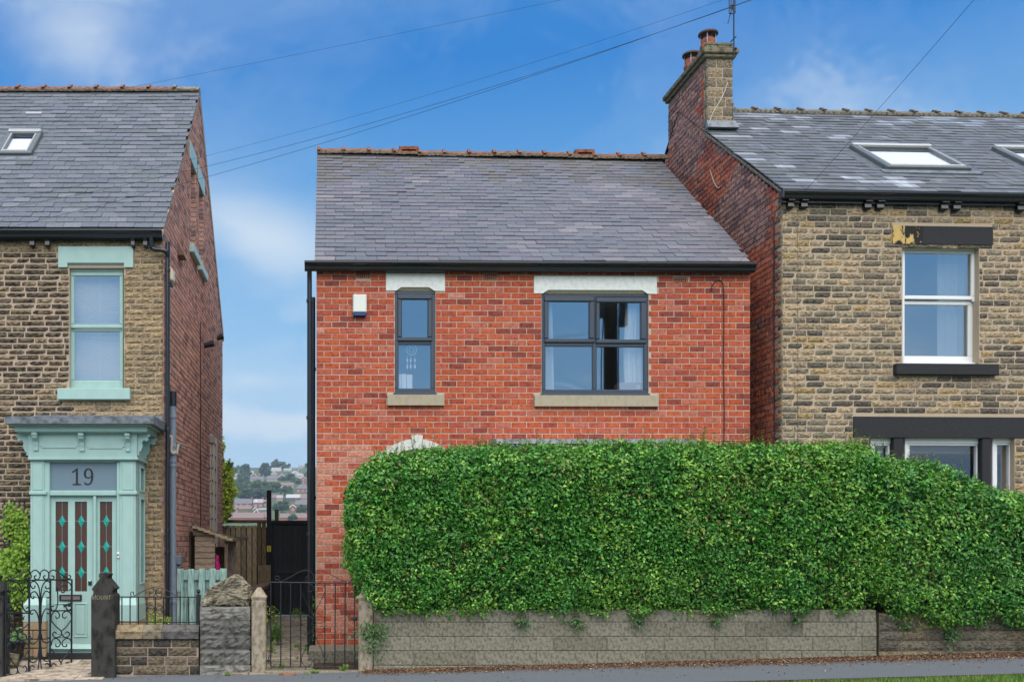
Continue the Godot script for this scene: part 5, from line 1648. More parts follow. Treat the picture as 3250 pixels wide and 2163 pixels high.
func make_right_house() -> void:
	var dist := 14.8
	var fr := Transform3D(Basis(Vector3.UP, deg_to_rad(2.5)), Vector3((2480.0 - CX) / F * dist, 0, -dist))    # origin at the corner next to the brick house
	var house := thing("stone_house_with_chimney", "tan and black stone house with tall chimney stack, white sash window and roof windows", "house", "", fr)
	var X1 := 6.6
	var half := 3.94
	var top: float = on_z(fr, 2480, 626, 0).y
	var ez := 0.12
	var ey: float = on_z(fr, 2480, 601, ez).y
	var ry: float = on_z(fr, 2335, 352, -half).y
	var win := rect(fr, 2866, 781, 3111, 1156, 0)
	var lin := rect(fr, 2834, 718, 3152, 775, 0)
	var sil := rect(fr, 2837, 1156, 3162, 1191, 0)
	var lin2 := rect(fr, 2710, 1323, 3420, 1388, 0)
	var lowr := rect(fr, 2760, 1388, 3224, 1800, 0)
	var wall := Node3D.new()
	wall.name = "front_wall"
	house.add_child(wall)
	var mb := MB.new()
	panel(mb, 0.004, X1, -0.3, top + 0.1, [win, lowr], -0.0165, 0.3)
	obj("mortar", mb, M.mortar_tan, wall)
	var cols := [Color(0.43, 0.33, 0.215), Color(0.36, 0.285, 0.19), Color(0.48, 0.36, 0.23), Color(0.31, 0.255, 0.18), Color(0.40, 0.325, 0.22), Color(0.23, 0.20, 0.15), Color(0.19, 0.165, 0.125), Color(0.145, 0.13, 0.105), Color(0.44, 0.315, 0.16), Color(0.26, 0.22, 0.165)]
	var sv := []
	for k in 20: sv.append(stone_variant(cols[k % 10] * rng.randf_range(0.9, 1.1), 0.32))
	var bond := func(k: int, i: int) -> float:
		if i < 0: return hash2(k * 2.3, 5.0) * 0.2
		return 0.19 + 0.15 * hash2(k * 4.1 + 0.5, i * 1.7)
	var items := []
	var seen := func(x: float, y: float) -> float: return 0.0 if y < 3.05 else 1.0
	courses(items, fr, Transform3D(), 0.0, X1, -0.08, top, 0.0932, 0.0135, 0.035, [win, lin, sil, lin2, lowr], bond, func(x, y): return int(hash2(x * 3.7, y * 5.9) * 19.99), always, seen)
	flush(wall, "stone", items, sv, M.stone)
	# brick gable next to the brick house
	var reds := [Color(0.54, 0.17, 0.105), Color(0.49, 0.15, 0.10), Color(0.58, 0.20, 0.12), Color(0.44, 0.14, 0.10), Color(0.38, 0.13, 0.10), Color(0.52, 0.19, 0.13), Color(0.30, 0.12, 0.095), Color(0.57, 0.18, 0.105)]
	var rv := []
	for c in reds: rv.append(brick_variant(c, 0.012, 0.04))
	for c in [Color(0.40, 0.235, 0.20), Color(0.34, 0.20, 0.18), Color(0.46, 0.27, 0.22), Color(0.28, 0.175, 0.165), Color(0.44, 0.24, 0.19), Color(0.50, 0.29, 0.24), Color(0.22, 0.14, 0.13), Color(0.42, 0.25, 0.22)]: rv.append(brick_variant(c, 0.012, 0.04))
	var mottle := func(x: float, y: float) -> int:      # greyed bricks in patches, mostly high up
		var gr := wob.get_noise_2d(x * 12.0, y * 12.0) + (0.16 if y > 6.2 else -0.22) > rng.randf_range(-0.12, 0.12)
		return int(hash2(x * 2.1, y * 6.3) * 7.99) + (8 if gr else 0)
	var z1 := -half * 2.0
	var lim := -z1 - 0.12
	var vis := func(u: float, v: float) -> float:
		var w := fr * Vector3(0, v, z1 + u)
		var px := CX + w.x / -w.z * F
		var py := CY - (w.y - EYE) / -w.z * F
		if py > 1400: return 0.0
		if px < 2385 and py > 835 - (2390 - px) * 1.19: return 0.0
		return 1.0
	gable(house, fr, 0.0, -1.0, 0.0, z1, -0.1, ey - 0.1, ry - 0.13, [], rv, M.brick_sooty, mottle, vis, func(u, v): return u < lim - 0.1)
	# corner stones returning onto the gable
	var qi := []
	var y := -0.08
	var k := 0
	while y < top - 0.05:
		var wq := 0.235 if k % 4 == 1 else 0.115
		var t := Transform3D(Basis(Vector3(0, 0, 1), Vector3.UP, Vector3(-1, 0, 0)).scaled_local(Vector3(wq, 0.0932 - 0.0135, 0.03)), Vector3(-0.004, y + 0.006, -wq - 0.004))
		qi.append([t, int(hash2(k * 1.3, 2.0) * 19.99), view_size(fr, t)])
		y += 0.0932
		k += 1
	flush(wall, "corner_stone", qi, sv, M.stone)
	# verge mortar, rear wall, rear slope
	var vg := MB.new()
	var vt := (ez - 0.02 - on_x(fr, 2243, 300, 0.0).z) / (ez - 0.02 + half)
	for s in [[ez - 0.02, ey - 0.06, lerpf(ez - 0.02, -half, vt), lerpf(ey - 0.06, ry - 0.07, vt)]]:
		vg.hexa([Vector3(-0.012, s[1] - 0.02, s[0]), Vector3(0.05, s[1] - 0.02, s[0]), Vector3(0.05, s[3] - 0.02, s[2]), Vector3(-0.012, s[3] - 0.02, s[2]), Vector3(-0.02, s[1] + 0.03, s[0]), Vector3(0.05, s[1] + 0.03, s[0]), Vector3(0.05, s[3] + 0.03, s[2]), Vector3(-0.02, s[3] + 0.03, s[2])], Color(1.6, 1.7, 1.9))
	obj("verge_mortar", vg, M.cement, house)
	var bk := MB.new()
	bk.box(Vector3(0.26, -0.3, z1), Vector3(X1, ey, z1 + 0.2))
	bk.box(Vector3(X1 - 0.2, -0.3, z1 + 0.2), Vector3(X1, ey + 1.0, -0.32))
	bk.box(Vector3(0.26, 3.0, z1 + 0.2), Vector3(X1 - 0.2, 3.1, -0.32))
	bk.box(Vector3(0.26, 3.1, -3.0), Vector3(X1 - 0.2, ey, -2.9))
	bk.box(Vector3(0.26, -0.2, -2.6), Vector3(X1 - 0.2, 3.0, -2.5))
	obj("rear_wall", bk, M.mortar_dark, house)
	# roof
	var up := Vector3(0, ry - ey, -half - ez).normalized()
	var nn := Vector3.RIGHT.cross(up)
	var o := Vector3(-0.02, ey, ez)
	var sk := skylight(house, fr, o, nn, up, Vector2(2724, 460), Vector2(2978, 463), Vector2(3053, 531), Vector2(2792, 530))
	var sk2 := skylight(house, fr, o, nn, up, Vector2(3182, 466), Vector2(3440, 470), Vector2(3540, 539), Vector2(3268, 537))
	var cw := 0.47      # chimney width
	var cf: float = on_x(fr, 2243, 300, 0.0).z
	var cb: float = on_x(fr, 2121, 420, 0.0).z
	var s_at := func(z: float) -> float: return (ez - z) / (ez + half) * (Vector3(0, ry, -half) - Vector3(0, ey, ez)).length()
	var tones := [Color(0.205, 0.222, 0.245), Color(0.185, 0.20, 0.225), Color(0.225, 0.24, 0.262), Color(0.195, 0.212, 0.232), Color(0.175, 0.19, 0.205), Color(0.215, 0.225, 0.242), Color(0.195, 0.205, 0.205), Color(0.208, 0.228, 0.255)]
	var slv := []
	for c in tones: slv.append(slate_variant(c, 0.02))
	slv.append(slate_variant(Color(0.48, 0.52, 0.58), 0.02))
	slv.append(slate_variant(Color(0.36, 0.41, 0.49), 0.02))
	var pick := func(u: float, s: float) -> int:
		var h := rng.randf()
		if u < 2.2 and h < 0.10 + 0.16 * wob.get_noise_2d(u * 20.0, s * 14.0): return 8
		if s > 3.9 and h < 0.28: return 9
		return int(rng.randf() * 7.99)
	var roof := roof_slope(house, fr, -0.02, X1, Vector2(ez, ey), Vector2(-half, ry), 27, 0.33, slv, M.slate_chalky, pick, 0.0, [sk, sk2, Rect2(0.0, s_at.call(cf), cw + 0.02, 9.0)], 500, 0.002)
	var rear := MB.new()
	rear.quad(Vector3(X1, ey - 0.05, z1 - 0.1), Vector3(-0.01, ey - 0.05, z1 - 0.1), Vector3(-0.01, ry - 0.01, -half - 0.01), Vector3(X1, ry - 0.01, -half - 0.01))
	obj("rear_slope", rear, M.underlay, roof)
	var rm := ridge_mesh(0.43, 0.14, 0.085, Color(0.20, 0.19, 0.17))
	var n := 0
	var rx := cw + 0.03
	while rx < X1:
		inst("ridge_tile", rm, M.clay, Transform3D(Basis(Vector3.BACK, rng.randf_range(-0.01, 0.01)), Vector3(rx, ry + 0.05, -half)), roof)
		rx += 0.43
	var cem := MB.new()
	rx = cw + 0.03
	while rx < X1:
		cem.obox(Transform3D(Basis(Vector3.BACK, rng.randf_range(-0.15, 0.15)), Vector3(rx, ry - 0.055, -half + 0.125)), Vector3(0.1, 0.03 + rng.randf() * 0.02, 0.03), Color(0.7, 0.7, 0.7))
		rx += 0.085
	obj("ridge_bedding", cem, M.cement, roof)
	# chimney stack on the gable
	var ch := Node3D.new()
	ch.name = "chimney"
	house.add_child(ch)
	var cy: float = on_z(fr, 2280, 184, cf).y
	var y0: float = on_z(fr, 2280, 384, cf).y - 0.25
	var core := MB.new()
	core.box(Vector3(0.013, y0 - 0.8, cb), Vector3(cw - 0.01, cy, cf - 0.014))
	obj("mortar", core, M.mortar_tan, ch)
	var st := []
	var ny := 8
	var sh := (cy - y0) / ny
	for j in ny:
		var cuts := [0.0, cw * (0.38 if j % 2 else 0.62), cw] if j != 3 else [0.0, cw * 0.33, cw * 0.72, cw]
		for i in cuts.size() - 1:
			var t := Transform3D(Basis.from_scale(Vector3(cuts[i + 1] - cuts[i] - 0.012, sh - 0.012, 0.03)), Vector3(cuts[i] - 0.003 + 0.006, y0 + j * sh + 0.006, cf))
			st.append([t, [1, 3, 5, 9, 1, 3][(j * 3 + i * 2) % 6], view_size(fr, t)])
		var wq := 0.18 if j % 2 else 0.10
		var t2 := Transform3D(Basis(Vector3(0, 0, 1), Vector3.UP, Vector3(-1, 0, 0)).scaled_local(Vector3(wq, sh - 0.012, 0.03)), Vector3(-0.004, y0 + j * sh + 0.006, cf - wq - 0.004))
		st.append([t2, [1, 5, 3, 9][j % 4], view_size(fr, t2)])
	flush(ch, "stone", st, sv, M.stone)
	var ci := []
	var line := func(z: float) -> float: return lerpf(ry, ey, absf(z + half) / half) - 0.2
	courses(ci, fr, Transform3D(Basis(Vector3(0, 0, 1), Vector3.UP, Vector3(-1, 0, 0)), Vector3(-0.001, 0, cb)), 0.0, cf - cb - 0.14, ey - 0.1, cy, 0.0852, 0.0105, 0.04, [],
		func(kk, ii): return (0.115 if kk % 2 else 0.0) if ii < 0 else 0.2295, mottle, func(a, b, c, d): return c > (line.call(cb + a) as float) - 0.15, func(a, b): return 1.0)
	flush(ch, "brick", ci, rv, M.brick_sooty, 150)
	for c in [[0.04, 0.0, 0.06], [0.075, 0.06, 0.15], [0.05, 0.15, 0.18]]:
		var cm := MB.new()
		cm.cbox(Vector3(-c[0] - 0.012, cy + c[1] + 0.001, cb - c[0]), Vector3(cw + c[0], cy + c[2], cf + c[0]), 0.015, Color(0.22, 0.20, 0.145))
		obj("cornice", cm, M.stone_dirty, ch)
	for j in 2:
		for i in 3:
			var cm := MB.new()
			var xa: float = lerpf(0.0, cw, [0.0, 0.40, 0.97][i]) if j else lerpf(0.0, cw, [0.0, 0.45, 0.9][i])
			var xb: float = lerpf(0.0, cw, [0.39, 0.95, 1.0][i]) if j else lerpf(0.0, cw, [0.44, 0.89, 1.0][i])
			cm.cbox(Vector3(xa, cy + 0.181 + j * 0.05, cf - 0.4), Vector3(xb - 0.006, cy + 0.228 + j * 0.05, cf - 0.01), 0.008, Color(0.20, 0.195, 0.13))
			obj("cap_stone", cm, M.stone_dirty, ch)
	var fl := MB.new()
	var fy: float = on_z(fr, 2280, 384, cf).y
	fl.hexa([Vector3(-0.02, fy - 0.15, cf + 0.12), Vector3(cw + 0.06, fy - 0.15, cf + 0.12), Vector3(cw + 0.06, fy - 0.15, cf), Vector3(-0.02, fy - 0.15, cf), Vector3(-0.01, fy + 0.0, cf + 0.03), Vector3(cw + 0.02, fy + 0.0, cf + 0.03), Vector3(cw + 0.02, fy + 0.0, cf), Vector3(-0.01, fy + 0.0, cf)])
	fl.box(Vector3(cw - 0.008, fy - 0.1, -half), Vector3(cw + 0.012, fy + 0.32, cf + 0.004))
	obj("flashing", fl, M.lead, ch)
	for p in [[2248, 160, 119, 100], [2196, 196, 184, 167]]:
		var pot := Node3D.new()
		pot.name = "chimney_pot"
		ch.add_child(pot, true)
		var c0: Vector3 = on_x(fr, p[0], p[1], cw * 0.52)
		c0.y = cy + 0.18
		var pm := MB.new()
		var hh: float = on_z(fr, p[0], p[2], c0.z).y - c0.y
		pm.lathe([Vector2(0.14, 0), Vector2(0.12, hh * 0.5), Vector2(0.145, hh * 0.55), Vector2(0.145, hh * 0.66), Vector2(0.12, hh * 0.7), Vector2(0.125, hh * 0.9), Vector2(0.10, hh * 0.94), Vector2(0.09, hh * 0.8)], c0, 20, Color(0.42, 0.16, 0.11))
		obj("pot", pm, M.clay, pot)
		var cm := MB.new()
		var h2: float = on_z(fr, p[0], p[3], c0.z).y - c0.y
		for a in 4:
			var e := Vector3(cos(a * PI / 2 + 0.5), 0, sin(a * PI / 2 + 0.5)) * 0.125
			cm.tube([c0 + e + Vector3(0, hh * 0.7, 0), c0 + e + Vector3(0, h2 - 0.04, 0)], 0.008, 5, Color(0.5, 0.5, 0.52))
		cm.lathe([Vector2(0.085, hh * 0.9), Vector2(0.085, h2 - 0.05), Vector2(0.172, h2 - 0.06), Vector2(0.168, h2 - 0.03), Vector2(0.10, h2 + 0.005), Vector2(0.0, h2 + 0.012)], c0, 20, Color(0.075, 0.045, 0.04))
		obj("cowl", cm, M.plain, pot)
	# gutter and paired brackets
	var gt: float = on_z(fr, 2480, 600, 0.2).y
	var gu := MB.new()
	along_x(gu, ogee(0.06, gt, 0.10, 0.13), -0.06, X1)
	gu.box(Vector3(-0.064, gt - 0.105, 0.055), Vector3(-0.05, gt + 0.005, 0.195))
	obj("gutter", gu, M.gloss_black, house)
	var fa := MB.new()
	fa.cbox(Vector3(-0.01, gt - 0.14, -0.01), Vector3(X1, gt - 0.01, 0.058), 0.004)
	obj("fascia", fa, M.gloss_black, house)
	for b in [[2501, 2524], [2543, 2567], [2745, 2770], [2784, 2810], [2988, 3014], [3027, 3054], [3231, 3258], [3271, 3298]]: corbel(b[0], b[1], 622 + (b[0] - 2500) * 0.014, 658 + (b[0] - 2500) * 0.014, fr, house)
	# lintels, sill
	var la := lin.position.x + lin.size.x * 0.12
	var lc := lin.position.x + lin.size.x * 0.30
	for l in [[Rect2(lin.position.x, lin.position.y, la - lin.position.x - 0.001, lin.size.y), M.worn_ochre], [Rect2(la, lin.position.y, lc - la - 0.001, lin.size.y), M.worn_black_stone], [Rect2(lc, lin.position.y, lin.end.x - lc, lin.size.y), M.black_paint_stone], [lin2, M.black_paint_stone]]:
		var r: Rect2 = l[0]
		var lb := MB.new()
		lb.box(Vector3(r.position.x, r.position.y, -0.2), Vector3(r.end.x, r.end.y, 0.006))
		obj("lintel", lb, l[1], house)
	var sb := MB.new()
	sb.cbox(Vector3(sil.position.x, sil.position.y, -0.2), Vector3(sil.end.x, sil.end.y, 0.075), 0.008)
	obj("sill", sb, M.black_paint_stone, house)
	# white sash window
	var wn := Node3D.new()
	wn.name = "sash_window"
	house.add_child(wn, true)
	var zf := -0.12
	var ou := rect(fr, 2862, 779, 3112, 1157, zf)
	var uo := rect(fr, 2870, 793, 3096, 950, zf)
	var ug := rect(fr, 2874, 804, 3085, 938, zf)
	var lo := rect(fr, 2869, 952, 3090, 1150, zf)
	var lg := rect(fr, 2871, 965, 3081, 1128, zf)
	var fm := MB.new()
	frame_to(fm, ou, Rect2(uo.position.x, lo.position.y, uo.size.x, uo.end.y - lo.position.y), zf - 0.1, zf + 0.02, 0.006)
	obj("frame", fm, M.white_gloss, wn)
	for s in [[uo, ug, zf - 0.04, zf], [Rect2(uo.position.x, lo.position.y, uo.size.x, lo.size.y), lg, zf - 0.085, zf - 0.045]]:
		var sm := MB.new()
		frame_to(sm, s[0], s[1], s[2], s[3], 0.008)
		obj("sash", sm, M.white_gloss, wn)
		pane("pane", s[1], s[2] + 0.015, M.glass, wn)
	var hn := MB.new()
	hn.cbox(Vector3(ug.end.x + 0.01, uo.position.y - 0.03, zf - 0.03), Vector3(ug.end.x + 0.05, uo.position.y + 0.03, zf + 0.006), 0.01)
	obj("sash_horn", hn, M.white_gloss, wn)
	var cu := MB.new()
	var cr := rect(fr, 2975, 800, 3085, 1130, -0.34)
	for j in 24:
		var f0 := j / 24.0
		var f1 := (j + 1) / 24.0
		var zz := func(f: float) -> float: return -0.34 + 0.02 * sin(f * 26.0)
		cu.quad(Vector3(lerpf(cr.position.x, cr.end.x, f0), cr.position.y, zz.call(f0)), Vector3(lerpf(cr.position.x, cr.end.x, f1), cr.position.y, zz.call(f1)), Vector3(lerpf(cr.position.x, cr.end.x, f1), cr.end.y, zz.call(f1)), Vector3(lerpf(cr.position.x, cr.end.x, f0), cr.end.y, zz.call(f0)), Color(0.5, 0.55, 0.58))
	var cuo := obj("curtain", cu, M.curtain)
	cuo.transform = fr
	tag(cuo, "pale curtain hanging behind the white sash window of the stone house", "curtain")
	# ground-floor window of three lights between stone mullions
	for m in [[2839, 2871], [3120, 3149]]:
		var r := rect(fr, m[0], 1386, m[1], 1800, 0)
		var mm := MB.new()
		mm.cbox(Vector3(r.position.x, r.position.y, -0.2), Vector3(r.end.x, lin2.position.y - 0.001, -0.01), 0.012)
		obj("stone_mullion", mm, M.black_paint_stone, house)
	for w in [[2762, 2838, 1390], [2872, 3119, 1390], [3150, 3223, 1388]]:
		var wl := Node3D.new()
		wl.name = "window"
		house.add_child(wl, true)
		var r := rect(fr, w[0], w[2], w[1], 1800, -0.11)
		var inner := Rect2(r.position + Vector2(0.085, 0.09), r.size - Vector2(0.17, 0.20))
		var f2 := MB.new()
		frame_to(f2, r, Rect2(r.position + Vector2(0.05, 0.05), r.size - Vector2(0.10, 0.13)), -0.2, -0.10, 0.006)
		frame_to(f2, Rect2(r.position + Vector2(0.05, 0.05), r.size - Vector2(0.10, 0.13)), inner, -0.19, -0.115, 0.008)
		obj("frame", f2, M.white_gloss, wl)
		pane("pane", inner, -0.15, M.dim_glass, wl)
	# aerial on the chimney
	var ae := thing("television_aerial", "thin metal television aerial strapped to the chimney stack", "aerial", "", fr)
	var a0: Vector3 = on_z(fr, 2330, 158, cf + 0.09)
	var am := MB.new()
	am.tube([a0 + Vector3(0, -0.1, 0), Vector3(a0.x - 0.012, a0.y + 2.3, a0.z)], 0.012, 6)
	obj("mast", am, M.iron, ae)
	var br := MB.new()
	br.tube([a0 + Vector3(-0.02, 0.05, -0.09), a0 + Vector3(0.04, 0.02, 0.02)], 0.012, 5)
	br.tube([a0 + Vector3(-0.02, 0.18, -0.09), a0 + Vector3(0.03, 0.22, 0.02)], 0.009, 5)
	obj("bracket", br, M.iron, ae)
	var el := MB.new()
	var W := func(px: float, py: float, dz: float) -> Vector3: return on_z(fr, 2230 + px / 7.84, py / 7.84, cf + 0.09 + dz)
	for s in [[665, -300, 665, 340], [712, -300, 712, 330], [770, -280, 770, 340], [812, -300, 812, 330], [655, 135, 780, 130], [655, 205, 770, 200], [660, 340, 790, 335], [700, 330, 632, 580], [760, 100, 700, 320], [740, 130, 770, 320]]:
		el.tube([W.call(s[0], s[1], 0.03), W.call(s[2], s[3], 0.06)], 0.008, 5)
	obj("element", el, M.iron, ae)
	var wc := MB.new()
	var wp := []
	for q in [[2310, 262], [2296, 300], [2280, 330], [2262, 360], [2250, 395], [2246, 412]]: wp.append(on_z(fr, q[0], q[1], cf + 0.045))
	wc.tube(smooth_path(wp, 4), 0.007, 5, Color(0.55, 0.52, 0.48))
	wp = []
	for q in [[2255, 540], [2262, 565], [2272, 588], [2282, 596], [2290, 590]]: wp.append(on_x(fr, q[0], q[1], -0.012))
	wc.tube(smooth_path(wp, 4), 0.007, 5, Color(0.5, 0.42, 0.38))
	obj("lead_cable", wc, M.plain, ae)
	var gc := MB.new()
	wp = []
	for q in [[2448, 690], [2455, 700], [2457, 800], [2456, 1000], [2457, 1200], [2458, 1420]]: wp.append(on_x(fr, q[0], q[1], -0.02))
	gc.tube(smooth_path(wp, 4), 0.009, 5)
	var gco := obj("gable_cable", gc, M.cable)
	gco.transform = fr
	tag(gco, "black cable running down the red gable beside the corner stones", "cable")
func block_wall(called: String, label: String, px0: float, px1: float, rows: Array, z: float, deep: float, lens: Vector2, cols: Array, m: Material, mort: Material, rough: float, ch: float, group := "") -> Node3D:
	# rows: pixel heights from the top down; each block is a part
	var w := thing(called, label, "wall", group)
	var d := -z
	var xa: float = P(px0, 2000, d).x
	var xb: float = P(px1, 2000, d).x
	var bed := MB.new()
	bed.box(Vector3(xa + 0.006, -0.4, z - deep + 0.01), Vector3(xb - 0.006, P(0, rows[0], d).y - 0.008, z - (0.026 if rough > 0.0 else 0.012)))
	obj("mortar", bed, mort, w)
	for k in rows.size() - 1:
		var y1: float = P(0, rows[k], d).y
		var y0: float = P(0, rows[k + 1], d).y
		var x := xa - (rng.randf() * lens.x * 0.7)
		while x < xb:
			var x2 := x + rng.randf_range(lens.x, lens.y)
			var a := maxf(x, xa)
			var b := minf(x2, xb)
			x = x2
			if b - a < 0.03: continue
			var c: Color = cols[rng.randi() % cols.size()] * rng.randf_range(0.88, 1.12)
			if rough > 0.0:
				var va := stone_variant(c, rough)
				inst("stone", va.mesh, m, Transform3D(Basis.from_scale(Vector3(b - a - 0.014, y1 - y0 - 0.012, 0.05)), Vector3(a + 0.007, y0 + 0.006, z + rng.randf_range(-0.004, 0.006))), w)
			else:
				var mb := MB.new()
				mb.cbox(Vector3(a + 0.003, y0 + 0.003, z - deep * 0.5), Vector3(b - 0.003, y1 - 0.003, z + rng.randf_range(-0.004, 0.004)), ch, c)
				obj("block", mb, m, w)
	return w
func on_gate(a: Vector3, b: Vector3, px: float, py: float) -> Vector3:     # pixel to the upright plane through a and b
	var n := (b - a).cross(Vector3.UP).normalized()
	var o := Vector3(0, EYE, 0)
	var r := ray(px, py)
	return o + r * ((a - o).dot(n) / r.dot(n))
func scrolls(parent: Node3D, a: Vector3, b: Vector3, lists: Array, sc: float, ox: float, oy: float, r: float, m: Material, called := "scroll", each := 5) -> void:
	for l in lists:
		var pts := []
		for k in range(0, l.size(), 2): pts.append(on_gate(a, b, ox + l[k] / sc, oy + l[k + 1] / sc))
		var mb := MB.new()
		mb.tube(smooth_path(pts, each) if pts.size() > 2 else pts, r, 6)
		obj(called, mb, m, parent)

func make_garden_walls() -> void:
	var tan := [Color(0.18, 0.145, 0.10), Color(0.13, 0.11, 0.078), Color(0.16, 0.13, 0.09), Color(0.105, 0.09, 0.07), Color(0.08, 0.072, 0.06)]
	# low wall with railing between the dark gatepost and the pier
	var lw := block_wall("low_stone_wall", "low brown stone wall with coping and iron railing beside the dark gatepost", 356, 630, [2027, 2055, 2083, 2112, 2142], -WALL, 0.3, Vector2(0.22, 0.48), tan, M.stone, M.mortar_dark, 0.5, 0.01)
	for s in [[356, 452, Color(0.30, 0.235, 0.15)], [452, 512, Color(0.22, 0.19, 0.135)], [512, 630, Color(0.13, 0.125, 0.125)]]:
		var x0: float = P(s[0], 2000, WALL).x
		var x1: float = P(s[1], 2000, WALL).x
		var y0: float = P(0, 2026, WALL).y
		var y1: float = P(0, 2003, WALL).y
		var y2: float = P(0, 1984, WALL - 0.02).y
		var mb := MB.new()
		along_x(mb, [Vector2(-WALL - 0.31, y0), Vector2(-WALL + 0.03, y0), Vector2(-WALL + 0.035, y1), Vector2(-WALL - 0.09, y2), Vector2(-WALL - 0.22, y2), Vector2(-WALL - 0.31, y1)], x0 + 0.001, x1 - 0.002, s[2])
		obj("coping", mb, M.stone_dirty, lw)
	# railing on it
	var ra := Vector3(P(358, 0, WALL + 0.12).x, 0, -WALL - 0.12)
	var rb := ra + Vector3(1.2, 0, 0)
	var rl := thing("iron_railing", "black iron railing with scrolled crest on the low stone wall", "railing")
	for s in [[358, 1893, 624, 1894], [358, 1972, 624, 1974]]:
		var mb := MB.new()
		mb.tube([on_gate(ra, rb, s[0], s[1]), on_gate(ra, rb, s[2], s[3])], 0.009, 6)
		obj("rail", mb, M.iron, rl)
	for px in [386.0, 412.0, 438.5, 465.5, 492.0, 518.0, 545.0, 571.0, 598.0]:
		var mb := MB.new()
		mb.tube([on_gate(ra, rb, px, 1893), on_gate(ra, rb, px, 1984)], 0.0085, 6)
		obj("bar", mb, M.iron, rl)
	var l1 := [1605, 520, 1605, 490, 1580, 485, 1570, 515, 1590, 540, 1630, 525, 1720, 475, 1800, 440, 1850, 450, 1870, 490, 1855, 530, 1820, 540, 1795, 520, 1800, 490, 1820, 495]
	var l2 := [1815, 680, 1802, 690, 1790, 665, 1815, 645, 1850, 660, 1860, 695, 1850, 730, 1815, 750, 1790, 735, 1800, 710, 1815, 715]
	var both := [l1, l2]
	for l in [l1, l2]:
		var mir := []
		for k in range(0, l.size(), 2): mir.append_array([3744 - l[k], l[k + 1]])
		both.append(mir)
	scrolls(rl, ra, rb, both, 3.797, 0, 1750, 0.006, M.iron)
	var pm := MB.new()
	var pp: Vector3 = on_gate(ra, rb, 629, 1984)
	pm.cbox(pp + Vector3(-0.027, 0, -0.027), pp + Vector3(0.027, 0.405, 0.027), 0.004)
	pm.lathe([Vector2(0.012, 0.405), Vector2(0.012, 0.42), Vector2(0.022, 0.428), Vector2(0.027, 0.447), Vector2(0.022, 0.466), Vector2(0.0, 0.474)], pp, 14)
	obj("post", pm, M.iron, rl)
	# dark gatepost with the carved name, and its twin at the edge of the picture
	var outline := [[1092, 1560], [1092, 560], [1098, 535], [1118, 508], [1120, 480], [1097, 452], [1195, 322], [1184, 292], [1190, 264], [1216, 252], [1276, 255], [1301, 270], [1292, 298], [1282, 318], [1384, 442], [1352, 472], [1354, 500], [1384, 530], [1384, 1560]]
	for tw in 2:
		var pl := PackedVector2Array()
		var off := 0.0 if tw == 0 else -355.0 * WALL / F
		for q in outline:
			var v := P(q[0] / 3.797, 1750 + q[1] / 3.797, WALL - 0.06)
			pl.append(Vector2(v.x + off, v.y - (0.03 if tw else 0.0)))
		var g := thing("stone_gatepost", "dark carved stone gatepost bearing the name in gold capitals" if tw == 0 else "dark stone gatepost that the scrolled iron gate hangs from", "gatepost")
		var mb := MB.new()
		mb.prism(pl, -WALL - 0.22, -WALL + 0.05)
		for i in pl.size(): pl[i] = Vector2(lerpf((pl[0].x + pl[pl.size() - 1].x) * 0.5, pl[i].x, 0.94), pl[i].y - 0.006 if i > 0 and i < pl.size() - 1 else pl[i].y)
		mb.prism(pl, -WALL + 0.05, -WALL + 0.06)
		obj("shaft", mb, M.dark_post, g)
		if tw == 0:
			var tm := TextMesh.new()
			tm.text = "MOUNT"
			var ft := SystemFont.new()
			ft.font_names = PackedStringArray(["Droid Sans"])
			tm.font = ft
			tm.font_size = 48
			tm.pixel_size = 0.005
			tm.depth = 0.01
			var ab := tm.get_aabb()
			var c0 := P(1106 / 3.797, 1750 + 576 / 3.797, WALL - 0.06)
			var c1 := P(1332 / 3.797, 1750 + 526 / 3.797, WALL - 0.06)
			var k3 := Vector3((c1.x - c0.x) / ab.size.x, (c1.y - c0.y) / ab.size.y, 0.3)
			var no := MeshInstance3D.new()
			no.name = "lettering"
			no.mesh = tm
			no.material_override = mat("gilt", Color(0.34, 0.29, 0.17), 0.7, ntex(0.05, 3, [grey(0.25), grey(0.8), grey(1.0)], 41, [0.3, 0.5, 0.7]), Vector3(3, 3, 3))
			no.transform = Transform3D(Basis.from_scale(k3), Vector3(c0.x - ab.position.x * k3.x, c0.y - ab.position.y * k3.y, -WALL + 0.0605))
			g.add_child(no)
	# scrolled gate, standing open
	var ga := P(15.8, 1900, WALL - 0.02)
	var gb := P(228.6, 1900, 14.02)
	var sg := thing("scrolled_iron_gate", "black wrought iron gate full of scrolls, standing open before the teal porch", "gate")
	scrolls(sg, ga, gb, [[65, 345, 58, 1500], [862, 335, 856, 1422], [350, 345, 342, 1472], [603, 340, 598, 1446]], 3.797, 0, 1750, 0.0135, M.iron, "stile")
	scrolls(sg, ga, gb, [[62, 348, 866, 336], [55, 1500, 858, 1422], [72, 742, 345, 738], [605, 712, 862, 708]], 3.797, 0, 1750, 0.0095, M.iron, "rail")
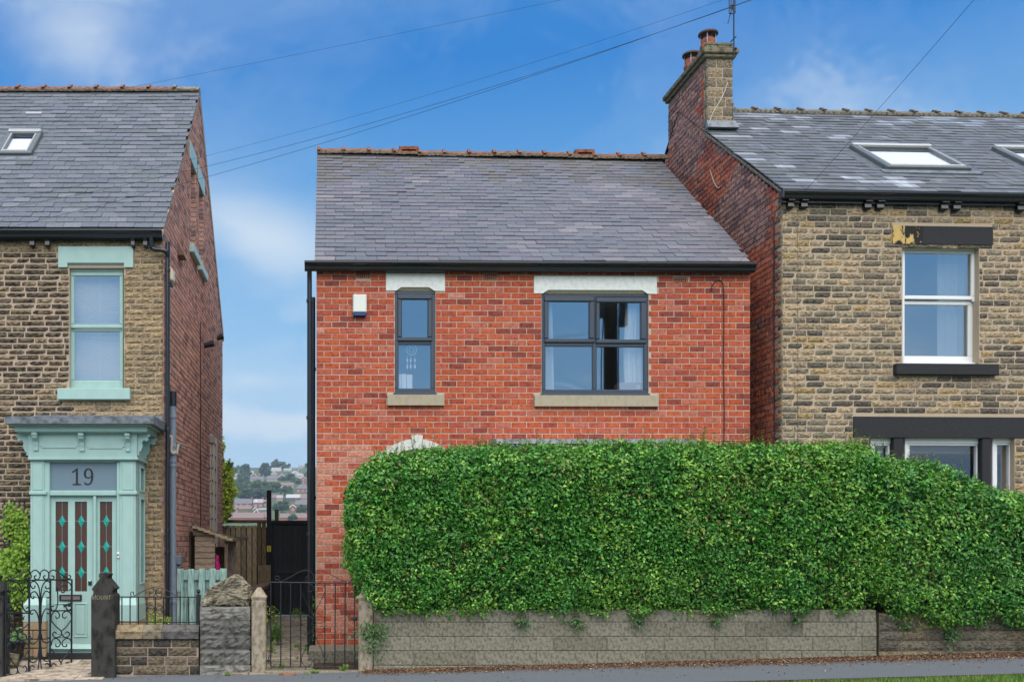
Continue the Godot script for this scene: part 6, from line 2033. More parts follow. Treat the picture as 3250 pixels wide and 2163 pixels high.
	scrolls(sg, ga, gb, [
		[130, 305, 110, 290, 92, 300, 95, 325, 125, 336, 200, 295, 320, 230, 355, 250, 372, 300, 350, 335, 315, 330, 303, 308, 320, 295],
		[365, 255, 415, 220, 465, 250, 477, 300, 450, 335, 415, 325, 410, 295, 435, 288], [480, 290, 490, 240, 530, 218, 575, 245, 585, 300, 555, 335, 525, 320, 522, 293, 545, 290],
		[580, 310, 590, 250, 635, 220, 690, 245, 800, 318, 838, 322, 847, 295, 825, 280], [585, 320, 610, 335, 645, 320, 640, 292, 618, 292],
		[478, 600, 467, 440, 420, 362, 370, 368, 365, 410, 390, 440, 415, 430, 415, 405], [486, 600, 498, 440, 545, 358, 595, 370, 602, 410, 580, 442, 550, 438, 545, 415],
		[474, 660, 460, 545, 420, 482, 372, 498, 366, 535, 385, 562, 405, 555, 402, 532], [490, 660, 506, 545, 545, 475, 595, 498, 600, 530, 578, 556, 558, 546],
		[470, 880, 455, 775, 415, 705, 368, 710, 362, 738, 380, 752, 395, 740], [490, 880, 505, 770, 545, 690, 592, 698, 600, 722, 585, 745, 563, 738],
		[468, 990, 440, 1080, 395, 1110, 358, 1095, 358, 1055, 375, 1042, 388, 1058], [492, 990, 510, 1070, 550, 1096, 592, 1080, 592, 1045, 570, 1038, 562, 1055],
		[470, 1150, 445, 1295, 400, 1332, 358, 1318, 358, 1272, 382, 1260, 397, 1272], [490, 1150, 503, 1270, 545, 1316, 588, 1308, 592, 1255, 565, 1238, 548, 1250],
		[470, 1280, 452, 1420, 400, 1462, 358, 1440, 360, 1385, 392, 1370, 412, 1395], [482, 1280, 500, 1420, 545, 1446, 592, 1430, 592, 1368, 558, 1345, 538, 1362],
		[470, 560, 468, 1300], [480, 540, 476, 1320], [490, 560, 486, 1300],
		[80, 410, 120, 365, 200, 372, 252, 440, 265, 530, 235, 600, 150, 615, 88, 648, 76, 700], [150, 500, 115, 492, 100, 460, 125, 435, 165, 442], [140, 500, 175, 460, 225, 455, 262, 500],
		[265, 600, 275, 680, 315, 722, 345, 700, 335, 670, 310, 682], [90, 700, 85, 680, 105, 662, 128, 680, 118, 702],
		[80, 742, 110, 850, 180, 940, 212, 1010, 195, 1082, 140, 1095, 92, 1060, 95, 1015, 125, 1000], [345, 760, 335, 870, 255, 935, 212, 1000, 235, 1060, 280, 1072, 315, 1045, 305, 1000, 272, 992],
		[90, 830, 120, 822, 165, 800, 160, 760, 120, 750, 85, 775], [290, 780, 270, 800, 285, 818],
		[75, 1230, 150, 1330, 207, 1410, 190, 1468, 125, 1480, 88, 1435, 108, 1392, 142, 1400], [340, 1090, 335, 1190, 262, 1290, 207, 1390, 225, 1460, 280, 1466, 320, 1420, 298, 1378, 268, 1398],
		[265, 1090, 320, 1100, 345, 1150], [80, 1180, 90, 1120, 140, 1095, 185, 1130, 180, 1185, 135, 1190, 132, 1160],
		[690, 490, 680, 425, 710, 372, 770, 350, 838, 382, 855, 440, 825, 468], [735, 480, 752, 494, 778, 480], [690, 450, 740, 420, 790, 408, 802, 438, 772, 462],
		[690, 490, 692, 620, 672, 690, 640, 712, 612, 692, 620, 656, 646, 656], [790, 655, 800, 690, 830, 705, 858, 680], [845, 595, 850, 625, 770, 640, 755, 632],
		[612, 830, 620, 762, 660, 715, 705, 740, 710, 785, 682, 802, 665, 780], [858, 800, 846, 742, 800, 715, 755, 740, 750, 780, 775, 802, 797, 782],
		[612, 830, 670, 900, 735, 958, 728, 1010, 682, 1032, 640, 1020, 632, 985, 655, 966, 676, 985], [858, 810, 800, 900, 738, 958, 752, 1010, 790, 1030, 826, 1014, 830, 980, 802, 964, 784, 985],
		[612, 1130, 630, 1060, 680, 1045, 722, 1090, 708, 1138, 672, 1140, 668, 1112], [858, 1120, 842, 1056, 790, 1045, 745, 1090, 757, 1137, 795, 1140, 798, 1112],
		[612, 1170, 680, 1260, 732, 1350, 700, 1420, 640, 1420, 614, 1380, 638, 1346, 676, 1362], [858, 1160, 800, 1240, 735, 1330, 747, 1400, 790, 1420, 832, 1390, 826, 1340, 790, 1336]],
		3.797, 0, 1750, 0.0088, M.iron, "scroll", 4)
	var lt := MB.new()
	var la: Vector3 = on_gate(ga, gb, 228, 1915)
	lt.tube([la + Vector3(0.01, 0.02, 0.02), la + Vector3(-0.11, -0.04, 0.03)], 0.014, 6)
	lt.obox(at(la + Vector3(-0.02, -0.02, 0.02)), Vector3(0.05, 0.04, 0.05))
	obj("latch", lt, M.iron, sg)
	# stone pier with a boulder on it
	var pier := thing("stone_pier", "square pier of big grey rough blocks with a boulder on top", "pier")
	var pd := WALL - 0.04
	var pbed := MB.new()
	var px0 := P(632, 2000, pd).x
	var px1 := P(792, 2000, pd).x
	pbed.box(Vector3(px0 + 0.012, -0.3, -pd - 0.46), Vector3(px1 - 0.012, P(0, 1928, pd).y, -pd - 0.03), Color(0.14, 0.135, 0.125))
	obj("mortar", pbed, M.stone_dirty, pier)
	for b in [[632, 793, 1925, 1968], [633, 709, 1970, 2014], [715, 793, 1970, 2014], [633, 709, 2017, 2059], [712, 794, 2017, 2059], [633, 711, 2063, 2108], [714, 793, 2063, 2107], [632, 794, 2111, 2150]]:
		var p0 := P(b[0], b[3], pd)
		var p1 := P(b[1], b[2], pd)
		var c := Color(0.155, 0.152, 0.14) * rng.randf_range(0.8, 1.25)
		if b[2] < 1930 or b[2] > 2100: c = Color(0.24, 0.235, 0.215)
		var mb := MB.new()
		mb.cbox(Vector3(p0.x, p0.y, -pd - 0.47), Vector3(p1.x, p1.y, -pd - 0.035), 0.012, c)
		var o := obj("block", mb, M.stone_dirty, pier)
		var va := stone_variant(c, 0.5, 9, 6)
		inst("block_face", va.mesh, M.stone_dirty, Transform3D(Basis.from_scale(Vector3(p1.x - p0.x - 0.004, p1.y - p0.y - 0.004, 0.065)), Vector3(p0.x + 0.002, p0.y + 0.002, -pd)), o)
	var bo := MB.new()
	var bc := P(712, 1878, pd + 0.22)
	var nz := FastNoiseLite.new()
	nz.seed = 8
	nz.frequency = 3.0
	var edge := []
	for q in [[480, 588], [462, 552], [470, 500], [520, 412], [600, 345], [720, 292], [800, 252], [860, 280], [915, 345], [948, 395], [962, 470], [965, 560], [955, 588], [850, 588], [720, 588], [600, 588]]: edge.append(P(500 + q[0] / 3.366, 1750 + q[1] / 3.366, pd + 0.02) - bc)
	var fine := []
	for k in edge.size():
		for t in 5: fine.append((edge[k] as Vector3).cubic_interpolate(edge[(k + 1) % edge.size()], edge[(k - 1 + edge.size()) % edge.size()], edge[(k + 2) % edge.size()], t / 5.0))
	var rings := []
	var prof := [[0.0, 0.0], [0.0, 0.5], [0.0, 0.86], [-0.03, 0.96], [-0.09, 1.0], [-0.15, 1.02], [-0.21, 1.0], [-0.27, 1.0], [-0.33, 0.97], [-0.39, 0.92], [-0.43, 0.8], [-0.43, 0.0]]
	for pr in prof:
		var row := []
		for e in fine:
			var q := Vector3(e.x * pr[1] + pr[0] * -0.12, e.y * pr[1], 0.20 + pr[0])
			var lay := 0.016 * signf(sin((q.y * 0.75 + q.x * 0.62) * 105.0 + 4.0 * nz.get_noise_3dv(q * 2.0))) * (1.0 if pr[0] < -0.02 else 0.15)
			q += Vector3(nz.get_noise_3dv(q * 2.2), nz.get_noise_3dv(q * 2.2 + Vector3(9, 0, 0)), nz.get_noise_3dv(q * 2.0 + Vector3(0, 9, 0)) * 1.3) * 0.04 + e.normalized() * lay * 0.5
			q.y = maxf(q.y, edge[0].y)
			row.append(bc + q)
		rings.append(row)
	for i in rings.size() - 1:
		for j in fine.size(): bo.quad_out(rings[i][j], rings[i][(j + 1) % fine.size()], rings[i + 1][(j + 1) % fine.size()], rings[i + 1][j], bc)
	tag(obj("boulder", bo, M.rock), "layered brown boulder resting on the grey stone pier", "boulder")
	# slim concrete posts of the barred gate
	for s in [[796, 844, 1864, 2150, "pale concrete gatepost with pyramid cap beside the stone pier"], [1136, 1184, 1866, 2140, "plain concrete gatepost half covered by the hedge"]]:
		var g := thing("concrete_gatepost", s[4], "gatepost")
		var d := WALL - 0.03
		var a := P(s[0], s[3], d)
		var b := P(s[1], s[2], d)
		var w := b.x - a.x
		var sh: float = P(0, s[2] + 40, d).y
		var mb := MB.new()
		mb.cbox(Vector3(a.x + 0.006, a.y, -d - w), Vector3(b.x - 0.006, sh, -d), 0.012)
		obj("shaft", mb, M.concrete_pale, g)
		var cm := MB.new()
		var y1: float = P(0, s[2] + 28, d).y
		cm.hexa([Vector3(a.x + 0.008, sh, -d - w + 0.008), Vector3(b.x - 0.008, sh, -d - w + 0.008), Vector3(b.x - 0.008, sh, -d - 0.008), Vector3(a.x + 0.008, sh, -d - 0.008), Vector3(a.x - 0.004, y1 - 0.01, -d - w - 0.004), Vector3(b.x + 0.004, y1 - 0.01, -d - w - 0.004), Vector3(b.x + 0.004, y1 - 0.01, -d + 0.004), Vector3(a.x - 0.004, y1 - 0.01, -d + 0.004)])
		var cx := (a.x + b.x) * 0.5
		cm.hexa([Vector3(a.x - 0.004, y1 - 0.009, -d - w - 0.004), Vector3(b.x + 0.004, y1 - 0.009, -d - w - 0.004), Vector3(b.x + 0.004, y1 - 0.009, -d + 0.004), Vector3(a.x - 0.004, y1 - 0.009, -d + 0.004), Vector3(cx - 0.022, b.y, -d - w * 0.5 - 0.022), Vector3(cx + 0.022, b.y, -d - w * 0.5 - 0.022), Vector3(cx + 0.022, b.y, -d - w * 0.5 + 0.022), Vector3(cx - 0.022, b.y, -d - w * 0.5 + 0.022)])
		obj("cap", cm, M.concrete_pale, g)
	# barred gate
	var bg := thing("barred_iron_gate", "thin black iron gate of upright bars with a scrolled middle, closed across the passage", "gate")
	var za := Vector3(0, 0, -WALL - 0.05)
	var zb := Vector3(1, 0, -WALL - 0.05)
	scrolls(bg, za, zb, [[1205, 326, 2110, 336], [1205, 1226, 2106, 1232]], 3.366, 500, 1750, 0.008, M.iron, "rail")
	scrolls(bg, za, zb, [[1208, 326, 1208, 1226], [1315, 326, 1315, 1226], [1420, 328, 1420, 1228], [1528, 328, 1528, 1228], [1788, 332, 1784, 1230], [1898, 332, 1893, 1230], [2004, 334, 1998, 1230], [2106, 334, 2104, 1232]], 3.366, 500, 1750, 0.009, M.iron, "bar")
	scrolls(bg, za, zb, [
		[1300, 300, 1268, 296, 1256, 275, 1275, 258, 1300, 275, 1297, 310, 1325, 318, 1450, 250, 1540, 205, 1610, 200, 1655, 240, 1665, 290, 1640, 325, 1600, 325, 1580, 295, 1590, 268, 1608, 282],
		[2040, 275, 2062, 276, 2068, 305, 2045, 328, 2010, 325, 1900, 270, 1790, 215, 1725, 203, 1675, 240, 1668, 290, 1690, 325, 1735, 325, 1755, 295, 1735, 270, 1712, 288],
		[1612, 392, 1606, 420, 1640, 425, 1660, 390, 1640, 350, 1590, 335], [1715, 392, 1720, 420, 1685, 425, 1668, 380, 1720, 340, 1770, 365, 1785, 420, 1745, 520, 1690, 620, 1668, 690, 1675, 740, 1730, 765, 1780, 740, 1775, 700, 1730, 685, 1692, 702],
		[1535, 420, 1590, 545, 1640, 640, 1660, 720, 1645, 752], [1560, 690, 1600, 680, 1645, 710, 1662, 760], [1560, 880, 1600, 880, 1650, 830, 1640, 760], [1680, 830, 1730, 870, 1775, 840, 1770, 800, 1735, 795],
		[1660, 800, 1660, 860, 1620, 950, 1545, 1110, 1540, 1180, 1590, 1222, 1640, 1200, 1650, 1160, 1620, 1140, 1604, 1166], [1665, 800, 1670, 860, 1710, 960, 1775, 1110, 1778, 1180, 1730, 1222, 1680, 1205, 1665, 1165, 1690, 1140, 1713, 1162],
		[2050, 670, 2038, 690, 2015, 680, 2022, 655, 2050, 660, 2055, 690, 2035, 710]], 3.366, 500, 1750, 0.0048, M.iron, "scroll")
	var lb := MB.new()
	var lp: Vector3 = on_gate(za, zb, 500 + 2105 / 3.366, 1750 + 715 / 3.366)
	lb.cbox(lp + Vector3(-0.025, -0.03, -0.02), lp + Vector3(0.035, 0.03, 0.03), 0.01)
	lb.tube([lp + Vector3(-0.06, 0.0, 0.02), lp + Vector3(0.0, 0.0, 0.02)], 0.012, 6)
	obj("latch", lb, M.iron, bg)
	var hg := MB.new()
	var hp: Vector3 = on_gate(za, zb, 500 + 1185 / 3.366, 1750 + 1160 / 3.366)
	hg.cbox(hp + Vector3(-0.03, -0.015, -0.02), hp + Vector3(0.03, 0.01, 0.02), 0.006)
	hg.tube([hp + Vector3(0.0, -0.03, 0.0), hp + Vector3(0.0, 0.04, 0.0)], 0.008, 6)
	obj("hinge", hg, M.iron, bg)
	# concrete block wall under the hedge, and the older stone wall beyond it
	var grey_c := [Color(0.95, 0.95, 0.93), Color(0.8, 0.8, 0.78), Color(1.1, 1.1, 1.1), Color(0.88, 0.86, 0.82), Color(1.0, 1.0, 0.97)]
	block_wall("block_garden_wall", "low grey concrete block wall under the clipped hedge", 1184, 2784, [1934, 1974, 2020, 2065, 2111, 2150], -WALL, 0.35, Vector2(0.5, 0.8), grey_c, M.concrete, M.concrete, 0.0, 0.008)
	var brn := [Color(0.21, 0.175, 0.115), Color(0.25, 0.20, 0.125), Color(0.16, 0.145, 0.11), Color(0.19, 0.17, 0.125), Color(0.145, 0.13, 0.10)]
	block_wall("old_stone_wall", "low brown stone wall with narrow courses beyond the block wall", 2792, 3420, [1944, 1974, 2003, 2034, 2066, 2100, 2140], -WALL - 0.01, 0.35, Vector2(0.25, 0.42), brn, M.stone, M.mortar_grime, 0.25, 0.006)
	# fallen leaves and dirt along the wall foot
	var chip := MB.new()
	chip.quad(Vector3(-0.5, 0, -0.2), Vector3(0.0, 0.12, -0.35), Vector3(0.5, 0, 0.1), Vector3(-0.05, 0.05, 0.35))
	var mm := MultiMesh.new()
	mm.transform_format = MultiMesh.TRANSFORM_3D
	mm.use_colors = true
	mm.mesh = chip.mesh()
	var nl := 30000
	mm.instance_count = nl
	for i in nl:
		var x := rng.randf_range(0.28, 9.2)
		var wd := 0.34 + 0.12 * wob.get_noise_2d(x * 40.0, 2.0) + 0.03 * x
		var z := -WALL + 0.02 + absf(rng.randfn(0.0, 0.5)) * wd
		if i % 60 == 0: z = rng.randf_range(-WALL + 0.1, -11.6); if i % 60 == 0: x = rng.randf_range(-3.0, 9.0)
		var s := rng.randf_range(0.012, 0.034)
		mm.set_instance_transform(i, Transform3D(Basis(Vector3(rng.randf_range(-0.5, 0.5), 1, rng.randf_range(-0.5, 0.5)).normalized(), rng.randf() * TAU).scaled_local(Vector3(s, s, s)), Vector3(x, ground_y(x) + 0.006 + rng.randf() * 0.012, z)))
		var t := rng.randf()
		mm.set_instance_color(i, Color(0.075, 0.04, 0.024).lerp(Color(0.22, 0.11, 0.055), t) if t < 0.93 else Color(0.42, 0.31, 0.16))
	var li := MultiMeshInstance3D.new()
	li.name = "fallen_leaves"
	li.multimesh = mm
	li.material_override = M.litter
	add_child(li)
	li.set_meta("kind", "stuff")
	tag(li, "brown fallen leaves and dirt along the foot of the garden walls", "fallen leaves")
	var dt := MB.new()
	for k in 36:
		var xa := 0.3 + k * 0.25
		var w0 := 0.20 + 0.10 * wob.get_noise_2d(xa * 40.0, 2.0) + 0.03 * xa
		var w1 := 0.20 + 0.10 * wob.get_noise_2d((xa + 0.25) * 40.0, 2.0) + 0.03 * (xa + 0.25)
		dt.quad(Vector3(xa, ground_y(xa) + 0.007, -WALL + w0), Vector3(xa + 0.25, ground_y(xa + 0.25) + 0.007, -WALL + w1), Vector3(xa + 0.25, ground_y(xa + 0.25) + 0.012, -WALL - 0.02), Vector3(xa, ground_y(xa) + 0.012, -WALL - 0.02))
	structure("gutter_dirt", dt, M.soil)

func make_passage() -> void:
	var gd := Color(0.42, 0.345, 0.235)
	# low brick wall dividing the passage
	var lw := thing("passage_wall", "low dark brick wall running back along the passage", "wall")
	var bed := MB.new()
	bed.box(Vector3(-1.755, -0.2, -22.6), Vector3(-1.565, 0.72, -14.6))
	obj("mortar", bed, M.mortar_dark, lw)
	var bv := []
	for c in [Color(0.10, 0.055, 0.05), Color(0.13, 0.065, 0.055), Color(0.08, 0.05, 0.048)]: bv.append(brick_variant(c, 0.012, 0.04))
	var it := []
	courses(it, Transform3D(), Transform3D(Basis(Vector3(0, 0, -1), Vector3.UP, Vector3(1, 0, 0)), Vector3(-1.553, 0, -14.6)), 0.0, 8.0, 0.0, 0.72, 0.09, 0.011, 0.04, [], func(k, i): return (0.115 if k % 2 else 0.0) if i < 0 else 0.2295, func(a, b): return int(hash2(a, b) * 2.99), always, func(a, b): return 1.0)
	flush(lw, "brick", it, bv, M.brick, 200)
	var z := -14.6
	var cvm := MB.new()
	cvm.cbox(Vector3(-1.775, 0.722, -0.105), Vector3(-1.545, 0.80, 0.0), 0.008, Color(0.17, 0.12, 0.11))
	var cm := cvm.mesh()
	while z > -22.5:
		inst("coping_brick", cm, M.stone_dirty, at(Vector3(rng.randf_range(-0.006, 0.006), rng.randf_range(-0.004, 0.004), z)), lw)
		z -= 0.112
	# slatted teal fence panel
	var tf := thing("teal_fence_panel", "teal painted wooden fence panel of overlapping upright boards", "fence")
	var d := 15.3
	for k in 5:
		var x0: float = [203, 320, 437, 550, 665][k]
		var x1: float = [272, 388, 505, 618, 738][k]
		var a := P(500 + x0 / 3.366, 1804, d)
		var b := P(500 + x1 / 3.366, 1804, d)
		var mb := MB.new()
		mb.cbox(Vector3(a.x, 0.0, -d - 0.02), Vector3(b.x, a.y + rng.randf_range(-0.004, 0.004), -d), 0.004, Color(1, 1, 1) * rng.randf_range(0.93, 1.05))
		obj("board", mb, M.teal_wood, tf)
	for k in 4:
		var x0: float = [262, 378, 495, 605][k]
		var x1: float = [330, 447, 560, 675][k]
		var a := P(500 + x0 / 3.366, 1808, d + 0.08)
		var b := P(500 + x1 / 3.366, 1808, d + 0.08)
		var mb := MB.new()
		mb.cbox(Vector3(a.x, 0.0, -d - 0.09), Vector3(b.x, a.y, -d - 0.07), 0.004, Color(0.95, 0.95, 0.95))
		obj("board", mb, M.teal_wood, tf)
	for y in [1.14, 0.35]:
		var a := P(560, 1820, d)
		var b := P(719, 1820, d)
		var mb := MB.new()
		mb.cbox(Vector3(a.x + 0.01, y - 0.04, -d - 0.068), Vector3(b.x - 0.01, y + 0.045, -d - 0.022), 0.004, Color(0.85, 0.9, 0.88))
		obj("rail", mb, M.teal_wood, tf)
	# small log store against the gable
	var ls := thing("log_store", "small weathered wooden log store with sloping plank roof against the gable", "log store")
	var ld := 17.4
	var fa := P(618, 1700, ld)
	var fb := P(682, 1700, ld)
	for k in 11:
		var y1: float = P(0, 1697 + k * 18.2, ld).y
		var mb := MB.new()
		mb.hexa([Vector3(fa.x, y1 - 0.096, -ld + 0.0), Vector3(fb.x, y1 - 0.096, -ld + 0.0), Vector3(fb.x, y1 - 0.096, -ld + 0.024), Vector3(fa.x, y1 - 0.096, -ld + 0.024), Vector3(fa.x, y1 + 0.008, -ld), Vector3(fb.x, y1 + 0.008, -ld), Vector3(fb.x, y1 + 0.008, -ld + 0.008), Vector3(fa.x, y1 + 0.008, -ld + 0.008)], Color(0.46, 0.37, 0.29) * rng.randf_range(0.85, 1.12))
		obj("plank", mb, M.wood_flat, ls)
	var r0 := P(609, 1667, ld - 0.12)
	var r1 := P(733, 1711, ld - 0.12)
	for k in 7:
		var t0 := k / 7.0
		var t1 := (k + 1.25) / 7.0
		var a := r0.lerp(r1, t0)
		var b := r0.lerp(r1, minf(t1, 1.04))
		var mb := MB.new()
		mb.hexa([Vector3(a.x, a.y - 0.045, -ld - 1.0), Vector3(b.x, b.y - 0.02, -ld - 1.0), Vector3(b.x, b.y - 0.02, -ld + 0.12), Vector3(a.x, a.y - 0.045, -ld + 0.12), Vector3(a.x, a.y, -ld - 1.0), Vector3(b.x, b.y + 0.025, -ld - 1.0), Vector3(b.x, b.y + 0.025, -ld + 0.10), Vector3(a.x, a.y, -ld + 0.10)], Color(0.46, 0.39, 0.27) * rng.randf_range(0.8, 1.1))
		obj("roof_plank", mb, M.wood_grey, ls)
	var fr2 := MB.new()
	var tb := P(609, 1675, ld)
	fr2.hexa([Vector3(tb.x + 0.02, P(0, 1698, ld).y, -ld + 0.03), Vector3(fb.x + 0.02, P(0, 1698, ld).y, -ld + 0.03), Vector3(fb.x + 0.02, P(0, 1698, ld).y, -ld + 0.055), Vector3(tb.x + 0.02, P(0, 1698, ld).y, -ld + 0.055), Vector3(tb.x + 0.02, P(0, 1674, ld).y, -ld + 0.03), Vector3(fb.x + 0.02, P(0, 1696, ld).y, -ld + 0.03), Vector3(fb.x + 0.02, P(0, 1696, ld).y, -ld + 0.055), Vector3(tb.x + 0.02, P(0, 1674, ld).y, -ld + 0.055)], Color(0.27, 0.215, 0.165))
	for zz in [-ld - 0.9, -ld - 0.04]:
		for xx in [fa.x + 0.03, r1.x - 0.1]:
			fr2.cbox(Vector3(xx - 0.03, 0.0, zz - 0.03), Vector3(xx + 0.03, (1.9 if xx < -2.2 else 1.66), zz + 0.03), 0.004, Color(0.26, 0.21, 0.16))
	fr2.box(Vector3(fa.x - 0.1, 0.0, -ld - 0.95), Vector3(fa.x - 0.08, 1.85, -ld - 0.05), Color(0.1, 0.08, 0.06))
	fr2.box(Vector3(fa.x, 0.0, -ld - 1.0), Vector3(r1.x - 0.1, 1.6, -ld - 0.97), Color(0.30, 0.20, 0.12))
	fr2.box(Vector3(P(703, 0, ld).x, 0.0, -ld - 0.62), Vector3(P(737, 0, ld).x, P(0, 1716, ld).y, -ld - 0.60), Color(0.30, 0.25, 0.21))
	obj("post_frame", fr2, M.wood_grey, ls)
	var bag := MB.new()
	var bp := P(690, 1800, ld + 0.1)
	var nz := FastNoiseLite.new()
	nz.seed = 3
	nz.frequency = 9.0
	var rows := []
	for i in 11:
		var row := []
		for j in 14:
			var th := PI * i / 10.0
			var ph := TAU * j / 14.0
			var q := Vector3(sin(th) * cos(ph) * 0.05, cos(th) * 0.22, sin(th) * sin(ph) * 0.07)
			row.append(bp + Vector3(-0.01, -0.02, 0) + q * (1.0 + 0.5 * nz.get_noise_3dv(q * 2.0)))
		rows.append(row)
	for i in 10:
		for j in 14: bag.quad_out(rows[i][j], rows[i][(j + 1) % 14], rows[i + 1][(j + 1) % 14], rows[i + 1][j], bp, Color(0.55, 0.03, 0.22))
	tag(obj("plastic_bag", bag, M.plain_shiny), "crumpled pink plastic bag in the log store", "bag")
	# ladder upright against the gable
	var la := thing("extension_ladder", "aluminium extension ladder stood upright against the gable, seen edge on", "ladder")
	var ldd := 20.2
	for k in 2:
		var a := P(660 if k == 0 else 672, 1377, ldd)
		var b := P(671 if k == 0 else 681, 1377, ldd)
		for zz in [0.0, -0.42]:
			var mb := MB.new()
			mb.cbox(Vector3(a.x, 0.05 + k * 0.04, -ldd - 0.03 + zz - k * 0.01), Vector3(b.x - 0.002, a.y - k * 0.05, -ldd + zz - k * 0.01), 0.005, Color(0.40, 0.385, 0.35))
			obj("stile", mb, M.plain, la)
		for j in 15:
			var y := a.y - 0.17 - j * 0.252
			if y < 0.2: continue
			var mb := MB.new()
			var cx := (a.x + b.x) * 0.5 + (0.012 if k == 0 else -0.012)
			mb.tube([Vector3(cx, y, -ldd - 0.45), Vector3(cx, y, -ldd + 0.003)], 0.014, 8, Color(0.03, 0.03, 0.03))
			obj("rung", mb, M.plain, la)
	var lc := MB.new()
	var l0 := P(662, 1380, ldd - 0.02)
	lc.cbox(l0 + Vector3(-0.02, -0.16, -0.05), l0 + Vector3(0.115, 0.0, 0.02), 0.01, Color(0.66, 0.64, 0.6))
	obj("end_cap", lc, M.aluminium, la)
	# wooden side gate and fence at the end of the passage
	var wg := thing("wooden_gate", "weathered wooden gate of upright boards at the end of the passage", "gate")
	var wd := 22.8
	for k in 8:
		var x0: float = [630, 680, 745, 805, 865, 922, 985, 1045][k]
		var x1: float = [678, 742, 800, 860, 918, 978, 1040, 1096][k]
		var a := P(500 + x0 / 3.4846, 1667 - (17 if k == 0 else 0), wd)
		var b := P(500 + x1 / 3.4846, 1667, wd)
		var mb := MB.new()
		mb.cbox(Vector3(a.x + 0.004, 0.03, -wd - 0.02), Vector3(b.x - 0.004, a.y, -wd + rng.randf_range(-0.004, 0.006)), 0.005, gd * rng.randf_range(0.8, 1.15))
		obj("board", mb, M.wood_grey, wg)
	for k in 2:
		var a := P(500 + [1100, 1152][k] / 3.4846, 1653, wd)
		var b := P(500 + [1148, 1200][k] / 3.4846, 1653, wd)
		var mb := MB.new()
		mb.cbox(Vector3(a.x, P(0, 1791, wd).y, -wd - 0.02), Vector3(b.x - 0.006, a.y, -wd + 0.004), 0.005, Color(0.17, 0.135, 0.08) * (1.0 + 0.1 * k))
		obj("board", mb, M.wood_grey, wg)
	var bkb := MB.new()
	bkb.box(Vector3(P(682, 0, wd).x, 0.03, -wd - 0.045), Vector3(P(846, 0, wd).x, P(0, 1672, wd).y, -wd - 0.025), Color(0.05, 0.04, 0.03))
	obj("added_backing", bkb, M.wood_grey, wg)  # dark sheet added so that the gaps between boards look dark
	var rl := MB.new()
	rl.cbox(P(686, 1659, wd) + Vector3(0, 0, -0.05), P(845, 1649, wd) + Vector3(0, 0, 0.03), 0.006, Color(0.15, 0.12, 0.085))
	rl.cbox(P(684, 1668, wd) + Vector3(0, -1.0, -0.06), P(696, 1659, wd) + Vector3(0, 0, 0.0), 0.006, Color(0.15, 0.12, 0.085))
	obj("rail", rl, M.wood_flat, wg)
	var hi := MB.new()
	hi.cbox(P(726, 1710, wd) + Vector3(0, 0, 0.008), P(788, 1702, wd) + Vector3(0, 0, 0.016), 0.003, Color(0.12, 0.12, 0.12))
	obj("hinge", hi, M.plain, wg)
	var ply := MB.new()
	ply.cbox(P(818, 1900, wd - 0.1), P(859, 1792, wd - 0.1) + Vector3(0, 0, 0.02), 0.005, Color(0.26, 0.21, 0.14))
	tag(obj("plywood_panel", ply, M.wood_grey), "small brown plywood panel between the wooden gate and the black gate", "panel")
	# black gate with its tall post
	var kg := thing("black_gate", "tall black boarded gate with a high post at the passage end", "gate")
	var kd := 23.0
	for k in 7:
		var a := P(lerpf(866, 976, k / 7.0), 1668, kd)
		var b := P(lerpf(866, 976, (k + 1) / 7.0), 1668, kd)
		var mb := MB.new()
		mb.cbox(Vector3(a.x + 0.002, 0.07, -kd - 0.02), Vector3(b.x - 0.002, a.y, -kd + rng.randf_range(-0.002, 0.003)), 0.005, Color(1, 1, 1) * rng.randf_range(0.75, 1.35))
		obj("board", mb, M.wood_black, kg)
	var kbk := MB.new()
	kbk.box(Vector3(P(864, 0, kd).x, 0.07, -kd - 0.045), Vector3(P(980, 0, kd).x, P(0, 1656, kd).y, -kd - 0.025), Color(0.5, 0.5, 0.5))
	obj("added_backing", kbk, M.wood_black, kg)  # added sheet, darker than the boards, to close their bright gaps
	var kr := MB.new()
	kr.cbox(P(862, 1663, kd), P(978, 1651, kd) + Vector3(0, 0, 0.05), 0.006, Color(0.35, 0.35, 0.35))
	kr.cbox(P(875, 1820, kd) + Vector3(0, 0, 0.003), P(973, 1810, kd) + Vector3(0, 0, 0.025), 0.004, Color(1.2, 1.2, 1.2))
	kr.cbox(P(975, 1960, kd), P(985, 1651, kd) + Vector3(0, 0, 0.04), 0.004, Color(0.35, 0.35, 0.35))
	obj("rail", kr, M.wood_black, kg)
	var kp := MB.new()
	kp.cbox(P(846, 1960, kd) + Vector3(0, 0, -0.06), P(860.5, 1555, kd) + Vector3(0, 0, 0.04), 0.006, Color(0.3, 0.4, 0.5))
	obj("post", kp, M.wood_black, kg)
	var k2 := MB.new()
	k2.cbox(P(858, 1960, kd) + Vector3(0, 0, -0.06), P(870, 1653, kd) + Vector3(0, 0, 0.02), 0.006, Color(0.3, 0.4, 0.5))
	obj("post", k2, M.wood_black, kg)
	var stub := MB.new()
	stub.cbox(P(872, 1700, kd + 0.3), P(884, 1616, kd + 0.3) + Vector3(0, 0, 0.08), 0.006, Color(0.10, 0.09, 0.06))
	tag(obj("fence_post", stub, M.wood_grey), "short brown post showing over the black gate", "post")
	var sn := thing("warning_sign", "small yellow warning sign on the tall black gatepost", "sign")
	var s0 := P(847, 1750, kd - 0.05)
	var s1 := P(859, 1731, kd - 0.05)
	var sm := MB.new()
	sm.box(s0, s1 + Vector3(0, 0, 0.004), Color(0.62, 0.45, 0.03))
	obj("plate", sm, M.plain, sn)
	var si := MB.new()
	var mx := (s0.x + s1.x) * 0.5
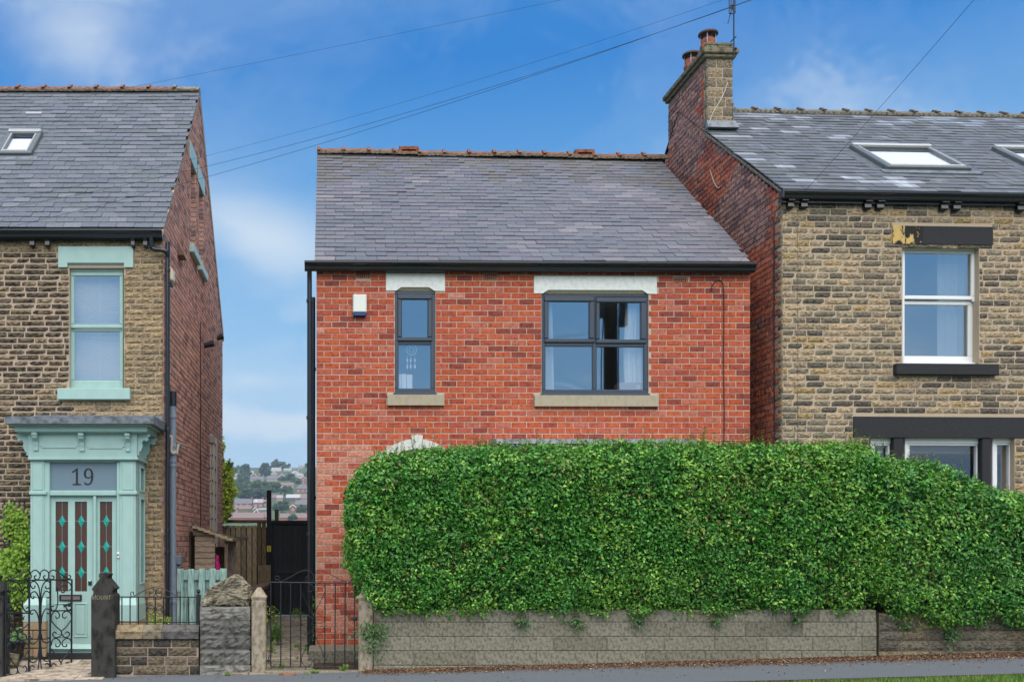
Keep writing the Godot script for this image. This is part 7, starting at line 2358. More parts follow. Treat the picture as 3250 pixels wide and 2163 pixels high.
	var my := (s0.y + s1.y) * 0.5
	var h := s1.y - s0.y
	for q in [[0.0, 0.24, 0.018, 0.018], [0.0, 0.06, 0.012, 0.03], [0.0, -0.08, 0.022, 0.006], [-0.018, 0.02, 0.006, 0.014], [0.018, 0.02, 0.006, 0.014], [0.0, -0.3, 0.026, 0.008], [0.0, -0.38, 0.02, 0.005]]:
		si.box(Vector3(mx + q[0] - q[2] * 0.6, my + q[1] * h - q[3] * 0.6, s1.z + 0.004), Vector3(mx + q[0] + q[2] * 0.6, my + q[1] * h + q[3] * 0.6, s1.z + 0.0055), Color(0.03, 0.025, 0.02))
	obj("pictogram", si, M.plain, sn)
	var fl := thing("security_light", "thin black and white security light arm over the wooden gate", "light")
	var f0 := P(683, 1654, wd - 0.1)
	var fm := MB.new()
	fm.tube([f0, P(716, 1632, wd - 0.3)], 0.016, 6, Color(0.02, 0.02, 0.022))
	fm.tube([f0 + Vector3(0, -0.03, 0.02), P(730, 1638, wd - 0.3)], 0.016, 6, Color(0.55, 0.56, 0.58))
	fm.cbox(P(718, 1640, wd - 0.3) + Vector3(0, 0, -0.04), P(734, 1630, wd - 0.3) + Vector3(0, 0, 0.04), 0.012, Color(0.05, 0.05, 0.06))
	fm.tube([f0, f0 + Vector3(-0.01, -0.25, 0)], 0.012, 6, Color(0.35, 0.35, 0.35))
	obj("arm", fm, M.plain_shiny, fl)
func leaf_mesh() -> ArrayMesh:     # one folded leaf, 1 long, pointing along +y, upper side +z
	var mb := MB.new()
	var w := 0.27
	var b := Vector3.ZERO
	var l := Vector3(-w, 0.45, 0.09)
	var r := Vector3(w, 0.45, 0.09)
	var m := Vector3(0, 0.5, 0.0)
	var t := Vector3(0, 1, -0.06)
	mb.tri(b, m, l); mb.tri(l, m, t); mb.tri(b, r, m); mb.tri(m, r, t)
	return mb.mesh()
func leaf_basis(out: Vector3, size: float, droop := 0.25, loose := 0.75) -> Basis:
	var nn := (out + Vector3(rng.randfn(0, loose), rng.randfn(0, loose) + 0.35, rng.randfn(0, loose))).normalized()
	var tip := Vector3(rng.randfn(0, 1), rng.randfn(0, 1) - droop, rng.randfn(0, 1))
	tip = (tip - nn * tip.dot(nn)).normalized()
	return Basis(tip.cross(nn), tip, nn).scaled_local(Vector3(size, size, size))
func foliage(called: String, ts: Array, cs: PackedColorArray, mesh: Mesh, m: Material, parent: Node) -> MultiMeshInstance3D:
	var mm := MultiMesh.new()
	mm.transform_format = MultiMesh.TRANSFORM_3D
	mm.use_colors = true
	mm.mesh = mesh
	mm.instance_count = ts.size()
	for i in ts.size():
		mm.set_instance_transform(i, ts[i])
		mm.set_instance_color(i, cs[i])
	var o := MultiMeshInstance3D.new()
	o.name = called
	o.multimesh = mm
	o.material_override = m
	parent.add_child(o, true)
	o.set_meta("kind", "stuff")
	return o
var lm: ArrayMesh
func hedge(h: Node3D, x0: float, x1: float, z0: float, z1: float, ybot: float, ytop: Callable, rad: float, count: int, size: Vector2, young: float, sd: int, tone: Color) -> void:
	# leaves fill a shell inside a rounded clipped shape with an uneven surface
	var nz := FastNoiseLite.new()
	nz.seed = sd
	nz.frequency = 1.1
	nz.fractal_octaves = 3
	var patch := FastNoiseLite.new()
	patch.seed = sd + 5
	patch.frequency = 0.8
	patch.fractal_octaves = 3
	var zc := (z0 + z1) * 0.5
	var hz := (z1 - z0) * 0.5
	var xc := (x0 + x1) * 0.5
	var hx := (x1 - x0) * 0.5
	var sdf := func(p: Vector3) -> float:
		var yt: float = ytop.call(p.x)
		var yc := (yt + ybot) * 0.5
		var hy := (yt - ybot) * 0.5
		var belly := (p.y - 1.9) / 1.15
		var q := Vector3(absf(p.x - xc) - hx + rad + (0.20 * belly * belly if p.x < xc else 0.0), absf(p.y - yc) - hy + rad + (0.10 * maxf(0.0, nz.get_noise_2d(p.x * 1.5, 9.0)) if p.y < yc else 0.0), absf(p.z - zc) - hz + rad * 0.8)
		var o := Vector3(maxf(q.x, 0), maxf(q.y, 0), maxf(q.z, 0)).length() + minf(maxf(q.x, maxf(q.y, q.z)), 0.0) - rad
		return o + 0.13 * nz.get_noise_3dv(p * 1.6) + 0.10 * nz.get_noise_3dv(p * 5.0)
	var ts := []
	var cs := PackedColorArray()
	var tries := 0
	while ts.size() < count and tries < count * 14:
		tries += 1
		var p := Vector3(rng.randf_range(x0 - 0.1, x1 + 0.1), 0, 0)
		var yt: float = ytop.call(p.x)
		p.y = rng.randf_range(ybot - 0.06, yt + 0.06)
		p.z = rng.randf_range(z0, z1 + 0.08)
		# the inside is bare: only points near the front, top or end are of use
		var near := minf(minf(z1 - p.z, yt - p.y), minf(p.x - x0, p.y - ybot))
		if near > 0.38 or (near > 0.22 and rng.randf() < 0.6): continue
		var s: float = sdf.call(p)
		if s > 0.0 or s < -0.34: continue
		if rng.randf() > exp(s * 4.0): continue
		var thin := patch.get_noise_3dv(p * 1.9 + Vector3(7, 0, 0))
		if thin > 0.16 and s > -0.10 and rng.randf() < 0.72 * smoothstep(0.16, 0.36, thin) * (1.25 if p.y < 1.7 else 0.6): continue      # hollows where old wood shows
		var e := 0.04
		var g := Vector3(sdf.call(p + Vector3(e, 0, 0)) - s, sdf.call(p + Vector3(0, e, 0)) - s, sdf.call(p + Vector3(0, 0, e)) - s).normalized()
		var big := rng.randf_range(size.x, size.y) * (1.0 if p.y > 1.6 else 0.84)
		ts.append(Transform3D(leaf_basis(g, big, 0.25, 0.52), p))
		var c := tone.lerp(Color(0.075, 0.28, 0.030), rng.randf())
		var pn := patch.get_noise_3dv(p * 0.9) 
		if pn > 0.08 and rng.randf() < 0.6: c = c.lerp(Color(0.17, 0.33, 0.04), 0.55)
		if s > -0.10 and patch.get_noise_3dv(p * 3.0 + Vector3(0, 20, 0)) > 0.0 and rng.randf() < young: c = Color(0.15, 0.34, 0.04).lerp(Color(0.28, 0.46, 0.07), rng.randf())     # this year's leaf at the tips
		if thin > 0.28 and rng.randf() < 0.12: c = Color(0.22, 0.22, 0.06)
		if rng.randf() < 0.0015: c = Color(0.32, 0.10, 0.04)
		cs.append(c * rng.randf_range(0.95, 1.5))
	# older leaves deeper in, which close the view through
	var inner := 0
	tries = 0
	while inner < count * 0.34 and tries < count * 6:
		tries += 1
		var p := Vector3(rng.randf_range(x0 + 0.1, x1), 0, rng.randf_range(zc - 0.15, z1 - 0.14))
		var yt: float = ytop.call(p.x)
		p.y = rng.randf_range(ybot + 0.05, yt - 0.1)
		var s: float = sdf.call(p)
		if s > -0.14 or s < -0.5: continue
		ts.append(Transform3D(leaf_basis(Vector3(0, 0.3, 1), rng.randf_range(0.055, 0.085), 0.25, 0.5), p))
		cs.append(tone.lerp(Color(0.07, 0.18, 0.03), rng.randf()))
		inner += 1
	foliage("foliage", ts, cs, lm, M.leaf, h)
	# twigs inside and a few stems at the foot
	var br := MB.new()
	for i in 420:
		var a := Vector3(rng.randf_range(x0 + 0.25, x1 - 0.1), rng.randf_range(ybot + 0.1, ybot + 1.6), rng.randf_range(zc, z1 - 0.22))
		var pts := [a]
		var dir := Vector3(rng.randfn(0, 0.7), rng.randfn(0.3, 0.6), 0.45).normalized()
		for k in 3:
			a += dir * rng.randf_range(0.05, 0.12)
			a.z = minf(a.z, z1 - 0.09)
			dir = (dir + Vector3(rng.randfn(0, 0.5), rng.randfn(0, 0.5), rng.randfn(0, 0.2))).normalized()
			pts.append(a)
		br.tube(pts, rng.randf_range(0.003, 0.006), 4, Color(1.2, 1.1, 0.9), 0.002)
	for i in 26:
		var x := rng.randf_range(x0 + 0.4, x1 - 0.2)
		var zz := rng.randf_range(z0 + 0.3, zc + 0.1)
		var b := Vector3(x, 0.05, zz)
		br.tube([b, b + Vector3(rng.randfn(0, 0.08), 0.7, rng.randfn(0, 0.05)), b + Vector3(rng.randfn(0, 0.2), 1.5, rng.randfn(0, 0.1)), b + Vector3(rng.randfn(0, 0.3), 2.1, rng.randfn(0, 0.1))], 0.02, 5, Color(0.8, 0.8, 0.8), 0.006)
	obj("branches", br, M.bark, h)
	# upright young shoots along the top
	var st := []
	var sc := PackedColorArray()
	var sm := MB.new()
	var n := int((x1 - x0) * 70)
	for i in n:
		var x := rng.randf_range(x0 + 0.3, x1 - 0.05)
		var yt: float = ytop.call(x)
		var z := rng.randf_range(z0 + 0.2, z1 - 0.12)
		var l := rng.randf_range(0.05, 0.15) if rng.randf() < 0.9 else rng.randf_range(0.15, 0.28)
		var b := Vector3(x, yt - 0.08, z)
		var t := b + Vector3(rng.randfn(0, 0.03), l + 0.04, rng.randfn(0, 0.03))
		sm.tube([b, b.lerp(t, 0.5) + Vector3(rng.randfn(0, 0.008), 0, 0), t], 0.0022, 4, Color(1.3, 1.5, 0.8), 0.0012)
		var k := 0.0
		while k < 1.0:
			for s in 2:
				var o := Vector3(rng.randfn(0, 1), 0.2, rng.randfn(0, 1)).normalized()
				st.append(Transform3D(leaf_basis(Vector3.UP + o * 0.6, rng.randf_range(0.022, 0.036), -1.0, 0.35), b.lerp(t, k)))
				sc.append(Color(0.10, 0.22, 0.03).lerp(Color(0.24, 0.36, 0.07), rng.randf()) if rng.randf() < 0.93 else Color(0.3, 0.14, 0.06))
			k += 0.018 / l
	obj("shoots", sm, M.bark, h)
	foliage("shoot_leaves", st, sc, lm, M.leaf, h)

func make_hedges() -> void:
	lm = leaf_mesh()
	var h1 := thing("privet_hedge", "thick clipped privet hedge rounded at its end, over the block wall", "hedge")
	var top1 := func(x: float) -> float: return 2.83 + 0.12 * smoothstep(0.7, 2.3, x) + 0.02 * sin(x * 1.9) - 0.12 * smoothstep(0.9, 0.1, x)
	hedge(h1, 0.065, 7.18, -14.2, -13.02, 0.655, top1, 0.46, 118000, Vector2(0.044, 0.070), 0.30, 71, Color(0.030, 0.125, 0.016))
	var h2 := thing("shrub_hedge", "lower looser dark green hedge sloping down over the old stone wall", "hedge")
	var top2 := func(x: float) -> float: return lerpf(2.80, 2.18, smoothstep(7.0, 9.4, x)) + 0.03 * sin(x * 5.0)
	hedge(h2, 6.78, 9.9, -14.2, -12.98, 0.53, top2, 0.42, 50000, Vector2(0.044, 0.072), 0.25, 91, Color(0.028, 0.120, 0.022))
	# ivy sprays hanging over the walls
	for s in [[0.42, 0.62, 0.22, 260], [3.05, 0.68, 0.07, 60], [3.85, 0.68, 0.05, 50], [4.85, 0.69, 0.06, 50], [5.9, 0.69, 0.05, 40], [7.9, 0.55, 0.10, 90], [2.35, 0.68, 0.08, 60]]:
		var lab := "small sprig of leaves hanging from the hedge over the block wall"
		if s[3] == 260: lab = "large spray of leaves trailing over the hedge-side concrete gatepost"
		if s[3] == 90: lab = "spray of leaves trailing over the old stone wall"
		var h := thing("ivy_spray", lab, "ivy", "sprigs hanging over the walls")
		var ts := []
		var cs := PackedColorArray()
		for i in s[3]:
			var p := Vector3(s[0] + rng.randfn(0, s[2] * 0.5), s[1] - absf(rng.randfn(0, s[2])), -13.13 + rng.randf() * 0.06)
			ts.append(Transform3D(leaf_basis(Vector3(0, 0.1, 1), rng.randf_range(0.035, 0.055), 0.8, 0.4), p))
			cs.append(Color(0.03, 0.10, 0.022).lerp(Color(0.09, 0.20, 0.04), rng.randf()))
		foliage("leaves", ts, cs, lm, M.leaf, h)
		var sm := MB.new()
		for k in 5: sm.tube([Vector3(s[0] + rng.randfn(0, 0.03), s[1] + 0.1, -13.12), Vector3(s[0] + rng.randfn(0, 0.06), s[1] - s[2] * 0.6, -13.11), Vector3(s[0] + rng.randfn(0, 0.08), s[1] - s[2], -13.11)], 0.003, 4)
		obj("stem", sm, M.bark, h)

func clump(called: String, label: String, category: String, at0: Vector3, w: Vector3, count: int, size: Vector2, c0: Color, c1: Color, face: Vector3, group := "") -> Node3D:
	var h := thing(called, label, category, group)
	var ts := []
	var cs := PackedColorArray()
	var sm := MB.new()
	var n := maxi(3, count / 60)
	var ctr := []
	for i in n:
		ctr.append(Vector3(rng.randf_range(-0.5, 0.5) * w.x, rng.randf_range(0.15, 1.0) * w.y, rng.randf_range(-0.5, 0.5) * w.z))
		sm.tube([at0 + Vector3(ctr[i].x * 0.3, 0, ctr[i].z * 0.3), at0 + ctr[i] * Vector3(0.7, 0.6, 0.7), at0 + ctr[i]], 0.004, 4, Color(0.9, 1.2, 0.5), 0.002)
	for i in count:
		var c: Vector3 = ctr[rng.randi() % n]
		var p := at0 + c * Vector3(1, rng.randf_range(0.6, 1.0), 1) + Vector3(rng.randfn(0, 0.13) * w.x, rng.randfn(0, 0.06) * w.y, rng.randfn(0, 0.13) * w.z)
		p.y = maxf(p.y, at0.y + 0.01)
		ts.append(Transform3D(leaf_basis(face, rng.randf_range(size.x, size.y), 0.3, 0.7), p))
		cs.append(c0.lerp(c1, rng.randf()))
	foliage("leaves", ts, cs, lm, M.leaf, h)
	obj("stem", sm, M.bark, h)
	return h
func make_plants() -> void:
	# creeper on a trellis beside the porch
	var v := thing("climbing_creeper", "bright green creeper climbing a trellis beside the teal porch", "creeper")
	var ts := []
	var cs := PackedColorArray()
	var tufts := []
	for i in 46:
		var py := 1612.0 + pow(rng.randf(), 0.85) * 330.0
		tufts.append(Vector3(44.0 + rng.randf_range(-1.0, 1.0) * (14.0 + 34.0 * smoothstep(1600.0, 1720.0, py)) - 22.0 * smoothstep(1750.0, 1950.0, py), py, 14.56 + rng.randf() * 0.25))
	for i in 2600:
		var f: Vector3 = tufts[rng.randi() % tufts.size()]
		var py := f.y + rng.randfn(0.0, 15.0)
		var p := P(minf(f.x + rng.randfn(0.0, 11.0), 90.0), py, f.z + rng.randfn(0.0, 0.04))
		ts.append(Transform3D(leaf_basis(Vector3(0, 0.2, 1), rng.randf_range(0.05, 0.085), 1.0, 0.45), p))
		cs.append(Color(0.13, 0.27, 0.02).lerp(Color(0.29, 0.45, 0.05), rng.randf()))
	foliage("leaves", ts, cs, lm, M.leaf_matt, v)
	var sm := MB.new()
	for k in 9:
		var x := P(20 + k * 8, 0, 14.8).x
		sm.tube([Vector3(x, 0.05, -14.8), Vector3(x + rng.randfn(0, 0.06), 0.8, -14.8), Vector3(x + rng.randfn(0, 0.08), 1.6, -14.78)], 0.008, 5)
	obj("stem", sm, M.bark, v)
	var tr := thing("trellis", "dark wooden trellis holding the creeper on the stone wall", "trellis")
	for k in 5:
		var mb := MB.new()
		var x := P(12 + k * 16, 0, 14.84).x
		mb.cbox(Vector3(x - 0.012, 0.1, -14.86), Vector3(x + 0.012, P(0, 1586, 14.84).y, -14.84), 0.003, Color(0.10, 0.09, 0.075))
		obj("lath", mb, M.wood_grey, tr)
	for py in [1586, 1640, 1900, 1968]:
		var mb := MB.new()
		mb.cbox(P(6, py + 4, 14.83), P(82, py, 14.83) + Vector3(0, 0, 0.012), 0.003, Color(0.10, 0.09, 0.075))
		obj("lath", mb, M.wood_flat, tr)
	var pot := thing("plant_pot", "black plant pot with a leafy purple-flowered plant beside the porch", "plant pot")
	var pc := Vector3(P(40, 0, 14.1).x, 0.0, -14.15)
	var pm := MB.new()
	pm.lathe([Vector2(0.10, 0.0), Vector2(0.145, 0.24), Vector2(0.16, 0.245), Vector2(0.16, 0.29), Vector2(0.14, 0.29), Vector2(0.13, 0.26), Vector2(0.0, 0.26)], pc, 20, Color(0.02, 0.022, 0.025))
	obj("pot", pm, M.plain_shiny, pot)
	ts = []
	cs = PackedColorArray()
	for i in 300:
		var e := Vector3(rng.randfn(0, 0.09), absf(rng.randfn(0.0, 0.06)), rng.randfn(0, 0.09))
		ts.append(Transform3D(leaf_basis(Vector3(0, 0.5, 0.5), rng.randf_range(0.04, 0.07), 0.3, 0.5), pc + Vector3(0, 0.30, 0) + e))
		cs.append(Color(0.08, 0.2, 0.05).lerp(Color(0.16, 0.32, 0.10), rng.randf()) if rng.randf() < 0.95 else Color(0.12, 0.06, 0.35))
	foliage("leaves", ts, cs, lm, M.leaf, pot)
	var rk := MB.new()
	var rc := Vector3(P(16, 0, 13.7).x, -0.04, -13.75)
	for k in 6: rk.obox(Transform3D(Basis(Vector3(1, 2, 0.5).normalized(), k * 0.9), rc + Vector3(rng.randfn(0, 0.05), 0.08, rng.randfn(0, 0.05))), Vector3(0.2, 0.16, 0.17), Color(0.75, 0.7, 0.6))
	tag(obj("rock", rk, M.rock), "mossy tan rock behind the foot of the scrolled gate", "rock")
	# weeds
	clump("yellow_shrub", "small yellow-green shrub behind the iron railing", "shrub", Vector3(P(508, 0, 13.55).x, 0.46, -13.5), Vector3(0.30, 0.34, 0.16), 520, Vector2(0.02, 0.034), Color(0.22, 0.36, 0.03), Color(0.42, 0.52, 0.05), Vector3(0, 0.6, 0.5))
	clump("weed_clump", "leafy green weeds with yellow flowers by the passage wall", "weeds", Vector3(P(860, 0, 16.5).x - 0.03, 0.02, -16.5), Vector3(0.34, 0.62, 0.4), 700, Vector2(0.035, 0.06), Color(0.05, 0.13, 0.02), Color(0.13, 0.25, 0.04), Vector3(0, 0.5, 0.6))
	var fl := clump("weed_flowers", "tiny yellow flowers among the weeds in the passage", "flowers", Vector3(P(866, 0, 16.3).x, 0.35, -16.3), Vector3(0.25, 0.3, 0.25), 40, Vector2(0.02, 0.03), Color(0.6, 0.45, 0.03), Color(0.7, 0.55, 0.05), Vector3(0, 0.5, 0.8))
	for w in [[962, 20.5, 0.5, 0.35, 160, "tall weeds growing at the foot of the black gate"], [955, 15.6, 0.22, 0.16, 150, "weeds growing against the downpipe foot"], [993, 14.9, 0.06, 0.9, 160, "narrow weed climbing the corner of the brick house"], [850, 14.6, 0.2, 0.25, 130, "small green weed behind the pale concrete gatepost"], [1085, 13.05, 0.13, 0.10, 70, "small grass tuft under the barred gate, nearer the hedge"], [985, 13.0, 0.16, 0.04, 50, "low weed on the threshold slab"], [720, 13.02, 0.06, 0.05, 40, "tiny weed at the foot of the stone pier"], [900, 13.3, 0.14, 0.07, 60, "small grass tuft under the barred gate, nearer the stone pier"]]:
		var x: float = (w[0] - CX) / F * w[1]
		clump("weed", w[5], "weed", Vector3(x, ground_y(x) + 0.01 if w[1] < 13.2 else 0.015, -w[1]), Vector3(w[2], w[3], minf(w[2], 0.2)), w[4], Vector2(0.02, 0.045), Color(0.08, 0.18, 0.02), Color(0.2, 0.32, 0.05), Vector3(0, 0.6, 0.6))
	# vine over the back corner of the gable
	var vn := thing("yellow_vine", "yellow-green vine spilling over the back corner of the gable", "vine")
	ts = []
	cs = PackedColorArray()
	for i in 3400:
		var py := 1385.0 + rng.randf() * 270.0
		var wide := 14.0 if py < 1465 else 18.0 + 34.0 * sin(clampf((py - 1465.0) / 190.0, 0.0, 1.0) * PI * 0.85 + 0.35)
		if py < 1465 and rng.randf() < 0.82: continue
		var px := 693.0 + pow(rng.randf(), 1.3) * wide + 4.0 * sin(py * 0.09)
		ts.append(Transform3D(leaf_basis(Vector3(0.2, 0.3, 1), rng.randf_range(0.05, 0.11), 0.8, 0.5), P(px, py, 22.45 + rng.randf() * 0.4)))
		cs.append(Color(0.16, 0.26, 0.02).lerp(Color(0.48, 0.58, 0.05), pow(rng.randf(), 0.8)))
	for k in 26:
		ts.append(Transform3D(leaf_basis(Vector3(0.2, 0.3, 1), 0.09, 0.8, 0.5), P(728 + rng.randfn(0, 5), 1468 - (rng.randfn(0, 5)), 22.5)))
		cs.append(Color(0.07, 0.14, 0.02))
	foliage("leaves", ts, cs, lm, M.leaf, vn)
	sm = MB.new()
	for k in 7:
		sm.tube([P(692 + k, 1670, 22.6), P(698 + k * 3, 1560, 22.6), P(697 + k * 2.5, 1480, 22.6), P(695 + k, 1400, 22.6)], 0.012, 4)
	obj("stem", sm, M.bark, vn)
func make_wires() -> void:
	var top := Vector3(6.5, 0, -6.5)
	for w in [[5.4, 0.55, 6.6, "sagging overhead cable, lowest of those crossing the sky in front of the houses"], [6.0, 0.75, 6.6, "overhead cable just above the lowest one crossing the sky"], [6.0, 0.65, 6.62, "thin overhead cable, third up of those crossing the sky"], [7.0, 0.1, 6.2, "topmost overhead cable, passing over the ridge of the porch house"]]:
		var a := Vector3((-900.0 - CX) / F * 14.3, w[0], -14.3)
		var b := top + Vector3(0, w[2], 0)
		var pts := []
		for k in 41:
			var t := k / 40.0
			pts.append(a.lerp(b, t) - Vector3(0, 4.0 * w[1] * t * (1 - t), 0))
		var mb := MB.new()
		mb.tube(pts, 0.0018 if w[2] == 6.6 else 0.0012, 5)
		tag(obj("overhead_cable", mb, M.cable), w[3], "cable", "overhead cables")
	var a2 := Vector3(5.456, 5.36, -14.93)
	var pts2 := []
	for k in 31:
		var t := k / 30.0
		pts2.append(a2.lerp(top + Vector3(0, 8.0, 0), t) - Vector3(0, 0.5 * t * (1 - t), 0))
	var mb2 := MB.new()
	mb2.tube(pts2, 0.0022, 5)
	tag(obj("overhead_cable", mb2, M.cable), "overhead cable rising from the brick house past the slate roof beside it", "cable", "overhead cables")
	# the pole that they run to stands on the verge, outside the picture; the wide window mirrors it
	var po := thing("utility_pole", "dark wooden utility pole mirrored in the wide upper window", "utility pole")
	var pm := MB.new()
	pm.tube([top + Vector3(0, -0.2, 0), top + Vector3(0.02, 4.0, 0), top + Vector3(0, 8.6, 0)], 0.19, 14, Color(0.4, 0.36, 0.32), 0.145)
	obj("shaft", pm, M.bark, po)
	for b in [[-0.24, 6.9, 0.16, 0.7], [0.28, 6.7, 0.18, 0.85]]:
		var bm := MB.new()
		bm.cbox(top + Vector3(b[0] - b[2] * 0.5, b[1], -0.12), top + Vector3(b[0] + b[2] * 0.5, b[1] + b[3], 0.06), 0.01)
		obj("joint_box", bm, M.iron, po)
	for k in 3:
		var cm := MB.new()
		cm.tube(smooth_path([top + Vector3(-0.19 + 0.36 * (k % 2), 6.9, -0.1), top + Vector3(-0.24 + 0.4 * (k % 2), 5.6, -0.13), top + Vector3(-0.2 + 0.38 * (k % 2), 3.0, -0.14), top + Vector3(-0.2 + 0.38 * (k % 2), 0.2, -0.16)], 6), 0.015, 5)
		obj("riser_cable", cm, M.cable, po)

func hill_d(py: float) -> float:       # distance of the hillside seen at that pixel height
	return 57.6 / (0.122 - (CY - py) / F)
func far_house(px: float, py: float, wpx: float, hpx: float, roofpx: float, wallc: Color, roofc: Color, style: int, label: String, cat := "house") -> void:
	# px: middle, py: foot; sizes in pixels at that distance. style 0: ridge across, 1: gable to the camera, 2: hipped
	var d := hill_d(py)
	var k := d / F
	var o := P(px, py, d)
	var w := wpx * k
	var h := hpx * k
	var r := roofpx * k
	var dp := 8.0
	var t := thing("hill_house", label, cat, "houses on the far hillside", Transform3D(Basis(Vector3.UP, rng.randf_range(-0.06, 0.06)), o))
	var mb := MB.new()
	mb.box(Vector3(-w * 0.5, -6.0, -dp), Vector3(w * 0.5, h, 0), wallc)
	if style == 1:
		mb.prism(PackedVector2Array([Vector2(-w * 0.5, h), Vector2(w * 0.5, h), Vector2(0, h + r)]), -dp, -0.01, wallc)
	obj("wall", mb, M.plain, t)
	var rm := MB.new()
	var e := 0.35
	if style == 0:
		rm.hexa([Vector3(-w * 0.5 - 0.1, h, e), Vector3(w * 0.5 + 0.1, h, e), Vector3(w * 0.5 + 0.1, h, -dp - e), Vector3(-w * 0.5 - 0.1, h, -dp - e), Vector3(-w * 0.5 - 0.1, h + r, -dp * 0.5 + 0.05), Vector3(w * 0.5 + 0.1, h + r, -dp * 0.5 + 0.05), Vector3(w * 0.5 + 0.1, h + r, -dp * 0.5 - 0.05), Vector3(-w * 0.5 - 0.1, h + r, -dp * 0.5 - 0.05)], roofc)
	elif style == 1:
		for s in [-1.0, 1.0]:
			rm.hexa([Vector3(s * (w * 0.5 + e), h - 0.2, e), Vector3(s * (w * 0.5 + e), h - 0.2, -dp), Vector3(0, h + r, -dp), Vector3(0, h + r, e), Vector3(s * (w * 0.5 + e), h + 0.12, e), Vector3(s * (w * 0.5 + e), h + 0.12, -dp), Vector3(0, h + r + 0.32, -dp), Vector3(0, h + r + 0.32, e)], roofc)
	else:
		rm.hexa([Vector3(-w * 0.5 - e, h, e), Vector3(w * 0.5 + e, h, e), Vector3(w * 0.5 + e, h, -dp - e), Vector3(-w * 0.5 - e, h, -dp - e), Vector3(-w * 0.2, h + r, -dp * 0.4), Vector3(w * 0.2, h + r, -dp * 0.4), Vector3(w * 0.2, h + r, -dp * 0.6), Vector3(-w * 0.2, h + r, -dp * 0.6)], roofc)
	var ro := obj("roof", rm, M.plain, t)
	if style == 1:
		for s in [-1.0, 1.0]:
			var bm := MB.new()
			bm.hexa([Vector3(s * (w * 0.5 + e), h - 0.4, e + 0.02), Vector3(s * (w * 0.5 + e), h - 0.4, e + 0.15), Vector3(0, h + r - 0.2, e + 0.15), Vector3(0, h + r - 0.2, e + 0.02), Vector3(s * (w * 0.5 + e), h + 0.13, e + 0.02), Vector3(s * (w * 0.5 + e), h + 0.13, e + 0.15), Vector3(0, h + r + 0.34, e + 0.15), Vector3(0, h + r + 0.34, e + 0.02)], Color(0.8, 0.8, 0.8))
			obj("barge_board", bm, M.plain, ro)
	if rng.randf() < 0.6:
		var cm := MB.new()
		var cx := w * 0.5 * (1.0 if rng.randf() < 0.5 else -1.0) * 0.9
		cm.box(Vector3(cx - 0.5, h, -dp * 0.5 - 0.5), Vector3(cx + 0.5, h + r + 1.4, -dp * 0.5 + 0.5), wallc * 0.8)
		obj("chimney", cm, M.plain, ro)
	var nw := maxi(1, int(w / 3.2))
	for i in nw:
		for fl in (2 if h > 4.2 else 1):
			var wx := lerpf(-w * 0.5, w * 0.5, (i + 0.5) / nw)
			var wy := 0.8 + fl * 2.7
			if wy + 1.3 > h: continue
			var wm := MB.new()
			wm.box(Vector3(wx - 0.6, wy, -0.02), Vector3(wx + 0.6, wy + 1.35, 0.06), Color(0.78, 0.8, 0.82))
			wm.box(Vector3(wx - 0.42, wy + 0.15, 0.06), Vector3(wx + 0.42, wy + 1.2, 0.09), Color(0.12, 0.14, 0.17))
			obj("window", wm, M.plain, t)
	if style == 0 and rng.randf() < 0.55 and h > 3.0:
		var dm := MB.new()
		var dx := rng.randf_range(-0.3, 0.3) * w
		dm.box(Vector3(dx - 0.8, h + r * 0.3, -dp * 0.4), Vector3(dx + 0.8, h + r * 0.72, -dp * 0.14), Color(0.75, 0.77, 0.8))
		obj("dormer", dm, M.plain, ro)

var crowns := []
func make_crowns() -> void:
	for v in 4:
		var mb := MB.new()
		var lobes := []
		for i in 20:
			var a := rng.randf() * TAU
			var y := rng.randf_range(0.05, 0.95)
			var rr := 0.42 * sqrt(maxf(0.1, 1.0 - pow(y * 1.35 - 0.45, 2.0)))
			lobes.append([Vector3(cos(a) * rr * rng.randf_range(0.4, 1.0), y, sin(a) * rr * rng.randf_range(0.4, 1.0)), rng.randf_range(0.15, 0.25)])
		for l in lobes:
			for i in 110:
				var dir := Vector3(rng.randfn(0, 1), rng.randfn(0, 1), rng.randfn(0, 1)).normalized()
				var p: Vector3 = l[0] + dir * l[1] * rng.randf_range(0.7, 1.05) * Vector3(1, 0.8, 1)
				var nn := (dir + Vector3(rng.randfn(0, 0.5), rng.randfn(0.2, 0.5), rng.randfn(0, 0.5))).normalized()
				var t := nn.cross(Vector3(rng.randfn(0, 1), rng.randfn(0, 1), 0.3)).normalized()
				var b := nn.cross(t)
				var s := rng.randf_range(0.035, 0.075)
				mb.quad(p - t * s, p + b * s * 0.7, p + t * s, p - b * s * 0.7, grey(rng.randf_range(0.7, 1.25)))
		crowns.append(mb.mesh())
func far_tree(px: float, py: float, wpx: float, hpx: float, c: Color, label: String) -> void:
	var d := hill_d(py)
	var k := d / F
	var t := thing("hill_tree", label, "tree", "trees on the far hillside", at(P(px, py, d) + Vector3(0, -1.0, 0)))
	var v := rng.randi() % 4
	var key := "crown_%d" % int(c.g * 1000)
	if not M.has(key):
		var m := mat(key, c, 0.8)
		m.backlight_enabled = true
		m.backlight = Color(0.3, 0.35, 0.15)
	inst("crown", crowns[v], M[key], Transform3D(Basis(Vector3.UP, rng.randf() * TAU).scaled(Vector3(wpx * k * 1.15, hpx * k + 2.0, wpx * k * 1.15)), Vector3(0, -0.8, 0)), t)
	var tm := MB.new()
	tm.tube([Vector3(0, -3, 0), Vector3(0.1, hpx * k * 0.35, 0), Vector3(0, hpx * k * 0.7, 0)], 0.5, 6, Color.WHITE, 0.15)
	obj("trunk", tm, M.bark, t)

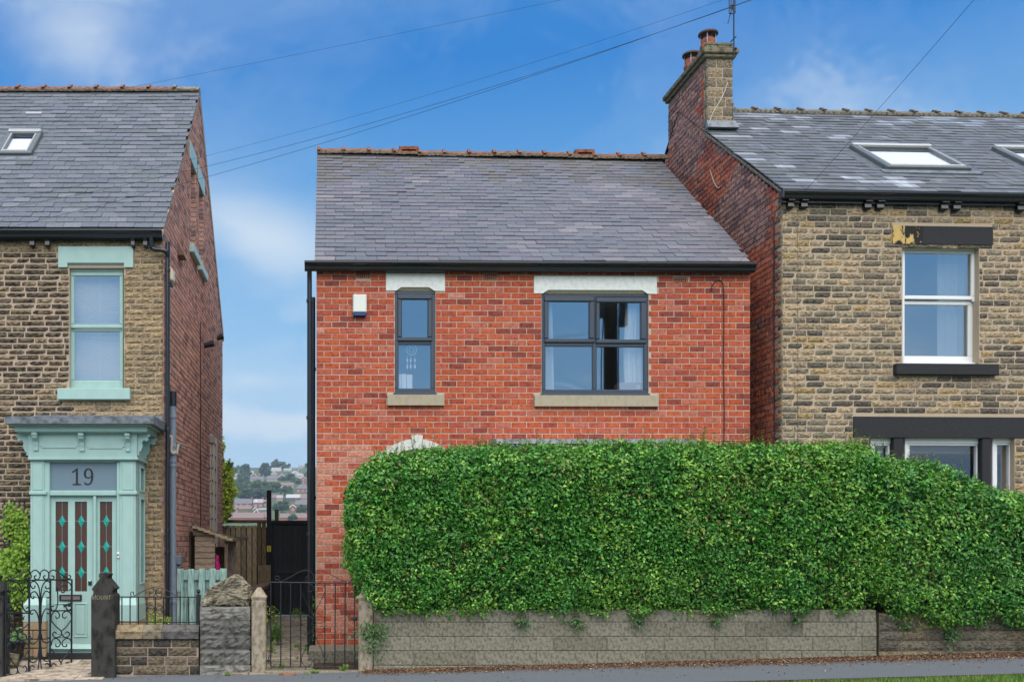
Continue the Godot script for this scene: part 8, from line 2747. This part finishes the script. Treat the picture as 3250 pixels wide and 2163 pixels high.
func make_far_town() -> void:
	make_crowns()
	var red := Color(0.30, 0.115, 0.085)
	var buff := Color(0.34, 0.25, 0.18)
	var pale := Color(0.42, 0.39, 0.34)
	var slate := Color(0.135, 0.135, 0.15)
	var brown := Color(0.20, 0.145, 0.13)
	var light := Color(0.30, 0.30, 0.30)
	# crop of the gap: x = 690 + u / 6.03, y = 1420 + v / 6.03
	var U := func(u: float) -> float: return 690.0 + u / 6.03
	var V := func(v: float) -> float: return 1420.0 + v / 6.03
	var hs := [
		[560, 1385, 640, 40, 110, red, brown, 0, "long low brown-roofed building, lowest on the hillside"],
		[920, 1380, 190, 50, 100, red, brown, 0, "brown roof beside the long low building"],
		[1290, 1385, 200, 45, 90, red, brown, 0, "brown-roofed house behind the short post"],
		[1600, 1385, 230, 40, 100, red, brown, 0, "brown-roofed terrace next to the downpipe, lowest on the hill"],
		[250, 1290, 260, 35, 70, red, slate, 0, "house with pale roof windows low on the hill beside the vine"],
		[740, 1290, 110, 40, 60, red, brown, 1, "low house with white gable boards among the brown roofs"],
		[480, 1225, 330, 50, 75, red, brown, 0, "brown-roofed terrace with a row of white windows"],
		[720, 1215, 90, 20, 50, red, brown, 1, "small red gable beside the brown-roofed terrace"],
		[850, 1215, 160, 25, 40, buff, light, 0, "pale-roofed house beside the small red gable"],
		[400, 1130, 190, 60, 100, red, slate, 0, "slate-roofed terrace house next to the tall white pipe"],
		[570, 1130, 170, 60, 100, red, slate, 0, "slate-roofed terrace house in the middle of its row"],
		[775, 1150, 190, 95, 80, red, light, 0, "red terrace house with a white dormer at the end of its row"],
		[905, 1140, 70, 100, 50, red, slate, 0, "narrow slate-roofed house half behind the tall black post"],
		[1440, 1225, 110, 90, 40, red, brown, 1, "red house with white windows below the trees"],
		[1600, 1120, 240, 30, 90, red, slate, 0, "slate-roofed house with small white gable window"],
		[1185, 1010, 120, 45, 65, buff, light, 0, "brown stone house with pale roof beside the black post"],
		[1440, 1010, 270, 50, 75, Color(0.1, 0.1, 0.11), Color(0.40, 0.40, 0.38), 0, "long house with whitish roof and white windows"],
		[1650, 1010, 130, 40, 90, buff, brown, 0, "brown-roofed house beside the long whitish roof"],
		[1080, 990, 90, 30, 70, red, slate, 0, "dark-roofed house hidden partly by the tall black post"],
		[1630, 860, 260, 75, 90, red, slate, 2, "hipped slate house with many white windows"],
		[1330, 780, 260, 60, 60, buff, brown, 0, "long brown house halfway up the hill"],
		[1640, 700, 110, 110, 40, red, brown, 1, "red house with white bay window high on the hill"],
		[720, 650, 330, 45, 65, buff, slate, 0, "wide dark-roofed house among the trees high on the hill"],
		[690, 560, 130, 15, 55, red, slate, 1, "red gable with white boards, over the wide dark roof"],
		[1040, 660, 200, 55, 75, buff, slate, 0, "dark roof with two roof windows high on the hill"],
		[1230, 590, 150, 20, 65, red, slate, 1, "second red gable with white boards, beside pale roofs"],
		[310, 640, 110, 40, 30, pale, light, 2, "white house with rounded front among the trees"],
		[290, 560, 160, 25, 45, pale, light, 0, "pale-roofed house at the treetops near the vine"],
		[840, 520, 90, 20, 45, pale, light, 1, "small house with white gable near the hill top"],
		[1080, 520, 110, 15, 50, pale, light, 1, "white-gabled house just below the pale roofs"],
		[620, 500, 130, 20, 40, pale, light, 0, "pale-roofed cottage between the hill-top trees"],
		[1120, 470, 190, 20, 75, pale, light, 0, "pale stone house below the tallest trees"],
		[1340, 470, 160, 40, 40, pale, light, 0, "pale terrace on the brow of the hill"],
		[1480, 520, 150, 25, 60, pale, light, 2, "hipped pale house on the brow of the hill"],
		[1570, 590, 190, 55, 50, pale, light, 2, "large hipped pale house below the brow"],
		[1500, 430, 260, 15, 40, pale, slate, 0, "long grey roof along the skyline"],
		[1620, 380, 150, 10, 40, pale, slate, 1, "grey gable on the skyline near the downpipe"]]
	for h in hs:
		far_house(U.call(h[0]), V.call(h[1]), h[2] / 6.03, h[3] / 6.03, h[4] / 6.03, h[5], h[6], h[7], h[8])
	var dk := Color(0.040, 0.085, 0.035)
	var md := Color(0.055, 0.115, 0.038)
	var lt := Color(0.075, 0.14, 0.045)
	var tr := [[200, 560, 230, 230, dk, "dark tree at the hill top beside the vine"], [300, 500, 150, 130, dk, "rounded dark tree on the skyline"], [410, 430, 110, 90, lt, "small pale tree on the skyline"], [530, 560, 200, 240, dk, "broad dark tree rising above the skyline"], [470, 690, 260, 230, md, "large tree on the slope under the broad dark tree"], [900, 540, 200, 240, dk, "dark leafy tree left of the tallest trees"], [1090, 420, 200, 190, dk, "tallest dark tree on the hill top"], [1230, 420, 220, 150, md, "broad green tree beside the tallest one"], [1370, 400, 60, 90, dk, "thin tree on the skyline"], [1700, 380, 60, 80, dk, "small dark tree at the skyline by the downpipe"],
		[1390, 640, 190, 140, md, "bushy tree below the pale roofs"], [1500, 720, 200, 140, lt, "light green tree beside the brown houses"], [1250, 640, 170, 80, md, "low bushy tree in front of the red gable"], [1690, 600, 90, 130, dk, "dark tree by the large hipped house"],
		[420, 900, 260, 220, md, "big tree in the wood halfway down the slope, near the vine"], [560, 860, 260, 210, lt, "big light green tree in the wood halfway down"], [740, 850, 260, 220, md, "big tree in the middle of the wood halfway down"], [900, 850, 240, 200, lt, "big light tree in the wood under the dark roofs"], [1080, 850, 240, 190, md, "big tree at the end of the wood"], [1330, 900, 230, 160, md, "rounded tree below the long brown house"], [540, 980, 300, 190, md, "tree at the lower edge of the wood, near the vine"], [760, 985, 300, 200, dk, "tree at the lower edge of the wood, by the black post"], [880, 970, 240, 180, md, "tree partly behind the tall black post"], [330, 760, 160, 130, md, "tree between the white house and the wood"],
		[1170, 1210, 260, 170, dk, "dark tree right beside the tall black post"], [1290, 1190, 200, 160, md, "bushy tree behind the short post"], [1330, 1000, 90, 110, md, "small tree before the long whitish roof"], [1580, 1260, 170, 160, dk, "dark tree beside the red house"], [1680, 1270, 150, 150, md, "green tree by the downpipe"], [1440, 1400, 180, 110, dk, "treetop just above the black gate"], [150, 830, 130, 200, dk, "dark tree behind the vine"], [1260, 1280, 120, 60, lt, "low bush beside the short post"]]
	for t in tr:
		far_tree(U.call(t[0]), V.call(t[1]), t[2] / 6.03, t[3] / 6.03, t[4], t[5])
func _ready() -> void:
	rng.seed = 20240
	make_camera_and_light()
	make_materials()
	make_setting()
	make_brick_house()
	make_left_house()
	make_right_house()
	make_garden_walls()
	make_passage()
	make_hedges()
	make_plants()
	make_wires()
	make_far_town()
